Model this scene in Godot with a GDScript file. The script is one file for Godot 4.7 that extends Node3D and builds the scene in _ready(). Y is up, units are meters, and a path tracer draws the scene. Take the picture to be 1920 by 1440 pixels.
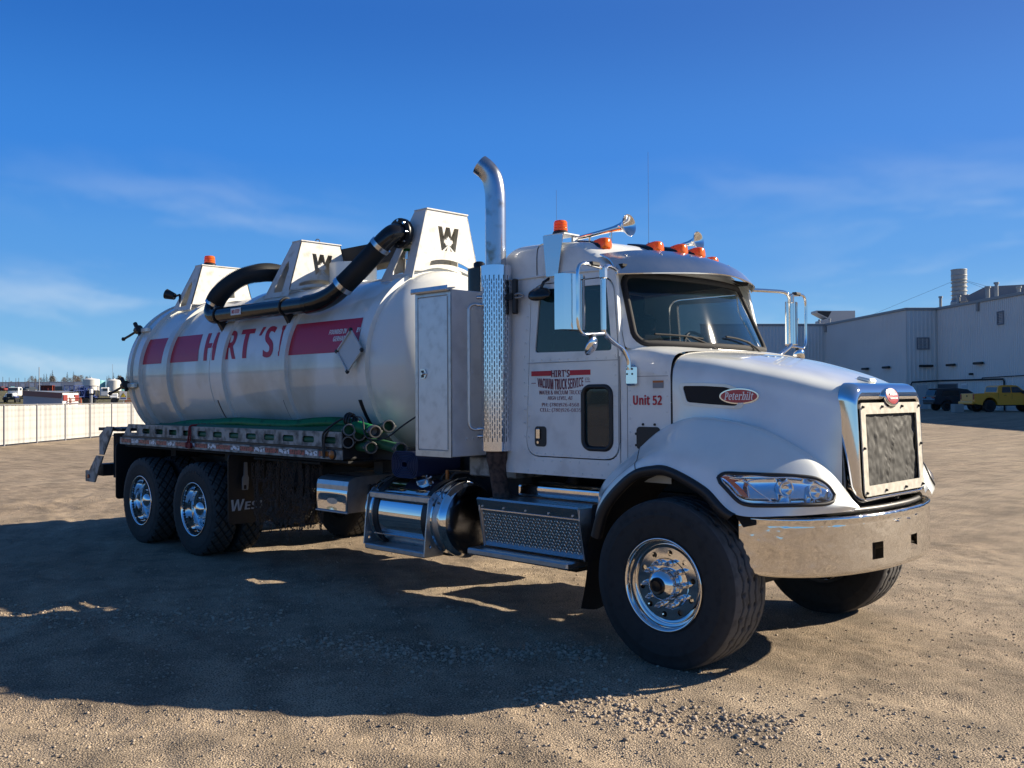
extends Node3D
# Scene: white vacuum tanker truck on a gravel yard, low sun from behind right.

const EXPOSURE := 2.1
var M := {}
var rng := RandomNumberGenerator.new()
var bold: Font
var sans: Font
var serif: Font
var T: Node3D   # the truck
var SUN := Vector3(1.05, 1.0, -1.66)

func _ready() -> void:
	var t0 := Time.get_ticks_msec()
	rng.seed = 52
	# --- camera
	var cam := Camera3D.new()
	cam.name = "camera"
	cam.position = Vector3(3.663, 1.769, 6.353)
	cam.rotation_order = EULER_ORDER_YXZ
	cam.rotation_degrees = Vector3(0.737, 44.686, -0.343)
	cam.fov = 44.089
	cam.near = 0.05
	cam.far = 3000.0
	add_child(cam)
	cam.current = true
	# --- sky, sun, exposure
	var env := Environment.new()
	env.background_mode = Environment.BG_SKY
	var sky := Sky.new()
	var pano := PanoramaSkyMaterial.new()
	pano.panorama = sky_picture()
	sky.sky_material = pano
	env.sky = sky
	env.tonemap_mode = Environment.TONE_MAPPER_LINEAR
	env.tonemap_exposure = EXPOSURE
	env.sdfgi_enabled = true
	env.ssao_enabled = true
	env.ssil_enabled = true
	var we := WorldEnvironment.new()
	we.name = "world_environment"
	we.environment = env
	add_child(we)
	var sun := DirectionalLight3D.new()
	sun.name = "sun"
	sun.light_color = Color(1.0, 0.945, 0.855)
	sun.light_energy = 1.6
	sun.light_angular_distance = 0.5
	sun.shadow_enabled = true
	add_child(sun)
	sun.look_at_from_position(SUN.normalized() * 10.0, Vector3.ZERO)
	var f1 := SystemFont.new(); f1.font_names = PackedStringArray(["Droid Sans"]); f1.font_weight = 700; bold = f1
	var f2 := SystemFont.new(); f2.font_names = PackedStringArray(["Droid Sans"]); sans = f2
	var f3 := SystemFont.new(); f3.font_names = PackedStringArray(["Droid Serif"]); f3.font_weight = 700; f3.font_italic = true; serif = f3
	make_materials()
	# --- setting
	build_ground()
	print("ground ", Time.get_ticks_msec() - t0)
	build_yard_building()
	build_fence()
	build_far_left()
	print("setting ", Time.get_ticks_msec() - t0)
	# --- the truck
	build_truck()
	print("truck ", Time.get_ticks_msec() - t0)
	build_loads()
	build_vehicles()
	print("all ", Time.get_ticks_msec() - t0)

# ------------------------------------------------------------------ naming
var used := {}
func numbered(called: String) -> String:
	var k: int = used.get(called, 0)
	used[called] = k + 1
	return called if k == 0 else "%s_%03d" % [called, k]

func put(called: String, mesh: Mesh, m: Material, parent: Node = null, at := Transform3D.IDENTITY) -> MeshInstance3D:
	var o := MeshInstance3D.new()
	o.mesh = mesh
	o.material_override = m
	o.transform = at
	if parent == null:
		o.name = numbered(called)
		add_child(o)
	else:
		var k := 0
		var nm := called
		while parent.has_node(NodePath(nm)):
			k += 1
			nm = "%s_%03d" % [called, k]
		o.name = nm
		parent.add_child(o)
	return o

func node(called: String, parent: Node = null, at := Transform3D.IDENTITY) -> Node3D:
	var o := Node3D.new()
	o.transform = at
	if parent == null:
		o.name = numbered(called)
		add_child(o)
	else:
		var k := 0
		var nm := called
		while parent.has_node(NodePath(nm)):
			k += 1
			nm = "%s_%03d" % [called, k]
		o.name = nm
		parent.add_child(o)
	return o

func tag(o: Node, label: String, category: String, group := "") -> Node:
	o.set_meta("label", label)
	o.set_meta("category", category)
	if group != "":
		o.set_meta("group", group)
	return o

func stuff(o: Node) -> Node:
	o.set_meta("kind", "stuff")
	return o

func structure(o: Node) -> Node:
	o.set_meta("kind", "structure")
	return o

func copy(o: Node3D, at: Transform3D) -> Node3D:
	var c: Node3D = o.duplicate()
	var base := String(o.name)
	if base.length() > 4 and base[base.length() - 4] == "_" and base.substr(base.length() - 3).is_valid_int():
		base = base.substr(0, base.length() - 4)
	if o.get_parent() == self:
		c.name = numbered(base)
		add_child(c)
	else:
		var k := 1
		while o.get_parent().has_node(NodePath("%s_%03d" % [base, k])):
			k += 1
		c.name = "%s_%03d" % [base, k]
		o.get_parent().add_child(c)
	c.transform = at
	return c

func xf(at: Vector3, rot_deg := Vector3.ZERO) -> Transform3D:
	return Transform3D(Basis.from_euler(rot_deg * PI / 180.0), at)

# ------------------------------------------------------------------ mesh builder
class MB:
	var v := PackedVector3Array()
	var n := PackedVector3Array()
	var uv := PackedVector2Array()
	var col := PackedColorArray()
	var idx := PackedInt32Array()
	var use_col := false
	var tint := Color.WHITE

	func vert(p: Vector3, nn: Vector3, t := Vector2.ZERO) -> int:
		v.append(p); n.append(nn); uv.append(t)
		if use_col: col.append(tint)
		return v.size() - 1

	func tri_i(a: int, b: int, c: int) -> void:
		var x := (v[b] - v[a]).cross(v[c] - v[a])
		if x.dot(n[a] + n[b] + n[c]) > 0.0:
			idx.append(a); idx.append(c); idx.append(b)
		else:
			idx.append(a); idx.append(b); idx.append(c)

	func tri(a: Vector3, b: Vector3, c: Vector3, out: Vector3 = Vector3.ZERO) -> void:
		var nn := (b - a).cross(c - a).normalized()
		if out != Vector3.ZERO and nn.dot(out) < 0.0: nn = -nn
		var i := vert(a, nn); vert(b, nn); vert(c, nn)
		tri_i(i, i + 1, i + 2)

	func quad(a: Vector3, b: Vector3, c: Vector3, d: Vector3, out: Vector3 = Vector3.ZERO, t := Rect2(0, 0, 1, 1)) -> void:
		var nn := (c - a).cross(d - b).normalized()
		if out != Vector3.ZERO and nn.dot(out) < 0.0: nn = -nn
		var i := vert(a, nn, t.position)
		vert(b, nn, Vector2(t.end.x, t.position.y)); vert(c, nn, t.end); vert(d, nn, Vector2(t.position.x, t.end.y))
		tri_i(i, i + 1, i + 2); tri_i(i, i + 2, i + 3)

	# a box with chamfered edges
	func box(c: Vector3, s: Vector3, ch := 0.0, b := Basis.IDENTITY) -> MB:
		var h := s * 0.5
		if ch <= 0.0:
			for ax in 3:
				for sg in [-1.0, 1.0]:
					var u := (ax + 1) % 3
					var w := (ax + 2) % 3
					var o := Vector3.ZERO; o[ax] = sg * h[ax]
					var eu := Vector3.ZERO; eu[u] = h[u]
					var ew := Vector3.ZERO; ew[w] = h[w]
					var nn := Vector3.ZERO; nn[ax] = sg
					quad(c + b * (o - eu - ew), c + b * (o + eu - ew), c + b * (o + eu + ew), c + b * (o - eu + ew), b * nn)
			return self
		ch = minf(ch, minf(h.x, minf(h.y, h.z)) * 0.95)
		var inn := h - Vector3.ONE * ch
		for ax in 3:
			var u := (ax + 1) % 3
			var w := (ax + 2) % 3
			for sg in [-1.0, 1.0]:
				var o := Vector3.ZERO; o[ax] = sg * h[ax]
				var eu := Vector3.ZERO; eu[u] = inn[u]
				var ew := Vector3.ZERO; ew[w] = inn[w]
				var nn := Vector3.ZERO; nn[ax] = sg
				quad(c + b * (o - eu - ew), c + b * (o + eu - ew), c + b * (o + eu + ew), c + b * (o - eu + ew), b * nn)
			for su in [-1.0, 1.0]:
				for sw in [-1.0, 1.0]:
					var e := Vector3.ZERO; e[ax] = inn[ax]
					var p1 := Vector3.ZERO; p1[u] = su * h[u]; p1[w] = sw * inn[w]
					var p2 := Vector3.ZERO; p2[u] = su * inn[u]; p2[w] = sw * h[w]
					quad(c + b * (p1 - e), c + b * (p1 + e), c + b * (p2 + e), c + b * (p2 - e), b * (p1 + p2))
		for sx in [-1.0, 1.0]:
			for sy in [-1.0, 1.0]:
				for sz in [-1.0, 1.0]:
					var s3 := Vector3(sx, sy, sz)
					tri(c + b * (s3 * Vector3(h.x, inn.y, inn.z)), c + b * (s3 * Vector3(inn.x, h.y, inn.z)), c + b * (s3 * Vector3(inn.x, inn.y, h.z)), b * s3)
		return self

	# rows of points, smooth normals; cu / cv: closed along rows / along columns
	func grid(rows: Array, closed_i := false, closed_j := false, uvs := Vector2.ONE) -> MB:
		var ni := rows.size()
		var nj: int = rows[0].size()
		var base := v.size()
		for i in ni:
			var r: PackedVector3Array = rows[i]
			var rp: PackedVector3Array = rows[(i - 1 + ni) % ni] if (i > 0 or closed_i) else r
			var rn: PackedVector3Array = rows[(i + 1) % ni] if (i < ni - 1 or closed_i) else r
			for j in nj:
				var jp := (j - 1 + nj) % nj if (j > 0 or closed_j) else j
				var jn := (j + 1) % nj if (j < nj - 1 or closed_j) else j
				var nn := (rn[j] - rp[j]).cross(r[jn] - r[jp])
				if nn.length_squared() < 1e-18:
					nn = (rn[jn] - rp[jp]).cross(rn[jp] - rp[jn]) + (rn[jn] - r[j]).cross(r[jn] - rn[j])
				if nn.length_squared() < 1e-20: nn = Vector3.UP
				v.append(r[j]); n.append(nn.normalized()); uv.append(Vector2(float(j) / maxf(1.0, nj - 1) * uvs.x, float(i) / maxf(1.0, ni - 1) * uvs.y))
				if use_col: col.append(tint)
		for i in (ni if closed_i else ni - 1):
			for j in (nj if closed_j else nj - 1):
				var a := base + i * nj + j
				var b := base + i * nj + (j + 1) % nj
				var c := base + ((i + 1) % ni) * nj + (j + 1) % nj
				var d := base + ((i + 1) % ni) * nj + j
				tri_i(a, b, c); tri_i(a, c, d)
		return self

	# profile: (radius, along) pairs, turned round the axis of the basis' z
	func lathe(prof: PackedVector2Array, at: Transform3D, seg := 32, sharp := true) -> MB:
		var parts: Array = []
		if sharp:
			for k in prof.size() - 1: parts.append(PackedVector2Array([prof[k], prof[k + 1]]))
		else: parts.append(prof)
		for pr in parts:
			var rows: Array = []
			for q in pr:
				var r := PackedVector3Array()
				for s in seg:
					var a := TAU * s / seg
					r.append(at * Vector3(cos(a) * q.x, sin(a) * q.x, q.y))
				rows.append(r)
			grid(rows, false, true)
		return self

	func cyl(a: Vector3, b: Vector3, r0: float, r1 := -1.0, seg := 16, caps := true) -> MB:
		if r1 < 0.0: r1 = r0
		var z := (b - a).normalized()
		var x := z.cross(Vector3.UP if absf(z.y) < 0.9 else Vector3.RIGHT).normalized()
		var y := z.cross(x)
		var ra := PackedVector3Array()
		var rb := PackedVector3Array()
		for s in seg:
			var t := TAU * s / seg
			var d := x * cos(t) + y * sin(t)
			ra.append(a + d * r0); rb.append(b + d * r1)
		grid([ra, rb], false, true)
		if caps:
			for e in 2:
				var ring := ra if e == 0 else rb
				var nn := -z if e == 0 else z
				var c0 := vert(a if e == 0 else b, nn)
				var first := v.size()
				for s in seg: vert(ring[s], nn)
				for s in seg: tri_i(c0, first + s, first + (s + 1) % seg)
		return self

	# a tube along a path (parallel transport); radii may vary
	func tube(path: PackedVector3Array, r: float, seg := 10, caps := true, radii := PackedFloat32Array(), closed := false) -> MB:
		var rows: Array = []
		var m := path.size()
		var t0 := (path[1] - path[0]).normalized()
		var x := t0.cross(Vector3.UP if absf(t0.y) < 0.9 else Vector3.RIGHT).normalized()
		for i in m:
			var t := (path[mini(i + 1, m - 1)] - path[maxi(i - 1, 0)]).normalized()
			if closed: t = (path[(i + 1) % m] - path[(i - 1 + m) % m]).normalized()
			x = (x - t * x.dot(t)).normalized()
			var y := t.cross(x)
			var rr := r if radii.is_empty() else radii[i]
			var row := PackedVector3Array()
			for s in seg:
				var a := TAU * s / seg
				row.append(path[i] + (x * cos(a) + y * sin(a)) * rr)
			rows.append(row)
		grid(rows, closed, true)
		if caps and not closed:
			for e in 2:
				var row: PackedVector3Array = rows[0] if e == 0 else rows[m - 1]
				var cc := path[0] if e == 0 else path[m - 1]
				var nn := (path[0] - path[1]).normalized() if e == 0 else (path[m - 1] - path[m - 2]).normalized()
				var c0 := vert(cc, nn)
				var first := v.size()
				for s in seg: vert(row[s], nn)
				for s in seg: tri_i(c0, first + s, first + (s + 1) % seg)
		return self

	# polygon with holes, in the xy plane of `at`, thickened along its z from 0 to depth
	func prism(outline: PackedVector2Array, holes: Array, at: Transform3D, depth: float, bend = null) -> MB:
		var flat := MB.merged(outline, holes)
		var t := MB.ears(flat)
		for side in 2:
			var z := 0.0 if side == 0 else depth
			var nn := (at.basis * Vector3(0, 0, -1.0 if side == 0 else 1.0)).normalized() * signf(depth)
			var first := v.size()
			for q in flat:
				var p := at * Vector3(q.x, q.y, z)
				if bend != null: p = bend.call(p)
				vert(p, nn, q)
			for k in range(0, t.size(), 3): tri_i(first + t[k], first + t[k + 1], first + t[k + 2])
		var loops: Array = [outline]
		loops.append_array(holes)
		for li in loops.size():
			var lp: PackedVector2Array = loops[li]
			var cw := Geometry2D.is_polygon_clockwise(lp)
			for k in lp.size():
				var a := lp[k]
				var b := lp[(k + 1) % lp.size()]
				var d := b - a
				var o := Vector2(d.y, -d.x) if not cw else Vector2(-d.y, d.x)
				if li > 0: o = -o
				var q := [at * Vector3(a.x, a.y, 0), at * Vector3(b.x, b.y, 0), at * Vector3(b.x, b.y, depth), at * Vector3(a.x, a.y, depth)]
				if bend != null:
					for e in 4: q[e] = bend.call(q[e])
				quad(q[0], q[1], q[2], q[3], at.basis * Vector3(o.x, o.y, 0))
		return self

	static func merged(outline: PackedVector2Array, holes: Array) -> PackedVector2Array:
		var out := outline.duplicate()
		if Geometry2D.is_polygon_clockwise(out): out.reverse()
		var hs: Array = []
		for h in holes:
			var hh: PackedVector2Array = h.duplicate()
			if not Geometry2D.is_polygon_clockwise(hh): hh.reverse()
			hs.append(hh)
		# holes from right to left, each joined to a vertex that sees it
		hs.sort_custom(func(a, b): return MB.right_of(a) > MB.right_of(b))
		for hi in hs.size():
			var h: PackedVector2Array = hs[hi]
			var k := 0
			for i in h.size():
				if h[i].x > h[k].x: k = i
			var best := -1
			var bd := 1e9
			for i in out.size():
				var dd := out[i].distance_squared_to(h[k])
				if dd >= bd or out[i].x < h[k].x - 1e-6: continue
				var ok := true
				for j in out.size():
					var j2 := (j + 1) % out.size()
					if j == i or j2 == i: continue
					if out[j].is_equal_approx(out[i]) or out[j2].is_equal_approx(out[i]): continue
					if Geometry2D.segment_intersects_segment(h[k], out[i], out[j], out[j2]) != null: ok = false; break
				if ok: best = i; bd = dd
			if best < 0: continue
			var side := Vector2.ZERO
			var nw := PackedVector2Array()
			for i in best + 1: nw.append(out[i])
			for i in h.size() + 1:
				var q := h[(k + i) % h.size()]
				nw.append(q + (side if i == h.size() else Vector2.ZERO))
			nw.append(out[best] + side)
			for i in range(best + 1, out.size()): nw.append(out[i])
			out = nw
		return out

	# ear clipping that copes with the doubled bridge edges
	static func ears(p: PackedVector2Array) -> PackedInt32Array:
		var tris := PackedInt32Array()
		var ix := PackedInt32Array(range(p.size()))
		var i := 0
		var stall := 0
		while ix.size() > 3 and stall <= ix.size():
			var m := ix.size()
			var a := p[ix[(i + m - 1) % m]]
			var b := p[ix[i % m]]
			var c := p[ix[(i + 1) % m]]
			var ok := (b - a).cross(c - b) > 1e-12
			if ok:
				for k in m:
					var q := p[ix[k]]
					if q == a or q == b or q == c: continue
					if (b - a).cross(q - a) >= -1e-12 and (c - b).cross(q - b) >= -1e-12 and (a - c).cross(q - c) >= -1e-12: ok = false; break
			if not ok and absf((b - a).cross(c - b)) <= 1e-12 and (a == b or b == c or (b - a).dot(c - b) > 0.0):
				ix.remove_at(i % m); stall = 0
				continue
			if ok:
				tris.append_array(PackedInt32Array([ix[(i + m - 1) % m], ix[i % m], ix[(i + 1) % m]]))
				ix.remove_at(i % m)
				stall = 0
				i = (i + 1) % ix.size()
			else:
				i = (i + 1) % m
				stall += 1
		if ix.size() == 3: tris.append_array(ix)
		elif ix.size() > 3: print("ears left over: ", ix.size(), " of ", p.size())
		return tris

	static func right_of(h: PackedVector2Array) -> float:
		var m := -1e9
		for q in h: m = maxf(m, q.x)
		return m

	func mesh() -> ArrayMesh:
		var am := ArrayMesh.new()
		var a := []
		a.resize(Mesh.ARRAY_MAX)
		a[Mesh.ARRAY_VERTEX] = v
		a[Mesh.ARRAY_NORMAL] = n
		a[Mesh.ARRAY_TEX_UV] = uv
		if use_col: a[Mesh.ARRAY_COLOR] = col
		a[Mesh.ARRAY_INDEX] = idx
		am.add_surface_from_arrays(Mesh.PRIMITIVE_TRIANGLES, a)
		return am

# ------------------------------------------------------------------ curves
func cr(a: Vector3, b: Vector3, c: Vector3, d: Vector3, t: float) -> Vector3:
	return b.cubic_interpolate(c, a, d, t)

# smooth polyline through control points
func smooth(pts: PackedVector3Array, per: int) -> PackedVector3Array:
	var o := PackedVector3Array()
	var m := pts.size()
	for i in m - 1:
		var a := pts[i - 1] if i > 0 else pts[0] * 2.0 - pts[1]
		var d := pts[i + 2] if i + 2 < m else pts[m - 1] * 2.0 - pts[m - 2]
		for k in per: o.append(cr(a, pts[i], pts[i + 1], d, float(k) / per))
	o.append(pts[m - 1])
	return o

# bicubic patch through a net of control points
func patch(net: Array, pi: int, pj: int) -> Array:
	var dense: Array = []
	for r in net: dense.append(smooth(PackedVector3Array(r), pj))
	var rows: Array = []
	var nj: int = dense[0].size()
	var cols: Array = []
	for j in nj:
		var c := PackedVector3Array()
		for i in dense.size(): c.append(dense[i][j])
		cols.append(smooth(c, pi))
	for i in cols[0].size():
		var r := PackedVector3Array()
		for j in nj: r.append(cols[j][i])
		rows.append(r)
	return rows

func mirror_rows(rows: Array) -> Array:
	var o: Array = []
	for r in rows:
		var q := PackedVector3Array()
		for p in r: q.append(Vector3(p.x, p.y, -p.z))
		o.append(q)
	return o

# two-sided shell from a patch: outer skin, inner skin and rim
func shell(rows: Array, thick: Vector3) -> MB:
	var b := MB.new()
	b.grid(rows)
	var inner: Array = []
	for r in rows:
		var q := PackedVector3Array()
		for p in r: q.append(p + thick)
		inner.append(q)
	b.grid(inner)
	var ni := rows.size()
	var nj: int = rows[0].size()
	for e in [0, ni - 1]:
		for j in nj - 1: b.quad(rows[e][j], rows[e][j + 1], inner[e][j + 1], inner[e][j])
	for e in [0, nj - 1]:
		for i in ni - 1: b.quad(rows[i][e], rows[i + 1][e], inner[i + 1][e], inner[i][e])
	return b

func rrect(cx: float, cy: float, w: float, h: float, r: float, seg := 5) -> PackedVector2Array:
	var o := PackedVector2Array()
	var cs := [Vector2(cx + w / 2 - r, cy + h / 2 - r), Vector2(cx - w / 2 + r, cy + h / 2 - r), Vector2(cx - w / 2 + r, cy - h / 2 + r), Vector2(cx + w / 2 - r, cy - h / 2 + r)]
	for k in 4:
		for s in seg + 1:
			var a := PI / 2 * k + PI / 2 * s / seg
			o.append(cs[k] + Vector2(cos(a), sin(a)) * r)
	return o

func poly(a: Array) -> PackedVector2Array:
	var o := PackedVector2Array()
	for i in range(0, a.size(), 2): o.append(Vector2(a[i], a[i + 1]))
	return o

# polygon with its corners rounded
func rounded(p: PackedVector2Array, r: float, seg := 4) -> PackedVector2Array:
	var o := PackedVector2Array()
	var m := p.size()
	for i in m:
		var a := p[(i - 1 + m) % m]
		var b := p[i]
		var c := p[(i + 1) % m]
		var rr := minf(r, minf(a.distance_to(b), b.distance_to(c)) * 0.45)
		var p0 := b + (a - b).normalized() * rr
		var p2 := b + (c - b).normalized() * rr
		for s in seg + 1:
			var t := float(s) / seg
			o.append(p0.lerp(b, t).lerp(b.lerp(p2, t), t))
	return o

func ellipse(cx: float, cy: float, rx: float, ry: float, seg := 28) -> PackedVector2Array:
	var o := PackedVector2Array()
	for s in seg: o.append(Vector2(cx + cos(TAU * s / seg) * rx, cy + sin(TAU * s / seg) * ry))
	return o

# plane looking along +z at z, with x forward and y up (the truck's right side)
func side_plane(z: float) -> Transform3D: return Transform3D(Basis.IDENTITY, Vector3(0, 0, z))
# plane across the truck at x: local x = -z of the world, local z = forward
func cross_plane(x: float) -> Transform3D: return Transform3D(Basis(Vector3(0, 0, -1), Vector3(0, 1, 0), Vector3(1, 0, 0)), Vector3(x, 0, 0))

# lettering: height of capitals h, optional width factor, slant and bend
func letters(text: String, font: Font, h: float, depth: float, at: Transform3D, wide := 1.0, slant := 0.0, width := 0.0, bend = null, fine := 0.0) -> ArrayMesh:
	var tm := TextMesh.new()
	tm.text = text
	tm.font = font
	tm.font_size = 64
	tm.pixel_size = h / (64.0 * 0.714)
	tm.depth = depth
	tm.curve_step = 4.0 if h < 0.1 else 2.0
	tm.horizontal_alignment = HORIZONTAL_ALIGNMENT_CENTER
	tm.vertical_alignment = VERTICAL_ALIGNMENT_CENTER
	var arr := tm.get_mesh_arrays()
	var vs: PackedVector3Array = arr[Mesh.ARRAY_VERTEX]
	var ns: PackedVector3Array = arr[Mesh.ARRAY_NORMAL]
	var ix: PackedInt32Array = arr[Mesh.ARRAY_INDEX] if arr[Mesh.ARRAY_INDEX] != null else PackedInt32Array(range(vs.size()))
	var lo := Vector3.ONE * 1e9
	var hi := -lo
	for p in vs: lo = lo.min(p); hi = hi.max(p)
	var cx := (lo.x + hi.x) / 2
	var cy := (lo.y + hi.y) / 2
	if width > 0.0: wide = width / maxf(1e-6, hi.x - lo.x)
	var pts := PackedVector3Array()
	var nrm := PackedVector3Array()
	for k in range(0, ix.size(), 3):
		var tri := [vs[ix[k]], vs[ix[k + 1]], vs[ix[k + 2]]]
		var nn := ns[ix[k]]
		for e in 3: tri[e] = Vector3((tri[e].x - cx) * wide + (tri[e].y - cy) * slant, tri[e].y - cy, tri[e].z)
		cut_tri(tri[0], tri[1], tri[2], nn, fine, pts, nrm, 0)
	var b := MB.new()
	for k in range(0, pts.size(), 3):
		var q := [at * pts[k], at * pts[k + 1], at * pts[k + 2]]
		if bend != null:
			for e in 3: q[e] = bend.call(q[e])
		var nw := at.basis * nrm[k]
		if bend != null:
			nw = (bend.call(at * (pts[k] + nrm[k] * 0.001)) - q[0])
		b.tri(q[0], q[1], q[2], nw)
	return b.mesh()

func cut_tri(a: Vector3, b: Vector3, c: Vector3, nn: Vector3, fine: float, pts: PackedVector3Array, nrm: PackedVector3Array, lv: int) -> void:
	if fine > 0.0 and lv < 7:
		var ab := absf(a.y - b.y)
		var bc := absf(b.y - c.y)
		var ca := absf(c.y - a.y)
		var m := maxf(ab, maxf(bc, ca))
		if m > fine:
			if m == ab:
				var q := (a + b) / 2
				cut_tri(a, q, c, nn, fine, pts, nrm, lv + 1); cut_tri(q, b, c, nn, fine, pts, nrm, lv + 1)
			elif m == bc:
				var q := (b + c) / 2
				cut_tri(a, b, q, nn, fine, pts, nrm, lv + 1); cut_tri(a, q, c, nn, fine, pts, nrm, lv + 1)
			else:
				var q := (c + a) / 2
				cut_tri(a, b, q, nn, fine, pts, nrm, lv + 1); cut_tri(q, b, c, nn, fine, pts, nrm, lv + 1)
			return
	pts.append(a); pts.append(b); pts.append(c)
	for e in 3: nrm.append(nn)

# ------------------------------------------------------------------ materials
func sm(r: float, g: float, b: float, rough := 0.5, metal := 0.0) -> StandardMaterial3D:
	var m := StandardMaterial3D.new()
	m.albedo_color = Color(r, g, b).linear_to_srgb()
	m.roughness = rough
	m.metallic = metal
	return m

func noise_tex(freq: float, ramp: Array, size := 512, oct := 4, sd := 1, kind := FastNoiseLite.TYPE_SIMPLEX_SMOOTH) -> NoiseTexture2D:
	var f := FastNoiseLite.new()
	f.noise_type = kind
	f.seed = sd
	f.frequency = freq
	f.fractal_octaves = oct
	f.fractal_type = FastNoiseLite.FRACTAL_FBM
	var t := NoiseTexture2D.new()
	t.width = size; t.height = size
	t.seamless = true
	t.noise = f
	if not ramp.is_empty():
		var g := Gradient.new()
		g.offsets = PackedFloat32Array(); g.colors = PackedColorArray()
		var offs := PackedFloat32Array()
		var cols := PackedColorArray()
		for k in range(0, ramp.size(), 2): offs.append(ramp[k]); cols.append(ramp[k + 1])
		g.offsets = offs; g.colors = cols
		t.color_ramp = g
	return t

func gray(v: float) -> Color: return Color(v, v, v)

func tri_map(m: StandardMaterial3D, scale: float, world := false) -> StandardMaterial3D:
	m.uv1_triplanar = true
	m.uv1_world_triplanar = world
	m.uv1_scale = Vector3.ONE * scale
	m.uv1_triplanar_sharpness = 4.0
	return m

func normal_noise(freq: float, size: int, oct: int, sd: int, strength: float) -> NoiseTexture2D:
	var t := noise_tex(freq, [], size, oct, sd)
	t.as_normal_map = true
	t.bump_strength = strength
	return t

func make_materials() -> void:
	var dirt := noise_tex(0.006, [0.0, gray(0.90), 0.38, gray(0.97), 0.55, gray(1.0), 1.0, gray(1.0)], 512, 5, 3)
	var rough_var := noise_tex(0.012, [0.0, gray(0.75), 1.0, gray(1.3)], 256, 4, 9)
	# white truck paint, slightly metallic pearl under a clear coat
	var p := sm(0.77, 0.79, 0.74, 0.30, 0.15)
	p.albedo_texture = dirt
	p.clearcoat_enabled = true; p.clearcoat = 1.0; p.clearcoat_roughness = 0.03
	M.paint = tri_map(p, 0.45)
	var cabp := sm(0.74, 0.765, 0.745, 0.36)
	cabp.albedo_texture = noise_tex(0.008, [0.0, gray(0.88), 0.4, gray(0.97), 1.0, gray(1.0)], 512, 5, 31)
	cabp.clearcoat_enabled = true; cabp.clearcoat = 0.5; cabp.clearcoat_roughness = 0.1
	M.cab = tri_map(cabp, 0.6)
	var tk := sm(0.72, 0.725, 0.67, 0.42)
	tk.albedo_texture = noise_tex(0.005, [0.0, Color(0.86, 0.83, 0.78), 0.36, Color(0.95, 0.94, 0.92), 0.52, gray(1.0), 1.0, gray(1.0)], 512, 6, 5)
	tk.clearcoat_enabled = true; tk.clearcoat = 0.9; tk.clearcoat_roughness = 0.06
	M.tank = tri_map(tk, 0.35)
	var br := sm(0.66, 0.645, 0.60, 0.5)
	br.albedo_texture = noise_tex(0.02, [0.0, Color(0.86, 0.83, 0.78), 0.4, gray(0.98), 1.0, gray(1.0)], 512, 5, 8)
	M.bracket = tri_map(br, 0.7)
	var gw := sm(0.62, 0.63, 0.64, 0.42)
	gw.albedo_texture = dirt
	M.white_steel = tri_map(gw, 0.9)
	M.red = sm(0.46, 0.006, 0.028, 0.45); M.red.clearcoat_enabled = true; M.red.clearcoat = 0.25; M.red.clearcoat_roughness = 0.1
	M.red_text = sm(0.44, 0.008, 0.022, 0.45)
	M.dark_red_text = sm(0.16, 0.012, 0.035, 0.45)
	M.white_text = sm(0.75, 0.74, 0.72, 0.5)
	M.badge_red = sm(0.40, 0.012, 0.02, 0.2); M.badge_red.clearcoat_enabled = true; M.badge_red.clearcoat = 1.0
	var ch := sm(0.80, 0.79, 0.78, 0.05, 1.0)
	M.chrome = ch
	var bm := sm(0.80, 0.77, 0.73, 0.07, 1.0)
	bm.normal_enabled = true
	bm.normal_texture = normal_noise(0.010, 512, 3, 14, 10.0)
	bm.normal_scale = 0.30
	M.bumper = tri_map(bm, 1.1)
	var st := sm(0.62, 0.62, 0.63, 0.22, 1.0)
	st.roughness_texture = rough_var
	M.steel = tri_map(st, 1.5)
	var al := sm(0.56, 0.57, 0.58, 0.36, 0.95)
	al.albedo_texture = noise_tex(0.015, [0.0, gray(0.88), 0.45, gray(0.97), 1.0, gray(1.0)], 512, 5, 41)
	M.alu = tri_map(al, 1.2)
	var wa := sm(0.34, 0.33, 0.31, 0.55, 0.3)   # weathered galvanised deck side
	wa.albedo_texture = noise_tex(0.014, [0.0, gray(0.35), 0.35, gray(0.75), 0.6, gray(1.0), 1.0, gray(1.15)], 512, 6, 17)
	M.worn = tri_map(wa, 0.8)
	var pipe := sm(0.44, 0.47, 0.52, 0.24, 1.0)    # exhaust pipe, blued and stained
	pipe.albedo_texture = noise_tex(0.01, [0.0, Color(0.72, 0.62, 0.52), 0.28, Color(0.92, 0.91, 0.9), 0.45, gray(1.0), 1.0, gray(1.0)], 512, 5, 22)
	M.pipe = tri_map(pipe, 1.1)
	var guard := sm(0.72, 0.74, 0.80, 0.12, 1.0)
	M.guard = guard
	var rust := sm(0.085, 0.05, 0.036, 0.8)
	rust.albedo_texture = noise_tex(0.02, [0.0, gray(0.45), 0.5, gray(0.9), 1.0, gray(1.3)], 256, 5, 23)
	M.rust = tri_map(rust, 3.0)
	var rb := sm(1, 1, 1, 0.72); rb.vertex_color_use_as_albedo = true
	rb.albedo_texture = noise_tex(0.02, [0.0, gray(0.65), 0.5, gray(1.0), 1.0, gray(1.5)], 256, 5, 25)
	M.tyre = tri_map(rb, 2.0)
	M.rubber = sm(0.02, 0.02, 0.021, 0.75)
	M.faint = sm(0.045, 0.045, 0.045, 0.7)
	M.reflector = sm(0.85, 0.86, 0.88, 0.07, 1.0)
	var td := sm(0.050, 0.047, 0.043, 0.85)
	td.albedo_texture = rb.albedo_texture
	M.tread = tri_map(td, 2.5)
	M.black = sm(0.012, 0.012, 0.013, 0.45)
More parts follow.
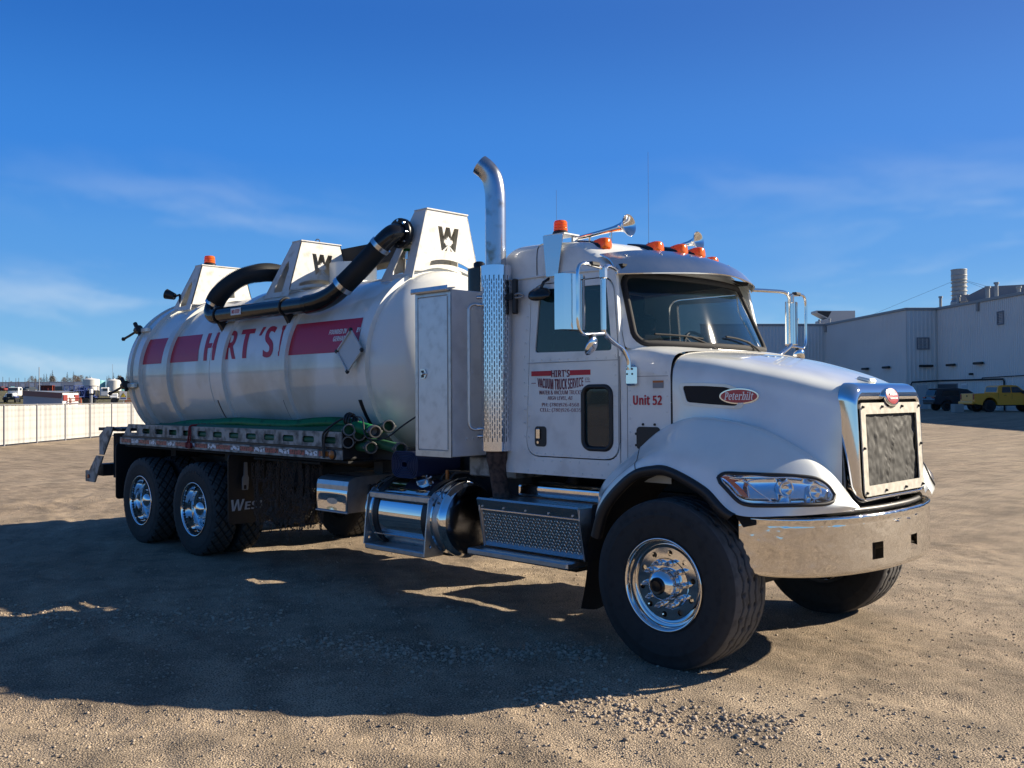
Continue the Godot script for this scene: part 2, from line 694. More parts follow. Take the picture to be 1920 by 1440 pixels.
	M.black_gloss = sm(0.010, 0.010, 0.011, 0.16)
	M.black_matte = sm(0.014, 0.014, 0.015, 0.85)
	M.frame = sm(0.018, 0.018, 0.02, 0.6)
	M.frame.albedo_texture = noise_tex(0.02, [0.0, gray(0.7), 0.6, gray(1.0), 1.0, Color(2.2, 1.8, 1.4)], 256, 5, 27)
	tri_map(M.frame, 1.5)
	M.dark_inside = sm(0.005, 0.0055, 0.007, 0.85)
	M.seat = sm(0.014, 0.016, 0.018, 0.8)
	M.bellows = sm(0.018, 0.018, 0.018, 0.6)
	M.green = sm(0.008, 0.175, 0.062, 0.34)
	M.green.albedo_texture = noise_tex(0.02, [0.0, gray(0.65), 0.5, gray(1.0), 1.0, gray(1.1)], 256, 4, 45); tri_map(M.green, 1.5)
	M.green_old = sm(0.022, 0.105, 0.048, 0.55)
	M.blue_tarp = sm(0.006, 0.014, 0.06, 0.55)
	M.amber = sm(0.85, 0.20, 0.006, 0.12); M.amber.clearcoat_enabled = true; M.amber.clearcoat = 1.0; M.amber.clearcoat_roughness = 0.04
	M.amber.backlight_enabled = true; M.amber.backlight = Color(0.9, 0.36, 0.02)
	M.amber_worn = sm(0.42, 0.13, 0.02, 0.4)
	var gl := sm(0.006, 0.022, 0.032, 0.02); gl.transparency = BaseMaterial3D.TRANSPARENCY_ALPHA; gl.albedo_color.a = 0.55
	M.glass = gl
	var gl2 := sm(0.008, 0.042, 0.055, 0.03); gl2.transparency = BaseMaterial3D.TRANSPARENCY_ALPHA; gl2.albedo_color.a = 0.62
	M.glass_dark = gl2
	var lens := sm(0.9, 0.92, 0.95, 0.02); lens.transparency = BaseMaterial3D.TRANSPARENCY_ALPHA; lens.albedo_color.a = 0.03
	M.lens = lens
	M.rtape_red = sm(0.42, 0.075, 0.065, 0.4)
	M.rtape_white = sm(0.78, 0.78, 0.80, 0.35)
	for k in ["rtape_red", "rtape_white"]:
		M[k].albedo_texture = noise_tex(0.03, [0.0, gray(0.25), 0.36, gray(0.45), 0.42, gray(0.95), 1.0, gray(1.0)], 256, 4, 51)
		tri_map(M[k], 2.2)
	M.canvas = sm(0.62, 0.58, 0.49, 0.75)
	M.canvas.albedo_texture = noise_tex(0.02, [0.0, gray(0.8), 1.0, gray(1.05)], 256, 4, 61); tri_map(M.canvas, 2.0)
	M.chain = sm(0.115, 0.082, 0.062, 0.7, 0.5)
	M.strap_red = sm(0.20, 0.012, 0.012, 0.7)
	M.concrete = sm(0.30, 0.29, 0.27, 0.9)
	M.coupling = sm(0.15, 0.15, 0.145, 0.5, 0.6)
	# buildings and far things
	var wall := sm(0.72, 0.695, 0.65, 0.55)
	wall.albedo_texture = noise_tex(0.004, [0.0, gray(0.9), 1.0, gray(1.03)], 256, 3, 71)
	M.cladding = tri_map(wall, 0.06, true)
	M.trim = sm(0.30, 0.295, 0.28, 0.6)
	M.hvac = sm(0.42, 0.42, 0.42, 0.5)
	M.galv = sm(0.30, 0.31, 0.31, 0.45, 0.5)
	var fw := sm(0.44, 0.435, 0.415, 0.6)
	fw.albedo_texture = noise_tex(0.02, [0.0, gray(0.82), 0.5, gray(0.97), 1.0, gray(1.0)], 256, 4, 73)
	M.fence_slat = tri_map(fw, 0.7)
	M.post = sm(0.25, 0.25, 0.26, 0.5, 0.5)
	M.yellow = sm(0.90, 0.36, 0.008, 0.3); M.yellow.clearcoat_enabled = true
	M.navy = sm(0.012, 0.022, 0.035, 0.2); M.navy.clearcoat_enabled = true
	M.white_plain = sm(0.72, 0.71, 0.68, 0.5)
	M.cap_metal = sm(0.16, 0.165, 0.18, 0.16, 1.0)
	M.placard = sm(0.50, 0.51, 0.50, 0.55, 0.25)
	M.grey_plain = sm(0.20, 0.21, 0.23, 0.6)
	M.pale = sm(0.50, 0.50, 0.50, 0.6)
	M.maroon = sm(0.13, 0.02, 0.02, 0.55)
	M.shed_grey = sm(0.30, 0.31, 0.35, 0.6)
	M.teal = sm(0.16, 0.42, 0.46, 0.5)
	M.tank_white = sm(0.62, 0.60, 0.56, 0.55)
	M.blue_paint = sm(0.012, 0.035, 0.16, 0.45)
	M.orange = sm(0.50, 0.09, 0.03, 0.5)
	M.sign_yellow = sm(0.70, 0.52, 0.03, 0.5)
	M.grass = sm(0.11, 0.105, 0.035, 0.95)
	M.grass.albedo_texture = noise_tex(0.05, [0.0, gray(0.7), 1.0, gray(1.25)], 256, 4, 81); tri_map(M.grass, 0.2, true)
	M.spruce = sm(0.022, 0.032, 0.020, 0.9)
	M.twig = sm(0.15, 0.13, 0.11, 0.9)
	M.bark = sm(0.09, 0.075, 0.06, 0.9)
	M.wood_post = sm(0.07, 0.06, 0.055, 0.9)
	M.tail_red = sm(0.25, 0.01, 0.012, 0.2)
	M.stone = sm(1, 1, 1, 0.9); M.stone.vertex_color_use_as_albedo = true

# ------------------------------------------------------------------ sky
func sky_picture() -> ImageTexture:
	var w := 2048
	var h := 1024
	var im := Image.create(w, h, false, Image.FORMAT_RGBF)
	var fa := FastNoiseLite.new(); fa.seed = 4; fa.frequency = 1.0; fa.fractal_octaves = 6; fa.fractal_gain = 0.6
	var fb := FastNoiseLite.new(); fb.seed = 11; fb.frequency = 1.0; fb.fractal_octaves = 3
	var sd := SUN.normalized()
	var stops := [0.0, 3.0, 8.0, 14.0, 22.0, 32.0, 50.0, 90.0]
	var cols := [Vector3(0.36, 0.61, 0.80), Vector3(0.225, 0.50, 0.80), Vector3(0.105, 0.345, 0.775), Vector3(0.046, 0.238, 0.72), Vector3(0.024, 0.150, 0.54), Vector3(0.024, 0.125, 0.40), Vector3(0.028, 0.105, 0.30), Vector3(0.030, 0.095, 0.24)]
	for y in h:
		var el := 90.0 - (y + 0.5) / h * 180.0
		var base := Vector3(0.16, 0.13, 0.10)
		if el >= 0.0:
			for k in stops.size() - 1:
				if el <= stops[k + 1]:
					base = cols[k].lerp(cols[k + 1], smoothstep(stops[k], stops[k + 1], el) * 0.5 + 0.5 * (el - stops[k]) / (stops[k + 1] - stops[k])); break
		elif el > -1.0: base = cols[0]
		var e := deg_to_rad(el)
		for x in w:
			var c := base
			if el > -1.0:
				var a := TAU * (x + 0.5) / w
				var d := Vector3(sin(a) * cos(e), sin(e), -cos(a) * cos(e))
				var cs := maxf(0.0, d.dot(sd))
				c += Vector3(0.95, 0.95, 0.92) * (pow(0.5 + 0.5 * d.dot(sd), 5.0) * 0.10 + pow(cs, 40.0) * 0.12)
				if el < 18.0:
					# thin ice cloud: streaks on a plane high above
					var den := d.y + 0.09
					var px := d.x / den
					var pz := d.z / den
					var az := rad_to_deg(atan2(-d.x, -d.z))
					var mask := 0.10 + 0.9 * smoothstep(50.0, 66.0, az) * smoothstep(100.0, 82.0, az) + 1.0 * smoothstep(40.0, 31.0, az) * smoothstep(2.0, 14.0, az)
					mask *= smoothstep(-0.45, 0.35, fb.get_noise_2d(px * 0.22 + 9.3, pz * 0.22 - 2.1))
					var q := fa.get_noise_2d(az * 0.045 + el * 0.05 + 3.0, el * 0.30 - az * 0.028 + fb.get_noise_2d(az * 0.03, el * 0.08) * 0.8)
					var dens := clampf((q + 0.14) * 1.5, 0.0, 1.0) * minf(mask, 1.0)
					dens *= smoothstep(15.0, 6.5, el) * 0.42
					c = c.lerp(Vector3(0.80, 0.88, 0.94), clampf(dens, 0.0, 0.72))
			im.set_pixel(x, y, Color(c.x / EXPOSURE, c.y / EXPOSURE, c.z / EXPOSURE))
	return ImageTexture.create_from_image(im)

# ------------------------------------------------------------------ ground
var gn := FastNoiseLite.new()
var gn2 := FastNoiseLite.new()
var gn3 := FastNoiseLite.new()

func far_rise(x: float, z: float) -> float:
	# the land climbs behind the fence on the left and a little towards the building on the right
	var q := Vector2(x, z)
	var d := -(q.x + 6.0)
	var left := (smoothstep(75.0, 150.0, d) * 1.1 + smoothstep(140.0, 240.0, d) * 2.7 + smoothstep(240.0, 300.0, d) * 0.5) * smoothstep(-75.0, -35.0, q.y + 0.55 * (-q.x - 40.0) - 20.0)
	var right := smoothstep(28.0, 66.0, -q.y) * 0.40 * smoothstep(-55.0, -30.0, q.x)
	return left + right

func ground_h(x: float, z: float) -> float:
	var h := gn.get_noise_2d(x, z) * 0.013 + gn2.get_noise_2d(x, z) * 0.008
	h += gn3.get_noise_2d(x * 0.35 + z * 0.25, z * 1.6 - x * 0.9) * 0.007
	# keep the ground under the tyres flat
	var near := 1.0 - smoothstep(0.2, 0.9, Vector2(absf(z) - 1.1, maxf(absf(x) - 0.35, 0.0)).length())
	near = maxf(near, 1.0 - smoothstep(0.2, 0.9, Vector2(absf(z) - 1.0, maxf(absf(x + 7.1) - 1.0, 0.0)).length()))
	return h * (1.0 - 0.8 * near) + track(x, z).x * (1.0 - near)

# worn wheel tracks: arcs across the yard. x: height, y: tone
const ARCS := [[-2.0, -14.0, 15.2], [-2.0, -14.0, 17.3], [-14.0, 16.0, 15.5], [-14.0, 16.0, 17.6], [9.0, 18.0, 15.4], [9.0, 18.0, 17.4], [-9.0, -8.0, 9.2], [-9.0, -8.0, 11.1], [14.0, -30.0, 33.2], [14.0, -30.0, 35.3], [3.0, 24.0, 20.2], [30.0, 6.0, 27.4], [30.0, 6.0, 29.5]]
func track(x: float, z: float) -> Vector2:
	var o := Vector2.ZERO
	for k in ARCS.size():
		var a: Array = ARCS[k]
		var dx: float = x - a[0]
		var dz: float = z - a[1]
		var d: float = sqrt(dx * dx + dz * dz) - a[2]
		if absf(d) > 0.6: continue
		var w := exp(-pow(d / 0.17, 4.0))
		var edge := exp(-pow((absf(d) - 0.24) / 0.07, 2.0))
		var along: float = atan2(dz, dx) * a[2]
		var fade := clampf(0.55 + 1.3 * gn.get_noise_2d(along * 0.5 + k * 31.0, k * 7.0), 0.0, 1.0)
		var lug := sin(along * 62.0 + (8.0 if d > 0.0 else -8.0) * d * 4.0)
		o.x += fade * (-0.010 * w + 0.006 * edge + 0.0022 * w * lug)
		o.y += fade * (0.20 * w - 0.13 * edge + 0.06 * w * lug)
	return o

func ground_col(x: float, z: float) -> Color:
	var a := gn.get_noise_2d(x * 0.6 + 40.0, z * 0.6)
	var s := gn3.get_noise_2d(x * 0.28 + z * 0.20 + 70.0, z * 1.9 - x * 1.1)
	var k := 1.50 + a * 0.34 + s * 0.46
	if absf(x + 4.0) + absf(z) < 60.0: k += track(x, z).y
	k *= 1.0 + 0.25 * gn2.get_noise_2d(x * 1.3 + 11.0, z * 1.3)
	if x < -58.0:
		var gr := smoothstep(-85.0, -100.0, x) * smoothstep(-320.0, -260.0, x)
		return Color(0.285 * k, 0.222 * k, 0.155 * k).lerp(Color(0.088 * k, 0.078 * k, 0.028 * k), gr)
	return Color(0.285 * k, 0.220 * k * (1.0 + a * 0.03), 0.150 * k * (1.0 + a * 0.06))

func build_ground() -> void:
	gn.seed = 3; gn.frequency = 0.45; gn.fractal_octaves = 4
	gn2.seed = 8; gn2.frequency = 5.0; gn2.fractal_octaves = 3
	gn3.seed = 21; gn3.frequency = 0.8; gn3.fractal_octaves = 4
	var g := sm(1, 1, 1, 0.95)
	g.vertex_color_use_as_albedo = true
	g.albedo_texture = noise_tex(0.11, [0.0, Color(0.30, 0.29, 0.28), 0.32, Color(0.58, 0.57, 0.56), 0.46, gray(0.80), 0.60, gray(0.92), 0.75, gray(1.0), 1.0, gray(1.0)], 1024, 6, 91)
	g.detail_enabled = true
	g.detail_blend_mode = BaseMaterial3D.BLEND_MODE_MUL
	g.detail_albedo = noise_tex(0.012, [0.0, gray(0.78), 0.5, gray(0.97), 1.0, gray(1.1)], 512, 5, 92)
	g.detail_uv_layer = BaseMaterial3D.DETAIL_UV_2
	g.uv2_triplanar = true; g.uv2_world_triplanar = true; g.uv2_scale = Vector3.ONE * 0.23
	g.heightmap_enabled = true
	g.heightmap_texture = noise_tex(0.13, [], 1024, 4, 93)
	g.heightmap_scale = 0.85
	tri_map(g, 0.55, true)
	M.ground = g
	# one sheet: rows and columns get wider apart with the distance from the truck
	var xs := PackedFloat32Array()
	var zs := PackedFloat32Array()
	var x := -14.0
	while x < 6.0: xs.append(x); x += 0.032
	var st := 0.06
	x = 6.0
	while x < 900.0: xs.append(x); x += st; st *= 1.10
	st = 0.06; x = -14.0 - st
	var left := PackedFloat32Array()
	while x > -900.0: left.append(x); st *= 1.08; x -= st
	left.reverse(); left.append_array(xs); xs = left
	var z := -5.0
	while z < 6.5: zs.append(z); z += 0.032
	st = 0.08; z = 6.5
	while z < 500.0: zs.append(z); z += st; st *= 1.2
	st = 0.06; z = -5.0 - st
	var back := PackedFloat32Array()
	while z > -900.0: back.append(z); st *= 1.08; z -= st
	back.reverse(); back.append_array(zs); zs = back
	var b := MB.new()
	var nx := xs.size()
	var nz := zs.size()
	var hs := PackedFloat32Array()
	hs.resize(nx * nz)
	for i in nz:
		for j in nx:
			var px := xs[j]
			var pz := zs[i]
			var far := absf(px + 4.0) + absf(pz)
			hs[i * nx + j] = (ground_h(px, pz) if far < 60.0 else 0.0) + (far_rise(px, pz) if far > 34.0 else 0.0)
	for i in nz:
		for j in nx:
			var px := xs[j]
			var pz := zs[i]
			var k := i * nx + j
			var hl := hs[i * nx + maxi(j - 1, 0)]
			var hr := hs[i * nx + mini(j + 1, nx - 1)]
			var hd := hs[maxi(i - 1, 0) * nx + j]
			var hu := hs[mini(i + 1, nz - 1) * nx + j]
			b.v.append(Vector3(px, hs[k], pz))
			b.n.append(Vector3((hl - hr) / (xs[mini(j + 1, nx - 1)] - xs[maxi(j - 1, 0)]), 1.0, (hd - hu) / (zs[mini(i + 1, nz - 1)] - zs[maxi(i - 1, 0)])).normalized())
			b.uv.append(Vector2(px, pz))
			b.col.append(ground_col(px, pz))
	b.use_col = true
	for i in nz - 1:
		for j in nx - 1:
			var a := i * nx + j
			b.idx.append_array(PackedInt32Array([a, a + 1, a + nx + 1, a, a + nx + 1, a + nx]))
	structure(put("ground", b.mesh(), g))
	# loose stones
	var s := MB.new()
	var rows: Array = []
	var ph := [0.0, 0.9, 2.1, 3.3, 4.4, 5.4]
	for e in 4:
		var r := PackedVector3Array()
		for k in 6:
			var el: float = [-1.2, -0.35, 0.5, 1.3][e]
			var w: float = [1.0, 0.86, 1.08, 0.93, 1.05, 0.85][(k + e) % 6]
			r.append(Vector3(cos(ph[k]) * cos(el) * w, sin(el) * 0.62, sin(ph[k]) * cos(el) * w))
		rows.append(r)
	s.grid(rows, false, true)
	var sm_ := s.mesh()
	var place: Array[Transform3D] = []
	var tint: Array[Color] = []
	var add := func(px: float, pz: float, r: float) -> void:
		var tb := Basis(Vector3.UP, rng.randf() * TAU) * Basis(Vector3.RIGHT, rng.randf_range(-0.5, 0.5))
		tb = tb.scaled(Vector3(r * rng.randf_range(0.8, 1.3), r * rng.randf_range(0.7, 1.1), r))
		place.append(Transform3D(tb, Vector3(px, ground_h(px, pz) + r * 0.22, pz)))
		var k := rng.randf_range(0.8, 1.6)
		tint.append(Color(0.29 * k, 0.235 * k, 0.175 * k))
	for k in 60000:
		var px := rng.randf_range(-14.0, 5.5)
		var pz := rng.randf_range(-3.5, 6.0)
		if gn.get_noise_2d(px * 1.4 + 200.0, pz * 1.4) + rng.randf_range(-0.5, 0.5) < 0.0: continue
		add.call(px, pz, 0.0025 + 0.009 * pow(rng.randf(), 4.0))
	# windrows of coarser stones left by a grader
	for band in [[Vector2(-6.2, 4.6), Vector2(-2.9, 2.35), 0.22, 1700], [Vector2(-2.4, 2.75), Vector2(-0.4, 1.35), 0.14, 1500], [Vector2(-0.3, 2.2), Vector2(1.2, 1.9), 0.16, 1300], [Vector2(1.6, 2.3), Vector2(3.2, 2.4), 0.35, 1100]]:
		for k in band[3]:
			var t := rng.randf()
			var c: Vector2 = (band[0] as Vector2).lerp(band[1], t)
			var d: Vector2 = ((band[1] as Vector2) - (band[0] as Vector2)).normalized().orthogonal()
			c += d * (rng.randfn(0.0, band[2]) + sin(t * 9.0) * 0.10)
			add.call(c.x, c.y, 0.004 + 0.015 * pow(rng.randf(), 3.0))
	for k in 14000:
		var px := rng.randf_range(-5.0, 6.0)
		var pz := rng.randf_range(1.0, 6.0)
		add.call(px, pz, 0.003 + 0.009 * pow(rng.randf(), 3.0))
	var mm := MultiMesh.new()
	mm.transform_format = MultiMesh.TRANSFORM_3D
	mm.use_colors = true
	mm.mesh = sm_
	mm.instance_count = place.size()
	for k in place.size():
		mm.set_instance_transform(k, place[k])
		mm.set_instance_color(k, tint[k])
	var mi := MultiMeshInstance3D.new()
	mi.name = "gravel"
	mi.multimesh = mm
	mi.material_override = M.stone
	add_child(mi)
	tag(mi, "loose brown gravel stones scattered over the yard", "gravel")
	stuff(mi)

# ------------------------------------------------------------------ the truck (x forward, y up, z to its right; origin on the ground under the front axle)
func build_truck() -> void:
	T = node("tanker_truck")
	tag(T, "white vacuum tanker truck with chrome front and red striped tank, parked on gravel", "truck")
	build_chassis()
	build_wheels()
	build_tank()
	build_deck()
	build_cab()
	build_hood()
	build_front()
	build_cab_extras()
	build_side_gear()

func V(a: Array) -> PackedVector3Array:
	var o := PackedVector3Array()
	for i in range(0, a.size(), 3): o.append(Vector3(a[i], a[i + 1], a[i + 2]))
	return o

func build_chassis() -> void:
	for s in [-1.0, 1.0]:
		var b := MB.new()
		b.box(Vector3(-4.2, 0.90, 0.43 * s), Vector3(10.1, 0.27, 0.012))
		for y in [0.77, 1.03]: b.box(Vector3(-4.2, y, 0.39 * s), Vector3(10.1, 0.012, 0.08))
		put("frame_rail", b.mesh(), M.frame, T)
	for x in [-8.9, -7.1, -5.2, -3.2, -1.6]:
		put("crossmember", MB.new().box(Vector3(x, 0.9, 0), Vector3(0.12, 0.2, 0.76)).mesh(), M.frame, T)
	var fa := MB.new()
	fa.tube(V([0, 0.50, -1.0, 0, 0.50, -0.75, 0, 0.42, -0.5, 0, 0.42, 0.5, 0, 0.50, 0.75, 0, 0.50, 1.0]), 0.055, 10)
	put("front_axle", fa.mesh(), M.frame, T)
	for s in [-1.0, 1.0]:
		var sp := MB.new()
		sp.tube(smooth(V([-0.85, 0.72, 0.45 * s, -0.4, 0.60, 0.45 * s, 0, 0.56, 0.45 * s, 0.4, 0.60, 0.45 * s, 0.8, 0.72, 0.45 * s]), 4), 0.045, 6)
		put("leaf_spring", sp.mesh(), M.frame, T)
	for x in [-6.42, -7.79]:
		var ax := MB.new()
		ax.cyl(Vector3(x, 0.516, -1.1), Vector3(x, 0.516, 1.1), 0.075, -1.0, 12)
		ax.lathe(PackedVector2Array([Vector2(0.03, -0.28), Vector2(0.2, -0.2), Vector2(0.24, 0.0), Vector2(0.2, 0.2), Vector2(0.03, 0.28)]), Transform3D(Basis.IDENTITY, Vector3(x, 0.52, 0)), 18, false)
		put("drive_axle", ax.mesh(), M.frame, T)
	var dl := MB.new()
	dl.cyl(Vector3(-1.7, 0.75, 0), Vector3(-6.2, 0.56, 0), 0.06)
	put("drive_shaft", dl.mesh(), M.frame, T)
	var en := MB.new()
	en.box(Vector3(-0.1, 1.12, 0), Vector3(1.5, 0.75, 0.7), 0.06)
	en.box(Vector3(-1.3, 0.85, 0), Vector3(1.1, 0.5, 0.5), 0.1)
	put("engine", en.mesh(), M.frame, T)
	var rd := MB.new()
	rd.box(Vector3(0.72, 1.32, 0), Vector3(0.12, 0.9, 0.86))
	put("radiator", rd.mesh(), M.black_matte, T)
	# inner wheel wells
	for s in [-1.0, 1.0]:
		var rows: Array = []
		for k in 15:
			var a := lerpf(0.60, PI - 0.05, k / 14.0)
			rows.append(V([cos(a) * 0.69, 0.56 + sin(a) * 0.70, 0.60 * s, cos(a) * 0.69, 0.56 + sin(a) * 0.70, 1.215 * s]))
		var w := MB.new()
		w.grid(rows)
		put("wheel_well_liner", w.mesh(), M.black_matte, T)

# ------------------------------------------------------------------ wheels
func tyre_mesh(R: float, W: float, rim: float, kind: int) -> ArrayMesh:
	var hw := W * 0.5
	# half profile from the bead to the shoulder: (radius, z)
	var side := PackedVector2Array([Vector2(rim - 0.012, hw * 0.72), Vector2(rim + 0.004, hw * 0.86), Vector2(rim + 0.012, hw * 0.90), Vector2(rim + 0.03, hw * 0.925), Vector2(rim + 0.034, hw * 0.95), Vector2(rim + 0.042, hw * 0.945), Vector2(lerpf(rim, R, 0.33), hw * 0.985), Vector2(lerpf(rim, R, 0.45), hw), Vector2(lerpf(rim, R, 0.58), hw * 1.0), Vector2(lerpf(rim, R, 0.60), hw * 1.012), Vector2(lerpf(rim, R, 0.64), hw * 1.008), Vector2(lerpf(rim, R, 0.66), hw * 0.992), Vector2(lerpf(rim, R, 0.75), hw * 0.975), Vector2(lerpf(rim, R, 0.84), hw * 0.95), Vector2(R - 0.028, hw * 0.93), Vector2(R - 0.016, hw * 0.905)])
	var tz := 64 if kind == 0 else 40
	var N := 352 if kind == 0 else 288
	var prof: Array = []
	for q in side: prof.append([q.x, q.y, -1.0])
	for k in tz + 1:
		var u := 1.0 - 2.0 * k / tz
		prof.append([R - 0.012 * pow(absf(u), 5.0), u * hw * 0.885, u])
	for k in range(side.size() - 1, -1, -1): prof.append([side[k].x, -side[k].y, -1.0])
	var rows: Array = []
	for s in N:
		var a := TAU * s / N
		var r := PackedVector3Array()
		for q in prof:
			var rad: float = q[0]
			if q[2] >= -1.0 and absf(q[1]) <= hw * 0.886 + 1e-6:
				rad -= groove(a, q[2], kind, R)
			elif kind == 1 and rad > lerpf(0.3, R, 0.86) :
				rad -= 0.010 * step_(sin(a * 44.0), 0.25)
			r.append(Vector3(cos(a) * rad, sin(a) * rad, q[1]))
		rows.append(r)
	var b := MB.new()
	b.grid(rows, true, false)
	b.use_col = true
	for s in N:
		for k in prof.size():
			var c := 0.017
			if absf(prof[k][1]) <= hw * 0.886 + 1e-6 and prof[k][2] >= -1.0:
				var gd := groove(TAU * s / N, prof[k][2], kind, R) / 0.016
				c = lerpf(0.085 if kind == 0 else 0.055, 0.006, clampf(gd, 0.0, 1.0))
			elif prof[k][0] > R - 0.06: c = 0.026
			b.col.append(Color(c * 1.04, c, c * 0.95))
	return b.mesh()

func step_(v: float, w: float) -> float: return smoothstep(-w, w, v)

func groove(a: float, u: float, kind: int, R: float) -> float:
	if kind == 0:
		var zig := 0.055 * (absf(fposmod(a * 22.0 / TAU, 1.0) * 2.0 - 1.0) * 2.0 - 1.0)
		var d := 0.0
		for c in [-0.62, -0.21, 0.21, 0.62]:
			d = maxf(d, 1.0 - smoothstep(0.020, 0.055, absf(u - c - zig)))
		# short sipes leaving the grooves
		var cell := fposmod(a * 22.0 / TAU + (0.5 if absf(u) > 0.42 else 0.0), 1.0)
		var near := 1.0 - smoothstep(0.10, 0.14, absf(absf(u) - (0.62 if absf(u) > 0.42 else 0.21)))
		d = maxf(d, (1.0 - smoothstep(0.04, 0.10, absf(cell - 0.5))) * near * 0.8)
		return d * 0.016
	# diamond lugs
	var p := a * 26.0 / TAU
	var q := u * 2.6
	var e1 := absf(fposmod(p + q * 0.5, 1.0) - 0.5)
	var e2 := absf(fposmod(p - q * 0.5, 1.0) - 0.5)
	var m := minf(0.5 - e1, 0.5 - e2)
	return (1.0 - smoothstep(0.05, 0.12, m)) * 0.017

func build_wheels() -> void:
	var tf := tyre_mesh(0.555, 0.395, 0.288, 0)
	var tr := tyre_mesh(0.525, 0.285, 0.288, 1)
	# front rim, z = 0 at the outer lip
	var r := MB.new()
	r.lathe(PackedVector2Array([Vector2(0.283, -0.02), Vector2(0.296, -0.012), Vector2(0.305, -0.004), Vector2(0.306, 0.004), Vector2(0.300, 0.010), Vector2(0.290, 0.006), Vector2(0.284, -0.006), Vector2(0.281, -0.03), Vector2(0.277, -0.055), Vector2(0.270, -0.070), Vector2(0.258, -0.074), Vector2(0.246, -0.066), Vector2(0.236, -0.055)]), Transform3D.IDENTITY, 72, false)
	r.lathe(PackedVector2Array([Vector2(0.288, -0.34), Vector2(0.275, -0.30), Vector2(0.270, -0.075)]), Transform3D.IDENTITY, 48, false)
	var holes: Array = []
	for k in 10: holes.append(ellipse(cos(TAU * k / 10 + 0.2) * 0.203, sin(TAU * k / 10 + 0.2) * 0.203, 0.0195, 0.0195, 14))
	r.prism(ellipse(0, 0, 0.237, 0.237, 72), holes, xf(Vector3(0, 0, -0.072)), 0.017)
	r.lathe(PackedVector2Array([Vector2(0.168, -0.055), Vector2(0.164, -0.049), Vector2(0.11, -0.046)]), Transform3D.IDENTITY, 48)
	var rim_f := r.mesh()
	var hc := MB.new()
	hc.lathe(PackedVector2Array([Vector2(0.108, -0.05), Vector2(0.108, -0.02), Vector2(0.100, 0.012), Vector2(0.086, 0.034), Vector2(0.062, 0.046), Vector2(0.054, 0.048)]), Transform3D.IDENTITY, 40, false)
	var hub_f := hc.mesh()
	var oc := MB.new()
	oc.lathe(PackedVector2Array([Vector2(0.056, 0.04), Vector2(0.056, 0.062), Vector2(0.050, 0.068), Vector2(0.036, 0.066), Vector2(0.034, 0.072), Vector2(0.001, 0.073)]), Transform3D.IDENTITY, 32)
	var oil := oc.mesh()
	var ln := MB.new()
	ln.lathe(PackedVector2Array([Vector2(0.021, 0.0), Vector2(0.021, 0.006), Vector2(0.0165, 0.010), Vector2(0.0185, 0.018), Vector2(0.0165, 0.026), Vector2(0.019, 0.034), Vector2(0.0165, 0.042), Vector2(0.015, 0.050), Vector2(0.008, 0.068), Vector2(0.003, 0.082), Vector2(0.0005, 0.086)]), Transform3D.IDENTITY, 16, false)
	var nut := ln.mesh()
	for s in [1.0, -1.0]:
		var at := Transform3D(Basis(Vector3.UP, 0.0 if s > 0 else PI), Vector3(0, 0.535, 1.269 * s))
		var w := node("front_wheel", T, at)
		put("tyre", tf, M.tyre, w, xf(Vector3(0, 0, -0.185)))
		if s > 0:
			var rimo := put("rim", rim_f, M.chrome, w)
			put("hub_cap", hub_f, M.chrome, w)
			put("oil_cap", oil, M.black_gloss, w)
			for k in 10:
				var a := TAU * k / 10 + 0.05
				put("lug_nut", nut, M.chrome, w, xf(Vector3(cos(a) * 0.143, sin(a) * 0.143, -0.047)))
			var sw := "/65 R 22.5"
			for k in sw.length():
				if sw[k] == " ": continue
				var a := deg_to_rad(124.0 - k * 7.2)
				put("sidewall_letter", letters(sw[k], bold, 0.028, 0.003, Transform3D.IDENTITY), M.rubber, w, Transform3D(Basis(Vector3(0, 0, 1), a - PI / 2), Vector3(cos(a) * 0.468, sin(a) * 0.468, 0.0105)))
		else:
			put("rim", rim_f, M.chrome, w)
	# drive wheels: outer tyre with a deep rim, inner tyre
	var q := MB.new()
	q.lathe(PackedVector2Array([Vector2(0.285, -0.02), Vector2(0.298, -0.010), Vector2(0.305, 0.0), Vector2(0.303, 0.007), Vector2(0.296, 0.009), Vector2(0.287, 0.0), Vector2(0.283, -0.02), Vector2(0.281, -0.065), Vector2(0.266, -0.082), Vector2(0.262, -0.125), Vector2(0.252, -0.150), Vector2(0.225, -0.158), Vector2(0.20, -0.146)]), Transform3D.IDENTITY, 72, false)
	var h2: Array = []
	for k in 10: h2.append(ellipse(cos(TAU * k / 10) * 0.182, sin(TAU * k / 10) * 0.182, 0.017, 0.017, 12))
	q.prism(ellipse(0, 0, 0.202, 0.202, 48), h2, xf(Vector3(0, 0, -0.162)), 0.016)
	var rim_r := q.mesh()
	var hb := MB.new()
	hb.lathe(PackedVector2Array([Vector2(0.098, -0.15), Vector2(0.098, -0.12), Vector2(0.093, -0.085), Vector2(0.078, -0.058), Vector2(0.055, -0.042), Vector2(0.030, -0.034), Vector2(0.001, -0.032)]), Transform3D.IDENTITY, 40, false)
	var hub_r := hb.mesh()
	var ib := MB.new()
	ib.lathe(PackedVector2Array([Vector2(0.30, 0.0), Vector2(0.285, -0.02), Vector2(0.27, -0.2), Vector2(0.12, -0.21), Vector2(0.11, -0.1)]), Transform3D.IDENTITY, 40)
	var rim_in := ib.mesh()
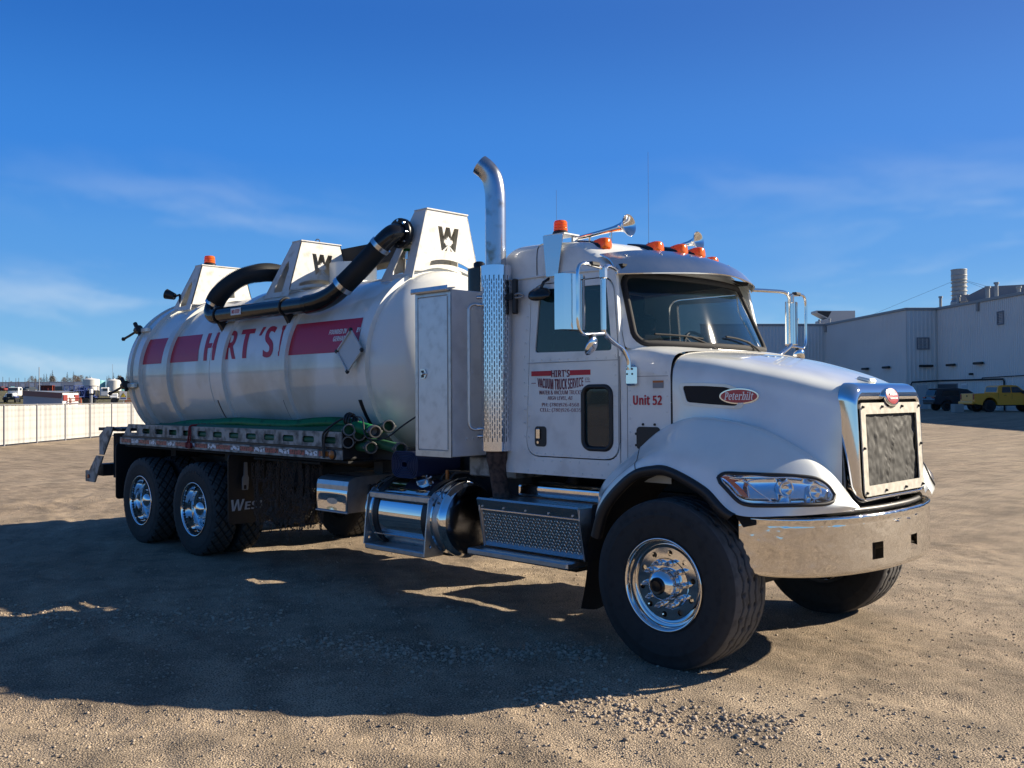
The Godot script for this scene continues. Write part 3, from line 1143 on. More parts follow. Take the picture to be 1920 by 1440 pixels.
	for s in [1.0, -1.0]:
		for x in [-6.42, -7.79]:
			var w := node("drive_wheel", T, Transform3D(Basis(Vector3.UP, 0.0 if s > 0 else PI), Vector3(x, 0.516, 1.2715 * s)))
			put("tyre", tr, M.tyre, w, xf(Vector3(0, 0, -0.132), Vector3(0, 0, 11.0 * x)))
			put("rim", rim_r, M.chrome, w)
			put("hub_cap", hub_r, M.chrome, w)
			if s > 0:
				for k in 10:
					var a := TAU * k / 10 + 0.3
					put("lug_nut", nut, M.chrome, w, Transform3D(Basis.IDENTITY.scaled(Vector3(1, 1, 0.6)), Vector3(cos(a) * 0.143, sin(a) * 0.143, -0.146)))
				if x > -7.0:
					var word := "TRIANGLE"
					for k in word.length():
						var a := deg_to_rad(112.0 - k * 8.2)
						put("sidewall_letter", letters(word[k], bold, 0.034, 0.003, Transform3D.IDENTITY), M.faint, w, Transform3D(Basis(Vector3(0, 0, 1), a - PI / 2), Vector3(cos(a) * 0.425, sin(a) * 0.425, 0.012)))
			var w2 := node("inner_drive_wheel", T, Transform3D(Basis(Vector3.UP, 0.0 if s > 0 else PI), Vector3(x, 0.516, 0.93 * s)))
			put("tyre", tr, M.tyre, w2, xf(Vector3(0, 0, -0.132), Vector3(0, 0, 7.0 * x)))
			put("rim", rim_in, M.rust, w2)

# ------------------------------------------------------------------ tank
const TR := 0.955
const TY := 2.085
func on_tank(p: Vector3) -> Vector3:
	# x along, y = arc height above the axis, z = offset from the shell
	var a := p.y / TR
	var r := TR + p.z
	return Vector3(p.x, TY + sin(a) * r, cos(a) * r)

func build_tank() -> void:
	var b := MB.new()
	var rows: Array = []
	var prof := PackedVector2Array([Vector2(0.001, -9.12), Vector2(0.35, -9.09), Vector2(0.65, -9.02), Vector2(0.85, -8.92), Vector2(0.94, -8.84), Vector2(0.955, -8.78)])
	var xx := -8.6
	while xx < -3.62: prof.append(Vector2(TR, xx)); xx += 0.24
	prof.append_array(PackedVector2Array([Vector2(0.955, -3.60), Vector2(0.945, -3.50), Vector2(0.905, -3.40), Vector2(0.82, -3.29), Vector2(0.66, -3.18), Vector2(0.42, -3.10), Vector2(0.2, -3.065), Vector2(0.001, -3.055)]))
	for q in prof:
		var r := PackedVector3Array()
		for s in 96:
			var a := TAU * s / 96
			r.append(Vector3(q.y, TY + sin(a) * q.x, cos(a) * q.x))
		rows.append(r)
	b.grid(rows, false, true)
	var tank := put("tank", b.mesh(), M.tank, T)
	# stiffening ribs: a raised channel round the shell
	for q in [[-7.755, 0.16], [-6.385, 0.19], [-5.03, 0.12], [-3.64, 0.14]]:
		put("tank_rib", rib(q[0], q[1], 0.042), M.tank, tank)
	put("rear_band", rib(-8.54, 0.17, 0.05), M.tank, tank)
	put("rear_door_ring", rib(-8.70, 0.06, 0.065), M.tank, tank)
	put("rear_flange", rib(-8.80, 0.06, 0.045), M.tank, tank)
	put("weld_seam", rib(-6.668, 0.016, 0.005), M.tank, tank)
	# red stripe pieces and the name
	for sp in [[-8.60, -7.84, 0.125, 0.472], [-7.69, -6.95, 0.125, 0.472], [-4.985, -3.73, 0.125, 0.472]]:
		var rr: Array = []
		for k in 9:
			var y: float = lerpf(sp[2], sp[3], k / 8.0)
			var off: float = -0.075 * (y - sp[2]) / 0.345
			var left: float = sp[0] + off * 0.3
			var right: float = sp[1] + off
			var row := PackedVector3Array()
			for j in 5: row.append(on_tank(Vector3(lerpf(left, right, j / 4.0), y, 0.003)))
			rr.append(row)
		var sb := MB.new()
		sb.grid(rr)
		put("red_stripe", sb.mesh(), M.red, tank)
	for lt in [["H", -6.71, 0.275], ["R", -6.22, 0.235], ["T", -5.905, 0.285], ["'", -5.63, 0.06], ["S", -5.415, 0.20], ["I", -5.175, 0.06]]:
		var is_ap: bool = lt[0] == "'"
		var hh := 0.347 if not is_ap else 0.28
		put("letter", letters(lt[0], bold, hh, 0.003, xf(Vector3(lt[1], 0.299 if not is_ap else 0.43, 0.003)), 1.0, -0.20 if not is_ap else 0.25, lt[2], on_tank, 0.04), M.red_text, tank)
	put("lettering", letters("FOUNDED IN", bold, 0.05, 0.002, xf(Vector3(-4.145, 0.338, 0.006)), 1.0, 0.0, 0.29, on_tank, 0.03), M.white_text, tank)
	put("lettering", letters("BY", bold, 0.05, 0.002, xf(Vector3(-3.80, 0.338, 0.006)), 1.0, 0.0, 0.06, on_tank, 0.03), M.white_text, tank)
	put("lettering", letters("GERHAR", bold, 0.05, 0.002, xf(Vector3(-4.09, 0.262, 0.006)), 1.0, 0.0, 0.205, on_tank, 0.03), M.white_text, tank)
	# saddles under the tank and the black straps on its flank
	for x in [-8.0, -6.6, -5.1, -3.7]:
		var sd := MB.new()
		sd.box(Vector3(x, 1.12, 0), Vector3(0.14, 0.22, 1.5))
		put("tank_saddle", sd.mesh(), M.frame, T)
	for x in [-6.535, -5.117, -3.78]:
		var st := MB.new()
		var r2: Array = []
		for k in 9:
			var y := lerpf(-0.72, -0.345, k / 8.0)
			r2.append(PackedVector3Array([on_tank(Vector3(x - 0.03, y, 0.012)), on_tank(Vector3(x + 0.03, y, 0.012))]))
		st.grid(r2)
		put("rubber_strip", st.mesh(), M.black, tank)
	# top brackets with cut-out emblems
	bracket(-3.54, true, false)
	bracket(-5.78, true, false)
	bracket(-8.10, false, true)
	# placard holder: a tilted square plate on a frame
	var pl := put("placard_holder", MB.new().box(Vector3.ZERO, Vector3(0.29, 0.29, 0.006), 0.002).mesh(), M.placard, T, Transform3D(Basis(Vector3(1, 0, 0), -0.10) * Basis(Vector3(0, 0, 1), PI / 4), Vector3(-3.765, 2.21, 1.03)))
	for k in 4:
		var a := PI / 2 * k
		var fr := MB.new()
		fr.box(Vector3(0, 0.142, 0.010), Vector3(0.30, 0.016, 0.018), 0.003)
		put("edge_bar", fr.mesh(), M.placard, pl, Transform3D(Basis(Vector3(0, 0, 1), a), Vector3.ZERO))
		put("clip", MB.new().box(Vector3(0.142, 0.142, 0.012), Vector3(0.035, 0.035, 0.03), 0.006).mesh(), M.black, pl, Transform3D(Basis(Vector3(0, 0, 1), a), Vector3.ZERO))
	# overhead suction pipe along the flank
	var pp := MB.new()
	pp.tube(smooth(V([-6.55, 2.73, 0.90, -5.9, 2.73, 0.90, -5.2, 2.725, 0.90, -4.62, 2.725, 0.90]), 3), 0.088, 20)
	var pipe := put("suction_pipe", pp.mesh(), M.black_gloss, T)
	var e1 := MB.new()
	e1.tube(smooth(V([-6.52, 2.73, 0.90, -6.63, 2.735, 0.90, -6.71, 2.785, 0.89, -6.72, 2.87, 0.865]), 5), 0.096, 18)
	put("elbow", e1.mesh(), M.black_gloss, pipe)
	var e2 := MB.new()
	e2.tube(smooth(V([-4.70, 2.725, 0.895, -4.50, 2.745, 0.87, -4.33, 2.80, 0.835, -4.215, 2.88, 0.795]), 5), 0.10, 18)
	put("elbow", e2.mesh(), M.black_gloss, pipe)
	for c in [[Vector3(-6.72, 2.865, 0.866), Vector3(-6.705, 2.895, 0.856)], [Vector3(-4.225, 2.87, 0.80), Vector3(-4.19, 2.905, 0.785)]]:
		put("clamp", MB.new().cyl(c[0], c[1], 0.112, -1.0, 20).mesh(), M.steel, pipe)
	for x in [-6.50, -5.08]:
		var cl := MB.new()
		cl.tube(ring_pts(Vector3(x, 2.728, 0.90), 0.094), 0.012, 6, false, PackedFloat32Array(), true)
		put("pipe_clamp", cl.mesh(), M.black, pipe)
		var br := MB.new()
		br.prism(poly([0.94, 2.66, 0.80, 2.64, 0.83, 2.54, 0.86, 2.53]), [], Transform3D(Basis(Vector3(0, 0, 1), Vector3(0, 1, 0), Vector3(1, 0, 0)), Vector3(x - 0.03, 0, 0)), 0.06)
		put("pipe_bracket", br.mesh(), M.black, pipe)
	var ns := put("label_plate", MB.new().box(Vector3(-5.98, 2.735, 0.99), Vector3(0.22, 0.075, 0.004)).mesh(), M.white_text, pipe)
	ns.set_meta("label", "white plate reading NO STEP in red")
	put("lettering", letters("NO STEP", bold, 0.042, 0.002, xf(Vector3(-5.98, 2.735, 0.9935)), 1.0, 0.0, 0.17), M.red_text, pipe)
	corrugated("rubber_hose", smooth(V([-6.715, 2.88, 0.86, -6.65, 2.97, 0.84, -6.568, 3.083, 0.77, -6.473, 3.191, 0.64, -6.385, 3.247, 0.48, -6.36, 3.268, 0.28, -6.30, 3.22, 0.05]), 11), 0.105, M.bellows)
	corrugated("rubber_hose", smooth(V([-4.20, 2.895, 0.79, -4.11, 2.975, 0.75, -3.989, 3.085, 0.70, -3.90, 3.18, 0.655, -3.825, 3.265, 0.615]), 11), 0.100, M.bellows)
	var he := MB.new()
	he.tube(smooth(V([-3.84, 3.25, 0.622, -3.79, 3.315, 0.585, -3.745, 3.375, 0.53, -3.735, 3.395, 0.45, -3.75, 3.40, 0.36, -3.78, 3.40, 0.20]), 5), 0.098, 18)
	var elbow := put("top_elbow", he.mesh(), M.black_gloss, T)
	put("flange", MB.new().cyl(Vector3(-3.738, 3.396, 0.455), Vector3(-3.745, 3.396, 0.405), 0.150, -1.0, 24).mesh(), M.black, elbow)
	for k in 8:
		var a := TAU * k / 8
		put("bolt", MB.new().cyl(Vector3(-3.738 + cos(a) * 0.125, 3.396 + sin(a) * 0.125, 0.475), Vector3(-3.745 + cos(a) * 0.125, 3.396 + sin(a) * 0.125, 0.395), 0.014, -1.0, 6).mesh(), M.steel, elbow)
	put("clamp", MB.new().cyl(Vector3(-3.845, 3.243, 0.625), Vector3(-3.815, 3.275, 0.61), 0.112, -1.0, 20).mesh(), M.steel, elbow)
	var vv := MB.new()
	vv.cyl(Vector3(-3.86, 3.0, 0.25), Vector3(-3.86, 3.16, 0.25), 0.045)
	vv.cyl(Vector3(-3.86, 3.16, 0.25), Vector3(-3.86, 3.24, 0.25), 0.075)
	var rv := put("relief_valve", vv.mesh(), M.steel, T)
	put("valve_cap", MB.new().cyl(Vector3(-3.86, 3.24, 0.25), Vector3(-3.86, 3.27, 0.25), 0.08, 0.06).mesh(), M.green, rv)
	# black trough on the far side of the tank top, beacon, work lamp
	var bx := MB.new()
	bx.box(Vector3(-5.62, 3.46, -0.62), Vector3(1.5, 0.26, 0.34), 0.01)
	put("black_top_box", bx.mesh(), M.black_matte, T)
	var man := MB.new()
	man.cyl(Vector3(-5.55, 3.0, -0.3), Vector3(-5.55, 3.34, -0.3), 0.28, -1.0, 24)
	put("manway", man.mesh(), M.tank, T)
	beacon(Vector3(-8.20, 3.545, 0.14), 0.075, 0.14)
	var wl := MB.new()
	wl.cyl(Vector3(-8.56, 3.14, 0.46), Vector3(-8.66, 3.18, 0.53), 0.045, 0.07, 16)
	wl.tube(V([-8.44, 3.05, 0.44, -8.46, 3.16, 0.44, -8.56, 3.14, 0.46]), 0.016, 6)
	put("work_lamp", wl.mesh(), M.black, T)
	# rear door clamps
	for y in [0.60, -0.14]:
		var base := on_tank(Vector3(-8.70, y, 0.05))
		var o := MB.new()
		o.box(base + Vector3(0.06, 0, 0.03), Vector3(0.30, 0.06, 0.05), 0.01)
		var ck := put("door_clamp", o.mesh(), M.tank, T)
		var d := MB.new()
		d.cyl(base + Vector3(-0.12, 0.0, 0.05), base + Vector3(0.0, 0.02, 0.07), 0.05, -1.0, 10)
		d.cyl(base + Vector3(-0.16, 0.10, 0.06), base + Vector3(-0.02, -0.06, 0.05), 0.028, -1.0, 8)
		d.tube(V([base.x - 0.10, base.y, base.z + 0.05, base.x - 0.28, base.y - 0.06, base.z + 0.08, base.x - 0.42, base.y - 0.10, base.z + 0.10]), 0.016, 6)
		put("lever", d.mesh(), M.frame, ck)
		put("knob", MB.new().lathe(PackedVector2Array([Vector2(0.001, -0.03), Vector2(0.026, -0.015), Vector2(0.026, 0.015), Vector2(0.001, 0.03)]), xf(base + Vector3(-0.43, -0.10, 0.10)), 10, false).mesh(), M.black, ck)

func ring_pts(c: Vector3, r: float) -> PackedVector3Array:
	var o := PackedVector3Array()
	for s in 20: o.append(c + Vector3(0, cos(TAU * s / 20), sin(TAU * s / 20)) * r)
	return o

func rib(x: float, w: float, h: float) -> ArrayMesh:
	var b := MB.new()
	var pr := [Vector2(-w / 2, -0.004), Vector2(-w / 2 + h * 0.12, h), Vector2(w / 2 - h * 0.12, h), Vector2(w / 2, -0.004)]
	for k in 3:
		var rows: Array = []
		for q in [pr[k], pr[k + 1]]:
			var r := PackedVector3Array()
			for s in 120:
				var a := TAU * s / 120
				r.append(Vector3(x + q.x, TY + sin(a) * (TR + q.y), cos(a) * (TR + q.y)))
			rows.append(r)
		b.grid(rows, false, true)
	return b.mesh()

func corrugated(called: String, path: PackedVector3Array, r: float, m: Material, parent: Node = null) -> MeshInstance3D:
	var p := PackedVector3Array()
	var radii := PackedFloat32Array()
	for i in path.size() - 1:
		for e in 2:
			p.append(path[i].lerp(path[i + 1], e * 0.5))
			radii.append(r * (1.075 if e == 0 else 0.93))
	p.append(path[path.size() - 1]); radii.append(r)
	var b := MB.new()
	b.tube(p, r, 18, true, radii)
	return put(called, b.mesh(), m, parent if parent else T)

func beacon(at: Vector3, r: float, h: float) -> void:
	var bs := MB.new()
	bs.lathe(PackedVector2Array([Vector2(0.001, 0), Vector2(r * 1.12, 0), Vector2(r * 1.12, h * 0.16), Vector2(r * 0.9, h * 0.3)]), Transform3D(Basis(Vector3(1, 0, 0), -PI / 2), at), 24)
	var o := put("beacon", bs.mesh(), M.black, T)
	var l := MB.new()
	l.lathe(PackedVector2Array([Vector2(r * 0.98, h * 0.3), Vector2(r * 0.97, h * 0.45), Vector2(r * 0.90, h * 0.47), Vector2(r * 0.97, h * 0.49), Vector2(r * 0.95, h * 0.66), Vector2(r * 0.88, h * 0.68), Vector2(r * 0.94, h * 0.70), Vector2(r * 0.92, h * 0.86), Vector2(r * 0.80, h * 0.96), Vector2(r * 0.5, h), Vector2(0.001, h)]), Transform3D(Basis(Vector3(1, 0, 0), -PI / 2), at), 24)
	put("beacon_lens", l.mesh(), M.amber, o)

func bracket(x: float, emblem: bool, square: bool) -> void:
	var wb := 0.44
	var wt := 0.275
	var yb := 2.955
	var yt := 3.63 if x > -4.0 else (3.58 if x > -7.0 else 3.53)
	if square: wb = 0.46; wt = 0.31
	# local plane: x' = -z, so the drawing reads right from the front
	var outer := PackedVector2Array([Vector2(-wt, yt), Vector2(wt, yt), Vector2(wb, yb + 0.05)])
	for k in range(1, 12):
		var zz := lerpf(wb - 0.05, -wb + 0.05, k / 12.0)
		outer.append(Vector2(zz, maxf(yb, TY + sqrt(TR * TR - zz * zz) + 0.03 - 0.10 * smoothstep(0.36, 0.42, absf(zz)))))
	outer.append(Vector2(-wb, yb + 0.05))
	var holes: Array = []
	if emblem:
		var c := Vector2(0.015, yb + (yt - yb) * 0.60)
		var s := 0.0155
		var wpoly := PackedVector2Array()
		for q in [[-11, 9.5], [-6.6, 9.5], [-4.9, 2.5], [-2.6, 9.5], [1.6, 9.5], [3.2, 2.5], [6.3, 9.5], [11, 9.5], [7.4, -9.5], [2.2, -9.5], [0.1, -4.0], [-2.0, -9.5], [-7.4, -9.5]]:
			wpoly.append(Vector2(q[0], q[1]) * s * 0.82 + c)
		var leaf := PackedVector2Array()
		for q in [[0, 4.6], [1.0, 2.7], [2.0, 3.2], [1.6, 0.9], [2.9, 2.0], [3.3, 1.2], [4.6, 1.4], [4.2, 0.1], [4.9, -0.4], [2.7, -2.2], [2.9, -3.0], [0.4, -2.8]]:
			leaf.append(Vector2(q[0], q[1] - 2.0) * s * 0.82 + c)
		for q in [[6.5, -9.0], [5.2, -10.0], [0.5, -5.2], [0.55, -10.0], [-0.55, -10.0], [-0.5, -5.2], [-5.2, -10.0], [-6.5, -9.0]]:
			leaf.append(Vector2(q[0], q[1] - 0.6) * s * 0.82 + c)
		for q in [[-0.4, -2.8], [-2.9, -3.0], [-2.7, -2.2], [-4.9, -0.4], [-4.2, 0.1], [-4.6, 1.4], [-3.3, 1.2], [-2.9, 2.0], [-1.6, 0.9], [-2.0, 3.2], [-1.0, 2.7]]:
			leaf.append(Vector2(q[0], q[1] - 2.0) * s * 0.82 + c)
		for p in Geometry2D.clip_polygons(wpoly, leaf):
			if absf(area(p)) > 0.00012 and not Geometry2D.is_polygon_clockwise(p): holes.append(p)
		# slit above the shell
		var slit := PackedVector2Array()
		for k in 9: slit.append(Vector2(lerpf(-0.30, 0.30, k / 8.0), TY + sqrt(TR * TR - pow(lerpf(-0.30, 0.30, k / 8.0), 2)) + 0.062))
		for k in range(8, -1, -1): slit.append(Vector2(lerpf(-0.30, 0.30, k / 8.0), TY + sqrt(TR * TR - pow(lerpf(-0.30, 0.30, k / 8.0), 2)) + 0.10 + 0.012 * (1.0 - pow(k / 4.0 - 1.0, 2))))
		holes.append(slit)
	else:
		holes.append(poly([0.0, yt - 0.16, 0.15, yt - 0.16, 0.17, yt - 0.42, -0.01, yt - 0.42]))
	var deep := 0.20
	var o := put("tank_top_bracket", MB.new().prism(outer, holes, cross_plane(x), 0.012).mesh(), M.bracket, T)
	put("back_plate", MB.new().prism(outer, [poly([-0.06, yt - 0.30, -0.20, yt - 0.30, -0.24, yt - 0.44, -0.10, yt - 0.44])], Transform3D(Basis(Vector3(0, 0, -1), Vector3(0.33 / (yt - yb), 1, 0), Vector3(1, 0, 0)), Vector3(x - 0.485 - yb * 0.33 / (yt - yb), 0, 0)), 0.012).mesh(), M.bracket, o)
	for s in [-1.0, 1.0]:
		# sloping side plates with a tall slot
		var top := Vector3(0, yt, wt * s)
		var bot := Vector3(0, yb - 0.02, (wb + 0.02) * s)
		var up := (top - bot)
		var ln := up.length()
		var bb := Basis(Vector3(1, 0, 0), up.normalized(), Vector3(1, 0, 0).cross(up.normalized()))
		var out := PackedVector2Array([Vector2(x + 0.012, 0), Vector2(x + 0.012, ln), Vector2(x - 0.17, ln), Vector2(x - 0.31 - 0.19, 0)])
		var slot := PackedVector2Array([Vector2(x - 0.13, 0.06), Vector2(x - 0.105, ln * 0.52), Vector2(x - 0.15, ln * 0.66), Vector2(x - 0.20, ln * 0.60), Vector2(x - 0.32, 0.10), Vector2(x - 0.31, 0.06)])
		put("side_plate", MB.new().prism(out, [slot], Transform3D(bb, bot - Vector3(0, 0, 0.0)), -0.012 * s).mesh(), M.bracket, o)
	put("top_plate", MB.new().box(Vector3(x - 0.075, yt + 0.007, 0), Vector3(0.20, 0.014, wt * 2 + 0.01), 0.003).mesh(), M.bracket, o)
	if emblem and x < -4.0:
		var ey := MB.new()
		var pts := PackedVector3Array()
		for s in 14: pts.append(Vector3(x - 0.06, yt + 0.035 + sin(TAU * s / 14) * 0.026, cos(TAU * s / 14) * 0.026))
		ey.tube(pts, 0.006, 5, false, PackedFloat32Array(), true)
		put("lifting_eye", ey.mesh(), M.frame, o)

func area(p: PackedVector2Array) -> float:
	var a := 0.0
	for i in p.size(): a += p[i].cross(p[(i + 1) % p.size()])
	return a / 2

# ------------------------------------------------------------------ hose deck along the side
func build_deck() -> void:
	for s in [1.0, -1.0]:
		var o := put("hose_tray", MB.new().box(Vector3(-6.02, 1.21, 1.085 * s), Vector3(4.86, 0.02, 0.30)).mesh(), M.frame, T)
		var b := MB.new()
		b.box(Vector3(-6.02, 1.2325, 1.243 * s), Vector3(4.86, 0.089, 0.014), 0.003)
		put("side_rail", b.mesh(), M.worn, o)
		var sh := MB.new()
		sh.box(Vector3(-6.0, 1.289, 1.225 * s), Vector3(4.8, 0.022, 0.03), 0.003)
		put("rail_gap", sh.mesh(), M.black, o)
		var holes: Array = []
		for k in 13: holes.append(rrect(-8.045 + k * 0.3545, 1.368, 0.20, 0.062, 0.022, 3))
		put("slotted_rail", MB.new().prism(rounded(poly([-8.34, 1.303, -3.595, 1.303, -3.595, 1.441, -8.205, 1.441]), 0.008, 2), holes, Transform3D(Basis.IDENTITY, Vector3(0, 0, (1.238 if s > 0 else -1.25))), 0.012).mesh(), M.worn, o)
		put("rail_top", MB.new().box(Vector3(-5.9, 1.444, 1.225 * s), Vector3(4.61, 0.006, 0.05)).mesh(), M.worn, o)
		put("inner_board", MB.new().box(Vector3(-6.02, 1.29, 0.94 * s), Vector3(4.86, 0.16, 0.01)).mesh(), M.frame, o)
		put("front_beam", MB.new().box(Vector3(-3.35, 1.24, 0.78 * s), Vector3(0.40, 0.10, 0.30)).mesh(), M.frame, o)
		put("end_plate", MB.new().box(Vector3(-3.602, 1.315, 1.09 * s), Vector3(0.012, 0.245, 0.29)).mesh(), M.frame, o)
		if s > 0:
			var k := 0
			var x := -8.40
			while x < -3.95:
				var w := 0.29 if k % 2 == 0 else 0.20
				w *= rng.randf_range(0.85, 1.05)
				put("reflector_strip", MB.new().box(Vector3(x + w / 2, 1.236, 1.2508), Vector3(w, 0.046, 0.003)).mesh(), M.rtape_red if k % 2 == 0 else M.rtape_white, o)
				x += w + rng.randf_range(0.005, 0.03)
				k += 1
			var am := MB.new()
			am.lathe(PackedVector2Array([Vector2(0.048, 0.0), Vector2(0.048, 0.012), Vector2(0.040, 0.016)]), xf(Vector3(-3.73, 1.235, 1.25)), 20)
			put("marker_lamp_base", am.mesh(), M.black, o)
			put("marker_lamp", MB.new().lathe(PackedVector2Array([Vector2(0.040, 0.012), Vector2(0.036, 0.026), Vector2(0.02, 0.034), Vector2(0.001, 0.036)]), xf(Vector3(-3.73, 1.235, 1.25)), 20, false).mesh(), M.amber_worn, o)
			put("amber_reflector", MB.new().box(Vector3(-3.87, 1.238, 1.2515), Vector3(0.12, 0.045, 0.004)).mesh(), M.amber_worn, o)
	# dark guards over the drive wheels, rear flaps and front flaps
	for s in [1.0, -1.0]:
		put("deck_floor", MB.new().box(Vector3(-6.02, 1.165, 0.60 * s), Vector3(4.86, 0.02, 1.16)).mesh(), M.black_matte, T)
		put("rear_mud_flap", MB.new().prism(rounded(poly([-0.62, 1.19, -1.235, 1.19, -1.235, 0.47, -0.62, 0.47]), 0.05), [], Transform3D(Basis(Vector3(0, 0, -1), Vector3(0, 1, 0), Vector3(1, 0, 0)), Vector3(-8.62, 0, 0)) if s > 0 else Transform3D(Basis(Vector3(0, 0, 1), Vector3(0, 1, 0), Vector3(-1, 0, 0)), Vector3(-8.62, 0, 0)), 0.012).mesh(), M.black, T)
		var fl := put("mud_flap", MB.new().prism(rounded(poly([-0.60, 1.16, -1.235, 1.16, -1.235, 0.40, -0.60, 0.40]), 0.05), [], Transform3D(Basis(Vector3(0, 0, -1), Vector3(0, 1, 0), Vector3(1, 0, 0)), Vector3(-5.72, 0, 0)) if s > 0 else Transform3D(Basis(Vector3(0, 0, 1), Vector3(0, 1, 0), Vector3(-1, 0, 0)), Vector3(-5.72, 0, 0)), 0.012).mesh(), M.black, T)
		if s > 0:
			var at := Transform3D(Basis(Vector3(0, 0, -1), Vector3(0, 1, 0), Vector3(1, 0, 0)), Vector3(-5.707, 0.605, 1.13))
			put("lettering", letters("W", bold, 0.12, 0.002, at, 1.0, 0.15, 0.16), M.pale, fl)
			put("lettering", letters("EST", bold, 0.085, 0.002, Transform3D(at.basis, Vector3(-5.707, 0.592, 0.915)), 1.0, 0.15, 0.24), M.pale, fl)
			put("hook_bar", MB.new().prism(rounded(poly([-1.075, 1.07, -1.04, 1.07, -1.035, 0.93, -1.02, 0.90, -1.03, 0.77, -1.10, 0.77, -1.10, 0.90, -1.08, 0.93]), 0.012), [rrect(-1.065, 0.80, 0.035, 0.045, 0.006)], Transform3D(Basis(Vector3(0, 0, -1), Vector3(0, 1, 0), Vector3(1, 0, 0)), Vector3(-5.66, 0, 0)), 0.012).mesh(), M.galv, fl)
	# rear under-run bumper: two stepped grey end plates on a dark beam
	var rbm := put("rear_bumper", MB.new().box(Vector3(-9.45, 0.80, 0), Vector3(0.22, 0.16, 2.2)).mesh(), M.frame, T)
	put("bumper_deck", MB.new().box(Vector3(-9.0, 1.36, 0), Vector3(0.75, 0.04, 2.3)).mesh(), M.frame, rbm)
	for s in [1.0, -1.0]:
		for q in [poly([-9.25, 1.28, -9.02, 1.40, -8.80, 1.40, -9.12, 1.02, -9.25, 1.02]), poly([-9.72, 0.785, -9.60, 0.785, -9.36, 1.0, -9.14, 1.0, -9.42, 0.635, -9.72, 0.635])]:
			put("step_plate", MB.new().prism(q, [], Transform3D(Basis.IDENTITY, Vector3(0, 0, 1.18 * s - 0.01)), 0.02).mesh(), M.worn, rbm)
		put("tail_lamp", MB.new().cyl(Vector3(-9.60, 0.71, 1.18 * s), Vector3(-9.60, 0.71, 1.205 * s), 0.028).mesh(), M.tail_red, rbm)
	put("hanging_plate", MB.new().box(Vector3(-8.95, 1.0, 0), Vector3(0.6, 0.6, 2.0)).mesh(), M.black_matte, rbm)

# ------------------------------------------------------------------ cab
func lean(p: Vector3) -> Vector3:
	var d := maxf(0.0, p.y - 2.06) * 0.125
	return Vector3(p.x, p.y, p.z - signf(p.z) * d)

func glass_at(u: float, v: float) -> Vector3:
	# windscreen surface: u across (-1..1), v from sill to header
	return Vector3(lerpf(-0.272, -0.472, v) - 0.19 * u * u - 0.02 * u * u * u * u, lerpf(2.135, 2.655, v) + 0.010 * u * u, u * lerpf(0.90, 0.80, v))

func door_loop(g: float) -> PackedVector2Array:
	return rounded(poly([-1.475 + g, 1.30 + g, -0.552 - g, 1.30 + g, -0.552 - g, 2.06, -0.652 - g, 2.645 - g, -1.475 + g, 2.645 - g]), 0.13, 6)

func tube_loop(p: PackedVector2Array, at: Transform3D, r: float, flat := 1.0) -> MB:
	var pts := PackedVector3Array()
	for q in p: pts.append(lean(at * Vector3(q.x, q.y, 0)))
	var b := MB.new()
	b.tube(pts, r, 8, false, PackedFloat32Array(), true)
	return b

func rivets(list: PackedVector3Array, r: float, out: Vector3) -> ArrayMesh:
	var b := MB.new()
	for q in list:
		var bs := Basis.IDENTITY
		if absf(out.z) < 0.5: bs = Basis(Vector3(0, 1, 0), PI / 2 * signf(out.x))
		elif out.z < 0.0: bs = Basis(Vector3(0, 1, 0), PI)
		b.lathe(PackedVector2Array([Vector2(r, 0), Vector2(r * 0.8, r * 0.45), Vector2(r * 0.3, r * 0.62), Vector2(0.0005, r * 0.65)]), Transform3D(bs, q), 8, false)
	return b.mesh()

func line_pts(a: Vector3, b: Vector3, n: int) -> PackedVector3Array:
	var o := PackedVector3Array()
	for k in n: o.append(lean(a.lerp(b, float(k) / maxi(1, n - 1))))
	return o

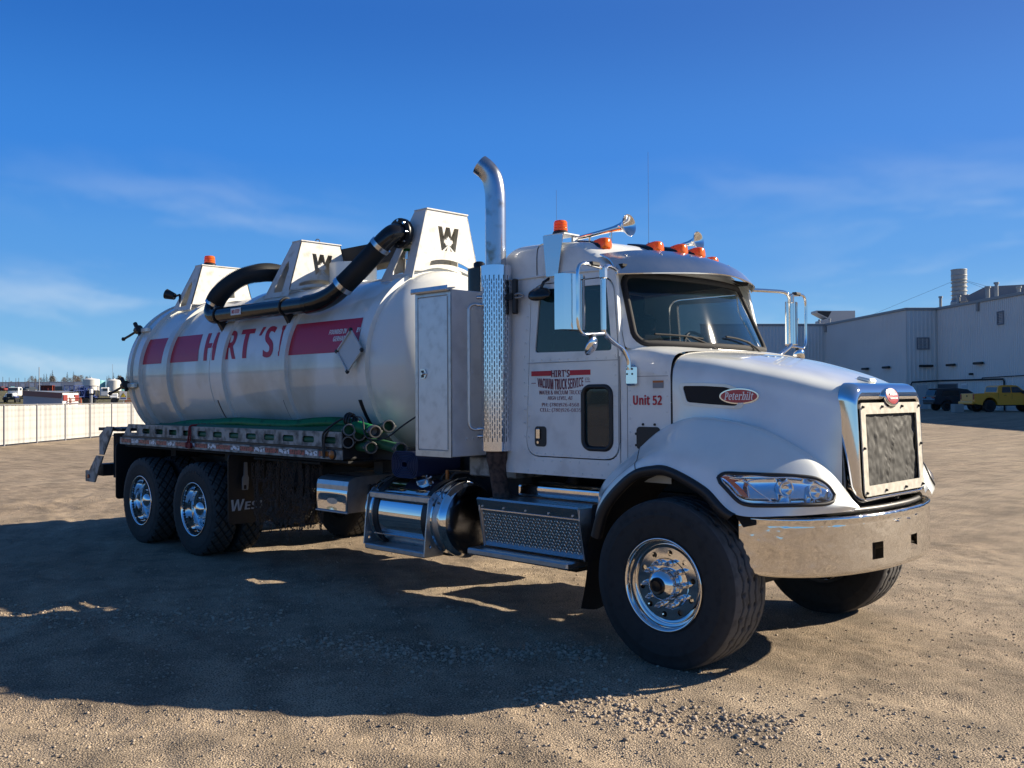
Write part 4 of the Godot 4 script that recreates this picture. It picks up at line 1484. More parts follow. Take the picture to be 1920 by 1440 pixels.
func build_cab() -> void:
	var cab := node("cab", T)
	var hole := door_loop(0.0)
	for s in [1.0, -1.0]:
		var out := poly([-1.765, 1.165, -0.54, 1.165, -0.54, 2.06, -0.638, 2.66, -0.70, 2.715, -1.765, 2.715])
		put("side_panel", MB.new().prism(out, [hole], side_plane(0.97 * s if s > 0 else -1.0), 0.03, lean).mesh(), M.cab, cab)
		var rv := PackedVector3Array()
		var zz: float = 1.0 * s
		rv.append_array(line_pts(Vector3(-1.39, 1.275, zz), Vector3(-0.66, 1.275, zz), 9))
		rv.append_array(line_pts(Vector3(-1.46, 1.19, zz), Vector3(-0.72, 1.19, zz), 9))
		rv.append_array(line_pts(Vector3(-1.495, 1.35, zz), Vector3(-1.495, 2.6, zz), 13))
		rv.append_array(line_pts(Vector3(-1.72, 2.69, zz), Vector3(-0.72, 2.69, zz), 12))
		stuff(put("rivet", rivets(rv, 0.008, Vector3(0, 0, s)), M.cab, cab))
	put("back_wall", MB.new().box(Vector3(-1.775, 1.95, 0), Vector3(0.024, 1.56, 1.90), 0.004).mesh(), M.cab, cab)
	put("floor", MB.new().box(Vector3(-1.1, 1.19, 0), Vector3(1.3, 0.05, 1.92)).mesh(), M.frame, cab)
	# cowl between hood and windscreen
	var net: Array = []
	for q in [[-0.112, 2.085, 0.0], [-0.20, 2.10, 0.02], [-0.34, 2.125, 0.05], [-0.55, 2.14, 0.06]]:
		var hw := 1.0
		var r: Array = []
		for c in [[-1.0, -0.905], [-1.0, -0.6], [-1.0, -0.25], [-1.0, -0.17], [-0.975, -0.08], [-0.91, -0.03], [-0.75, -0.008], [-0.4, 0.0], [0.0, 0.0], [0.4, 0.0], [0.75, -0.008], [0.91, -0.03], [0.975, -0.08], [1.0, -0.17], [1.0, -0.25], [1.0, -0.6], [1.0, -0.905]]:
			var yy: float = q[1] + c[1] * (1.0 if c[1] > -0.5 else 1.0)
			if c[1] < -0.85: yy = 1.165
			r.append(Vector3(q[0], yy, c[0] * hw))
		net.append(r)
	var cw := MB.new()
	cw.grid(patch(net, 4, 4))
	put("cowl", cw.mesh(), M.cab, cab)
	# roof
	net = []
	for q in [[-0.50, 2.70, 0.0], [-0.60, 2.80, 0.12], [-0.74, 2.895, 0.5], [-0.95, 2.965, 0.8], [-1.25, 3.00, 1.0], [-1.55, 3.015, 1.0], [-1.71, 3.005, 1.0], [-1.785, 2.93, 0.9], [-1.792, 2.70, 0.0]]:
		var r: Array = []
		for c in [-0.925, -0.925, -0.90, -0.80, -0.5, 0.0, 0.5, 0.80, 0.90, 0.925, 0.925]:
			var a := absf(c)
			var i := r.size()
			var top: float = q[1]
			var yy := top
			var xx: float = q[0] - (0.19 * pow(a / 0.925, 2.0) if q[0] > -0.9 else 0.06 * pow(a / 0.925, 2.0) * clampf((q[0] + 1.3) / 0.4, 0.0, 1.0))
			if i == 0 or i == 10: yy = 2.70
			elif i == 1 or i == 9: yy = 2.70 + (top - 2.70) * 0.55
			elif i == 2 or i == 8: yy = 2.70 + (top - 2.70) * 0.78
			elif i == 3 or i == 7: yy = 2.70 + (top - 2.70) * 0.90
			elif i == 4 or i == 6: yy = 2.70 + (top - 2.70) * 0.975
			r.append(Vector3(xx, yy, c))
		net.append(r)
	var rf := MB.new()
	rf.grid(patch(net, 6, 5))
	var roof := put("roof", rf.mesh(), M.cab, cab)
	for s in [1.0, -1.0]:
		var gt := MB.new()
		gt.tube(V([-0.70, 2.695, 0.922 * s, -1.1, 2.705, 0.928 * s, -1.79, 2.705, 0.928 * s]), 0.010, 6)
		put("drip_rail", gt.mesh(), M.cab, cab)
	var sm1 := MB.new()
	sm1.tube(smooth(V([-1.42, 2.71, 0.929, -1.42, 2.885, 0.926, -1.42, 2.95, 0.895, -1.42, 2.985, 0.78, -1.42, 3.008, 0.4, -1.42, 3.012, 0.0]), 4), 0.004, 4)
	put("roof_seam", sm1.mesh(), M.black, cab)
	# windscreen: rounded corners cut out of the curved sheet
	var rows: Array = []
	var edge_l := PackedVector3Array()
	var edge_r := PackedVector3Array()
	for i in 21:
		var v := i / 20.0
		v = 0.5 - 0.5 * cos(PI * v) if i > 0 and i < 20 else v
		var cut := 0.0
		var rr := 0.16
		if v < rr: cut = 1.0 - sqrt(maxf(0.0, 1.0 - pow((rr - v) / rr, 2.0)))
		if v > 1.0 - rr: cut = 1.0 - sqrt(maxf(0.0, 1.0 - pow((v - 1.0 + rr) / rr, 2.0)))
		var lim := 1.0 - 0.10 * cut
		var row := PackedVector3Array()
		for j in 25: row.append(glass_at((j / 12.0 - 1.0) * lim, v))
		rows.append(row)
		edge_l.append(row[0]); edge_r.append(row[24])
	var gb := MB.new()
	gb.grid(rows)
	put("windscreen", gb.mesh(), M.glass, cab)
	var loop := PackedVector3Array()
	loop.append_array(rows[0])
	loop.append_array(edge_r.slice(1))
	var toprow: PackedVector3Array = rows[20]
	for j in range(23, -1, -1): loop.append(toprow[j])
	for i in range(19, 0, -1): loop.append(edge_l[i])
	var gk := MB.new()
	gk.tube(loop, 0.025, 8, false, PackedFloat32Array(), true)
	put("windscreen_seal", gk.mesh(), M.black_matte, cab)
	# frame round the glass
	var outer := PackedVector3Array()
	var cu := 0.0
	for q in loop:
		# direction in (u, v) away from the middle
		var v := clampf((q.y - 2.135) / 0.52, 0.0, 1.0)
		var u := q.z / lerpf(0.90, 0.80, v)
		var du := 0.0
		var dv := 0.0
		if absf(u) > 0.88: du = signf(u) * (0.10 if absf(u) > 0.97 else 0.10)
		if v < 0.09: dv = -0.10
		if v > 0.91: dv = 0.12
		var t := glass_at(signf(u) * minf(1.06, absf(u) + absf(du)), v + dv)
		if v < 0.09 and du == 0.0: t.y = 2.085
		if du != 0.0: t.x -= 0.030
		outer.append(t)
	var mid := PackedVector3Array()
	for k in loop.size(): mid.append(loop[k].lerp(outer[k], 0.5) + Vector3(0.006, 0.004, 0))
	var fr := MB.new()
	fr.grid([loop, mid, outer], false, true)
	put("windscreen_frame", fr.mesh(), M.cab, cab)
	for s in [1.0, -1.0]:
		# pillar cheek from the frame to the side
		var pr: Array = []
		for k in 9:
			var v := lerpf(-0.10, 1.12, k / 8.0)
			var a := glass_at(1.06, v) - Vector3(0.03, 0, 0)
			var y := lerpf(2.075, 2.715, k / 8.0)
			var sx := lerpf(-0.545, -0.645, k / 8.0)
			pr.append(PackedVector3Array([Vector3(a.x, y, a.z * s), lean(Vector3((a.x + sx) / 2, y, 0.99 * s)).lerp(Vector3(a.x, y, a.z * s), 0.4), lean(Vector3(sx, y, 1.0 * s))]))
		var pb := MB.new()
		pb.grid(pr)
		put("pillar", pb.mesh(), M.cab, cab)
	var cr_ := PackedVector3Array()
	for k in 9: cr_.append(Vector3(lerpf(-0.26, -0.47, pow(absf(k / 4.0 - 1.0), 2.0)), 2.10, (k / 4.0 - 1.0) * 0.86))
	stuff(put("cowl_rivet", rivets(cr_, 0.008, Vector3(1, 0, 0)), M.cab, cab))
	# dashboard, seats, wheel, inner lining
	var db := MB.new()
	db.box(Vector3(-0.50, 1.90, 0), Vector3(0.36, 0.36, 1.7), 0.08)
	put("dashboard", db.mesh(), M.dark_inside, cab)
	for s in [1.0, -1.0]:
		var se := MB.new()
		se.box(Vector3(-1.15, 1.62, 0.50 * s), Vector3(0.50, 0.16, 0.50), 0.06)
		se.box(Vector3(-1.42, 1.98, 0.50 * s), Vector3(0.14, 0.66, 0.48), 0.06)
		se.box(Vector3(-1.44, 2.40, 0.50 * s), Vector3(0.10, 0.18, 0.26), 0.04)
		se.box(Vector3(-1.15, 1.40, 0.50 * s), Vector3(0.40, 0.30, 0.36), 0.03)
		put("seat", se.mesh(), M.seat, cab)
	var swm := MB.new()
	var wp := PackedVector3Array()
	var wb := Basis(Vector3(0, 0, 1), deg_to_rad(-62.0))
	for k in 28: wp.append(Vector3(-0.80, 2.10, -0.45) + wb * Vector3(cos(TAU * k / 28) * 0.225, 0, sin(TAU * k / 28) * 0.225) * 1.0)
	swm.tube(wp, 0.015, 8, false, PackedFloat32Array(), true)
	swm.cyl(Vector3(-0.80, 2.10, -0.45), Vector3(-0.52, 1.98, -0.45), 0.03)
	for a in [0.3, 2.4, 4.4]: swm.cyl(Vector3(-0.80, 2.10, -0.45), Vector3(-0.80, 2.10, -0.45) + wb * Vector3(cos(a) * 0.22, 0, sin(a) * 0.22), 0.012)
	put("steering_wheel", swm.mesh(), M.black, cab)
	put("headliner", MB.new().box(Vector3(-1.15, 2.72, 0), Vector3(1.1, 0.02, 1.78)).mesh(), M.dark_inside, cab)
	put("rear_lining", MB.new().box(Vector3(-1.745, 1.95, 0), Vector3(0.02, 1.5, 1.86)).mesh(), M.dark_inside, cab)
	# doors
	for s in [1.0, -1.0]: build_door(s)
	# panels and marks on the right cowl side
	put("lettering", letters("Unit 52", bold, 0.064, 0.003, xf(Vector3(-0.306, 1.737, 1.004)), 1.0, 0.0, 0.245), M.red_text, cab)
	put("data_label", MB.new().box(Vector3(-0.213, 1.842, 1.0045), Vector3(0.088, 0.046, 0.003)).mesh(), M.grey_plain, cab)
	put("label_band", MB.new().box(Vector3(-0.213, 1.864, 1.005), Vector3(0.088, 0.014, 0.004)).mesh(), M.amber_worn, cab)
	put("vent_grille", MB.new().prism(rrect(-0.30, 1.47, 0.20, 0.16, 0.03), [], side_plane(1.001), 0.006).mesh(), M.black, cab)
	for k in 4:
		put("vent_bolt", MB.new().cyl(Vector3([-0.405, -0.405, -0.345, -0.245][k], [1.50, 1.42, 1.567, 1.567][k], 1.0), Vector3([-0.405, -0.405, -0.345, -0.245][k], [1.50, 1.42, 1.567, 1.567][k], 1.008), 0.009, -1.0, 8).mesh(), M.black, cab)
	var rv2 := PackedVector3Array()
	rv2.append_array(line_pts(Vector3(-0.14, 1.87, 1.0), Vector3(-0.14, 1.55, 1.0), 4))
	rv2.append_array(line_pts(Vector3(-0.46, 1.80, 1.0), Vector3(-0.46, 1.22, 1.0), 7))
	rv2.append_array(line_pts(Vector3(-0.36, 1.925, 1.0), Vector3(-0.15, 1.925, 1.0), 3))
	stuff(put("rivet", rivets(rv2, 0.008, Vector3(0, 0, 1)), M.cab, cab))
	put("panel_seam", MB.new().box(Vector3(-0.31, 1.902, 0.998), Vector3(0.36, 0.004, 0.008)).mesh(), M.grey_plain, cab)
	put("panel_seam", MB.new().box(Vector3(-0.482, 1.60, 0.998), Vector3(0.004, 0.86, 0.008)).mesh(), M.grey_plain, cab)

func build_door(s: float) -> void:
	var win := rounded(poly([-1.385, 2.105, -0.620, 2.095, -0.715, 2.585, -1.385, 2.600]), 0.03, 3)
	var vent := rrect(-0.757, 1.608, 0.265, 0.455, 0.065, 6)
	var at := side_plane(0.975) if s > 0 else Transform3D(Basis.IDENTITY, Vector3(0, 0, -1.004))
	var d := put("door", MB.new().prism(door_loop(0.009), [win, vent], at, 0.029, lean).mesh(), M.cab, T)
	var z := 1.004 * s
	var gp := MB.new()
	gp.prism(rounded(poly([-1.40, 2.09, -0.59, 2.08, -0.69, 2.60, -1.40, 2.615]), 0.03, 3), [], side_plane(0.988 * s), 0.004, lean)
	put("window", gp.mesh(), M.glass_dark if s > 0 else M.glass, d)
	var vp := MB.new()
	vp.prism(vent, [], side_plane(0.99 * s), 0.004)
	put("vent_window", vp.mesh(), M.glass_dark, d)
	put("vent_seal", tube_loop(vent, side_plane(z), 0.018).mesh(), M.black, d)
	var rv := PackedVector3Array()
	rv.append_array(line_pts(Vector3(-1.36, 1.325, z), Vector3(-0.66, 1.325, z), 9))
	rv.append_array(line_pts(Vector3(-1.45, 1.45, z), Vector3(-1.45, 2.02, z), 8))
	rv.append_array(line_pts(Vector3(-0.585, 1.40, z), Vector3(-0.585, 2.06, z), 10))
	rv.append_array(line_pts(Vector3(-1.40, 2.045, z), Vector3(-0.58, 2.045, z), 10))
	stuff(put("rivet", rivets(rv, 0.0075, Vector3(0, 0, s)), M.cab, d))
	put("belt_seam", MB.new().box(Vector3(-1.01, 2.025, z - 0.001 * s), Vector3(0.90, 0.004, 0.006)).mesh(), M.grey_plain, d)
	var hp := MB.new()
	hp.prism(rrect(-1.319, 1.458, 0.118, 0.155, 0.028), [], side_plane(z - 0.001 * s), 0.006 * s)
	var hd := put("door_handle", hp.mesh(), M.black, d)
	put("handle_pull", MB.new().box(Vector3(-1.338, 1.478, z + 0.014 * s), Vector3(0.038, 0.085, 0.018), 0.008).mesh(), M.chrome, d)
	put("door_lock", MB.new().cyl(Vector3(-1.342, 1.412, z), Vector3(-1.342, 1.412, z + 0.012 * s), 0.011).mesh(), M.chrome, d)
	put("hinge", MB.new().cyl(Vector3(-0.553, 1.43, z - 0.002 * s), Vector3(-0.553, 2.05, z - 0.002 * s), 0.009, -1.0, 8).mesh(), M.galv, d)
	if s < 0: return
	var f := z
	put("red_bar", MB.new().box(Vector3(-1.312, 1.942, f), Vector3(0.205, 0.038, 0.003)).mesh(), M.red_text, d)
	put("red_bar", MB.new().box(Vector3(-0.918, 1.942, f), Vector3(0.20, 0.038, 0.003)).mesh(), M.red_text, d)
	put("lettering", letters("HIRT'S", bold, 0.052, 0.002, xf(Vector3(-1.114, 1.938, f)), 1.0, 0.0, 0.185), M.dark_red_text, d)
	var arch := func(p: Vector3) -> Vector3:
		var q := (p.x + 1.119) / 0.235
		var mid := 1.875 - 0.018 * (1.0 - q * q)
		return Vector3(p.x, mid + (p.y - 1.875) * (1.0 + 0.30 * (1.0 - q * q)), p.z)
	put("lettering", letters("VACUUM TRUCK SERVICE", bold, 0.062, 0.002, xf(Vector3(-1.119, 1.875, f)), 1.0, 0.0, 0.462, arch, 0.02), M.dark_red_text, d)
	put("lettering", letters("LTD.", sans, 0.020, 0.002, xf(Vector3(-0.845, 1.892, f)), 1.0, 0.0, 0.046), M.dark_red_text, d)
	put("rule", MB.new().box(Vector3(-0.845, 1.872, f), Vector3(0.05, 0.004, 0.003)).mesh(), M.dark_red_text, d)
	put("rule", MB.new().box(Vector3(-1.392, 1.868, f), Vector3(0.045, 0.005, 0.003)).mesh(), M.dark_red_text, d)
	put("lettering", letters("WATER & VACUUM TRUCKS", sans, 0.030, 0.002, xf(Vector3(-1.119, 1.795, f)), 1.0, 0.0, 0.43), M.dark_red_text, d)
	put("lettering", letters("HIGH LEVEL, AB", sans, 0.027, 0.002, xf(Vector3(-1.119, 1.751, f)), 1.0, 0.2, 0.245), M.dark_red_text, d)
	put("lettering", letters("PH: (780)926-4568", sans, 0.026, 0.002, xf(Vector3(-1.117, 1.700, f)), 1.0, 0.0, 0.375), M.dark_red_text, d)
	put("lettering", letters("CELL: (780)926-0835", sans, 0.026, 0.002, xf(Vector3(-1.117, 1.660, f)), 1.0, 0.0, 0.415), M.dark_red_text, d)

# ------------------------------------------------------------------ hood and fenders
func build_hood() -> void:
	var net: Array = []
	for q in [[-0.105, 2.088, 0.995, 0.995, 1.40], [0.15, 2.045, 0.905, 0.945, 1.45], [0.40, 1.985, 0.80, 0.87, 1.45], [0.62, 1.925, 0.69, 0.79, 1.38], [0.80, 1.865, 0.585, 0.68, 1.22], [0.885, 1.842, 0.532, 0.545, 1.07]]:
		var yt: float = q[1]
		var zs: float = q[2]
		var half := [Vector2(0, 0), Vector2(0.35 * zs, -0.003), Vector2(0.70 * zs, -0.018), Vector2(0.885 * zs, -0.048), Vector2(0.97 * zs, -0.105), Vector2(zs, -0.20)]
		var r: Array = []
		var lowz: float = q[3]
		var lowy: float = q[4]
		r.append(Vector3(q[0], lowy, -lowz))
		r.append(Vector3(q[0], (lowy + yt - 0.20) / 2, -(lowz + zs) / 2))
		for k in range(5, 0, -1): r.append(Vector3(q[0], yt + half[k].y, -half[k].x))
		r.append(Vector3(q[0], yt, 0))
		for k in range(1, 6): r.append(Vector3(q[0], yt + half[k].y, half[k].x))
		r.append(Vector3(q[0], (lowy + yt - 0.20) / 2, (lowz + zs) / 2))
		r.append(Vector3(q[0], lowy, lowz))
		net.append(r)
	var rows := patch(net, 8, 5)
	var b := MB.new()
	b.grid(rows)
	var hood := put("hood", b.mesh(), M.paint, T)
	# rolled rear edge of the hood
	var er := MB.new()
	er.tube(rows[0], 0.0055, 6, false)
	put("rear_edge", er.mesh(), M.black, hood)
	for z in [0.10, 0.0, -0.10]:
		put("hood_rib", MB.new().box(Vector3(0.10, 2.052, z + 0.05), Vector3(0.10, 0.008, 0.02), 0.004, Basis(Vector3(0, 0, 1), -0.13)).mesh(), M.paint, hood)
	put("hood_latch_bump", MB.new().box(Vector3(0.82, 1.868, 0.02), Vector3(0.10, 0.03, 0.11), 0.012, Basis(Vector3(0, 0, 1), -0.25)).mesh(), M.paint, hood)
	for s in [1.0, -1.0]:
		var o := hood
		# side vent with mesh, pressed into the hood side
		var onto := func(p: Vector3) -> Vector3: return Vector3(p.x, p.y, (hood_z(rows, p.x, p.y) + p.z) * s)
		var at := Transform3D.IDENTITY
		var sh := rounded(poly([-0.03, 1.832, 0.12, 1.830, 0.25, 1.82, 0.33, 1.775, 0.32, 1.695, 0.15, 1.708, 0.0, 1.722]), 0.022, 4)
		var ring_o := rounded(poly([-0.055, 1.852, 0.12, 1.850, 0.26, 1.84, 0.365, 1.785, 0.35, 1.675, 0.15, 1.688, -0.02, 1.702]), 0.03, 4)
		var flip := 1.0 if s > 0 else -1.0
		put("vent_bezel", MB.new().prism(ring_o, [sh], at, 0.010, onto).mesh(), M.paint, o)
		put("vent_mesh", MB.new().prism(sh, [], at, 0.004, onto).mesh(), M.black_matte, o)
		var tn := (Vector3(0.42, 1.76, hood_z(rows, 0.42, 1.76) * s) - Vector3(0.22, 1.76, hood_z(rows, 0.22, 1.76) * s)).normalized()
		var em := Transform3D(Basis(tn * flip, Vector3.UP, (tn * flip).cross(Vector3.UP)) if s > 0 else Basis(tn, Vector3.UP, tn.cross(Vector3.UP)), Vector3(0.325, 1.76, (hood_z(rows, 0.325, 1.76) + 0.006) * s))
		put("emblem_rim", MB.new().prism(ellipse(0, 0, 0.128, 0.052, 36), [], em, 0.008 * flip).mesh(), M.chrome, o)
		put("emblem", MB.new().prism(ellipse(0, 0, 0.118, 0.044, 36), [], em, 0.0105 * flip).mesh(), M.badge_red, o)
		if s > 0:
			put("lettering", letters("Peterbilt", serif, 0.050, 0.002, Transform3D(em.basis, em * Vector3(0, 0.002, 0.011)), 1.0, 0.18, 0.185), M.white_text, o)
	# fenders with flare, headlamp cut out of the front
	var nets := fender_net()
	var fr := patch(nets, 10, 8)
	var tp := PackedVector2Array()
	for q in HL_TOP: tp.append(Vector2(q[0], q[1]))
	for k in range(HL_BOT.size() - 2, -1, -1): tp.append(Vector2(HL_BOT[k][0], HL_BOT[k][1]))
	for s in [1.0, -1.0]:
		var rws := fr if s > 0 else mirror_rows(fr)
		var fb := MB.new()
		var ni := rws.size()
		var nj: int = rws[0].size()
		fb.grid(rws)
		# leave out the cells behind the lamp
		var keep := PackedInt32Array()
		var t := 0
		for i in ni - 1:
			for j in nj - 1:
				if not Geometry2D.is_point_in_polygon(Vector2((i + 0.5) / 10.0, (j + 0.5) / 8.0), tp):
					for e in 6: keep.append(fb.idx[t + e])
				t += 6
		fb.idx = keep
		var f := put("fender", fb.mesh(), M.paint, T)
		# wheel-arch flare
		var lip := PackedVector3Array()
		for i in 71: lip.append(rws[i][nj - 1] + Vector3(0, -0.006, 0.004 * s))
		var fl := MB.new()
		var lr: Array = []
		for i in lip.size():
			var p := lip[i]
			var d := (Vector3(0, 0.56, p.z) - p).normalized()
			var zz := Vector3(0, 0, s)
			lr.append(PackedVector3Array([p - d * 0.012 - zz * 0.012, p - d * 0.004 + zz * 0.016, p + d * 0.022 + zz * 0.022, p + d * 0.052 + zz * 0.012, p + d * 0.060 - zz * 0.010, p + d * 0.050 - zz * 0.05]))
		fl.grid(lr)
		put("arch_flare", fl.mesh(), M.black, f)
		var sr := MB.new()
		sr.tube(rws[32], 0.0035, 5, false)
		put("fender_seam", sr.mesh(), M.black, f)
		var ck := MB.new()
		var cp := PackedVector3Array()
		for i in range(0, 46): cp.append(rws[i][0] + Vector3(-0.004, 0.006, 0))
		ck.tube(cp, 0.009, 6)
		put("edge_seal", ck.mesh(), M.black, f)
		headlamp(s, f)
		# splash flap behind the front wheel
		var sf := MB.new()
		sf.grid(patch([[Vector3(-0.66, 1.0, 0.72 * s), Vector3(-0.66, 1.0, 0.95 * s), Vector3(-0.645, 1.0, 1.20 * s)], [Vector3(-0.70, 0.72, 0.72 * s), Vector3(-0.70, 0.72, 0.95 * s), Vector3(-0.665, 0.72, 1.21 * s)], [Vector3(-0.76, 0.45, 0.74 * s), Vector3(-0.75, 0.45, 0.95 * s), Vector3(-0.72, 0.45, 1.19 * s)], [Vector3(-0.84, 0.22, 0.78 * s), Vector3(-0.82, 0.20, 0.95 * s), Vector3(-0.80, 0.24, 1.15 * s)]], 5, 5))
		put("splash_flap", sf.mesh(), M.black_matte, T)

# half width of the hood at a place on its flank
func hood_z(rows: Array, x: float, y: float) -> float:
	var k := 0
	while k < rows.size() - 2 and rows[k + 1][0].x < x: k += 1
	var t := clampf((x - rows[k][0].x) / (rows[k + 1][0].x - rows[k][0].x), 0.0, 1.0)
	var z := [0.0, 0.0]
	for e in 2:
		var r: PackedVector3Array = rows[k + e]
		var j := r.size() - 1
		while j > r.size() / 2 and r[j - 1].y < y: j -= 1
		var f := clampf((y - r[j].y) / maxf(1e-5, r[j - 1].y - r[j].y), 0.0, 1.0)
		z[e] = lerpf(r[j].z, r[j - 1].z, f)
	return lerpf(z[0], z[1], t)

func fender_net() -> Array:
	var C := V([-0.70, 0.82, 1.02, -0.70, 1.044, 1.02, -0.599, 1.185, 1.02, -0.369, 1.365, 1.01, -0.183, 1.534, 0.95, 0.078, 1.622, 0.92, 0.399, 1.579, 0.86, 0.627, 1.478, 0.79, 0.834, 1.329, 0.70, 0.94, 1.16, 0.60, 0.985, 1.06, 0.55])
	var Md := V([-0.66, 0.81, 1.16, -0.60, 1.04, 1.17, -0.49, 1.17, 1.18, -0.30, 1.31, 1.18, -0.13, 1.42, 1.17, 0.08, 1.48, 1.15, 0.37, 1.43, 1.11, 0.60, 1.32, 1.04, 0.84, 1.19, 0.92, 0.97, 1.10, 0.74, 1.02, 1.05, 0.58])
	var L := V([-0.60, 0.80, 1.25, -0.53, 0.98, 1.26, -0.42, 1.12, 1.26, -0.25, 1.255, 1.26, -0.1, 1.30, 1.26, 0.06, 1.30, 1.26, 0.32, 1.19, 1.255, 0.52, 1.035, 1.235, 0.78, 1.03, 1.08, 0.93, 1.035, 0.83, 0.99, 1.035, 0.60])
	var net: Array = []
	for i in C.size():
		net.append([C[i], C[i] + (Md[i] - C[i]) * 0.3 + Vector3(0, 0.03, 0.03), Md[i], Md[i] + (L[i] - Md[i]) * 0.55 + Vector3(0.005, 0.012, 0.02), L[i]])
	return net

# outline of the lamp: fender parameters (along, across) and the point there
const HL_TOP := [[6.24, 3.21, 0.396, 1.253, 1.217], [6.36, 2.89, 0.43, 1.277, 1.191], [6.76, 2.52, 0.527, 1.275, 1.13], [7.11, 2.25, 0.618, 1.272, 1.063], [7.42, 1.97, 0.706, 1.269, 0.992], [7.72, 1.72, 0.784, 1.262, 0.922], [8.11, 1.48, 0.858, 1.246, 0.84], [8.47, 1.45, 0.907, 1.204, 0.783], [8.74, 1.7, 0.941, 1.145, 0.762]]
const HL_BOT := [[6.35, 3.32, 0.415, 1.221, 1.222], [6.58, 3.35, 0.459, 1.181, 1.219], [6.96, 3.47, 0.533, 1.112, 1.206], [7.21, 3.49, 0.593, 1.092, 1.183], [7.5, 3.41, 0.677, 1.091, 1.138], [7.77, 3.33, 0.751, 1.093, 1.09], [8.28, 3.1, 0.858, 1.095, 0.98], [8.69, 2.73, 0.926, 1.096, 0.86], [8.79, 2.03, 0.95, 1.114, 0.78]]

func headlamp(s: float, f: Node3D) -> void:
	var tp := PackedVector3Array()
	var bt := PackedVector3Array()
	for q in HL_TOP: tp.append(Vector3(q[2], q[3], q[4] * s))
	for q in HL_BOT: bt.append(Vector3(q[2], q[3], q[4] * s))
	tp = smooth(tp, 4); bt = smooth(bt, 4)
	var m := tp.size()
	var out := Vector3(0.62, 0.12, 0.77 * s).normalized()
	var lr: Array = []
	var br: Array = []
	for i in m:
		var a := PackedVector3Array()
		var c := PackedVector3Array()
		var e := sin(PI * clampf(i / (m - 1.0), 0.0, 1.0))
		for k in 9:
			var t := k / 8.0
			var p := tp[i].lerp(bt[i], t)
			var bul := sin(PI * t)
			a.append(p + out * (0.004 + 0.030 * bul * minf(1.0, e * 2.0)))
			c.append(p - out * (0.012 + 0.055 * sqrt(maxf(0.0, bul)) * minf(1.0, e * 1.8)))
		lr.append(a); br.append(c)
	var hb := MB.new()
	hb.grid(br)
	var lamp := put("headlight", hb.mesh(), M.reflector, f)
	var lb := MB.new()
	lb.grid(lr)
	put("headlight_lens", lb.mesh(), M.lens, f)
	var lp := PackedVector3Array()
	for i in m: lp.append(tp[i])
	for i in range(m - 2, -1, -1): lp.append(bt[i])
	var sb := MB.new()
	sb.tube(lp, 0.0135, 8, false, PackedFloat32Array(), true)
	put("headlight_seal", sb.mesh(), M.black, f)
	var ip := PackedVector3Array()
	var cen := Vector3.ZERO
	for q in lp: cen += q / lp.size()
	for q in lp: ip.append(q + (cen - q).normalized() * 0.017 + out * 0.004)
	var cb := MB.new()
	cb.tube(ip, 0.006, 6, false, PackedFloat32Array(), true)
	put("headlight_trim", cb.mesh(), M.chrome, f)
	# amber turn lamp along the outer edge
	var am: Array = []
	for k in 8:
		var i := 4 + k * 1
		var row := PackedVector3Array()
		var t0 := 0.16 + 0.085 * k
		for e in 4:
			var ii := clampi(2 + int(k * 0.9) + e, 0, m - 1)
			row.append(tp[ii].lerp(bt[ii], clampf(t0 + e * 0.01, 0.0, 0.90)) + out * 0.010)
		am.append(row)
	var ab := MB.new()
	ab.grid(am)
	put("turn_signal", ab.mesh(), M.amber, f)
	# two projector barrels and a bulb
	var fwd := Vector3(0.86, 0.0, 0.50 * s).normalized()
	for c in [[19, 0.44, 0.044], [25, 0.50, 0.038]]:
		var p := tp[c[0]].lerp(bt[c[0]], c[1]) - out * 0.024
		var r: float = c[2]
		var pb := MB.new()
		var bs := Basis(fwd.cross(Vector3.UP).normalized(), Vector3.UP, fwd)
		bs = Basis(Vector3.UP.cross(fwd).normalized(), Vector3.UP, fwd)
		pb.lathe(PackedVector2Array([Vector2(r, -0.05), Vector2(r * 1.12, 0.0), Vector2(r * 1.16, 0.012), Vector2(r * 1.02, 0.018), Vector2(r * 0.92, 0.008), Vector2(r * 0.7, -0.012), Vector2(r * 0.4, -0.02), Vector2(0.001, -0.022)]), Transform3D(bs, p), 28, false)
		put("projector", pb.mesh(), M.chrome, f)
	var dv := MB.new()
	var dp := PackedVector3Array()
	for k in 10: dp.append(tp[8 + k].lerp(bt[8 + k], 0.22 + 0.07 * k) + out * (-0.005))
	dv.tube(dp, 0.007, 6)
	put("reflector_edge", dv.mesh(), M.chrome, f)
	put("bulb", MB.new().cyl(tp[9].lerp(bt[9], 0.36) - out * 0.02, tp[9].lerp(bt[9], 0.36) + out * 0.008, 0.013, 0.010, 12).mesh(), M.amber_worn, f)

# ------------------------------------------------------------------ grille and bumper
func loop3(cy: float, w: float, h: float, r: float, x: float) -> PackedVector3Array:
	var o := PackedVector3Array()
	for q in rrect(0, cy, w, h, r, 6): o.append(Vector3(x + (1.45 - q.y) * 0.045, q.y, q.x))
	return o

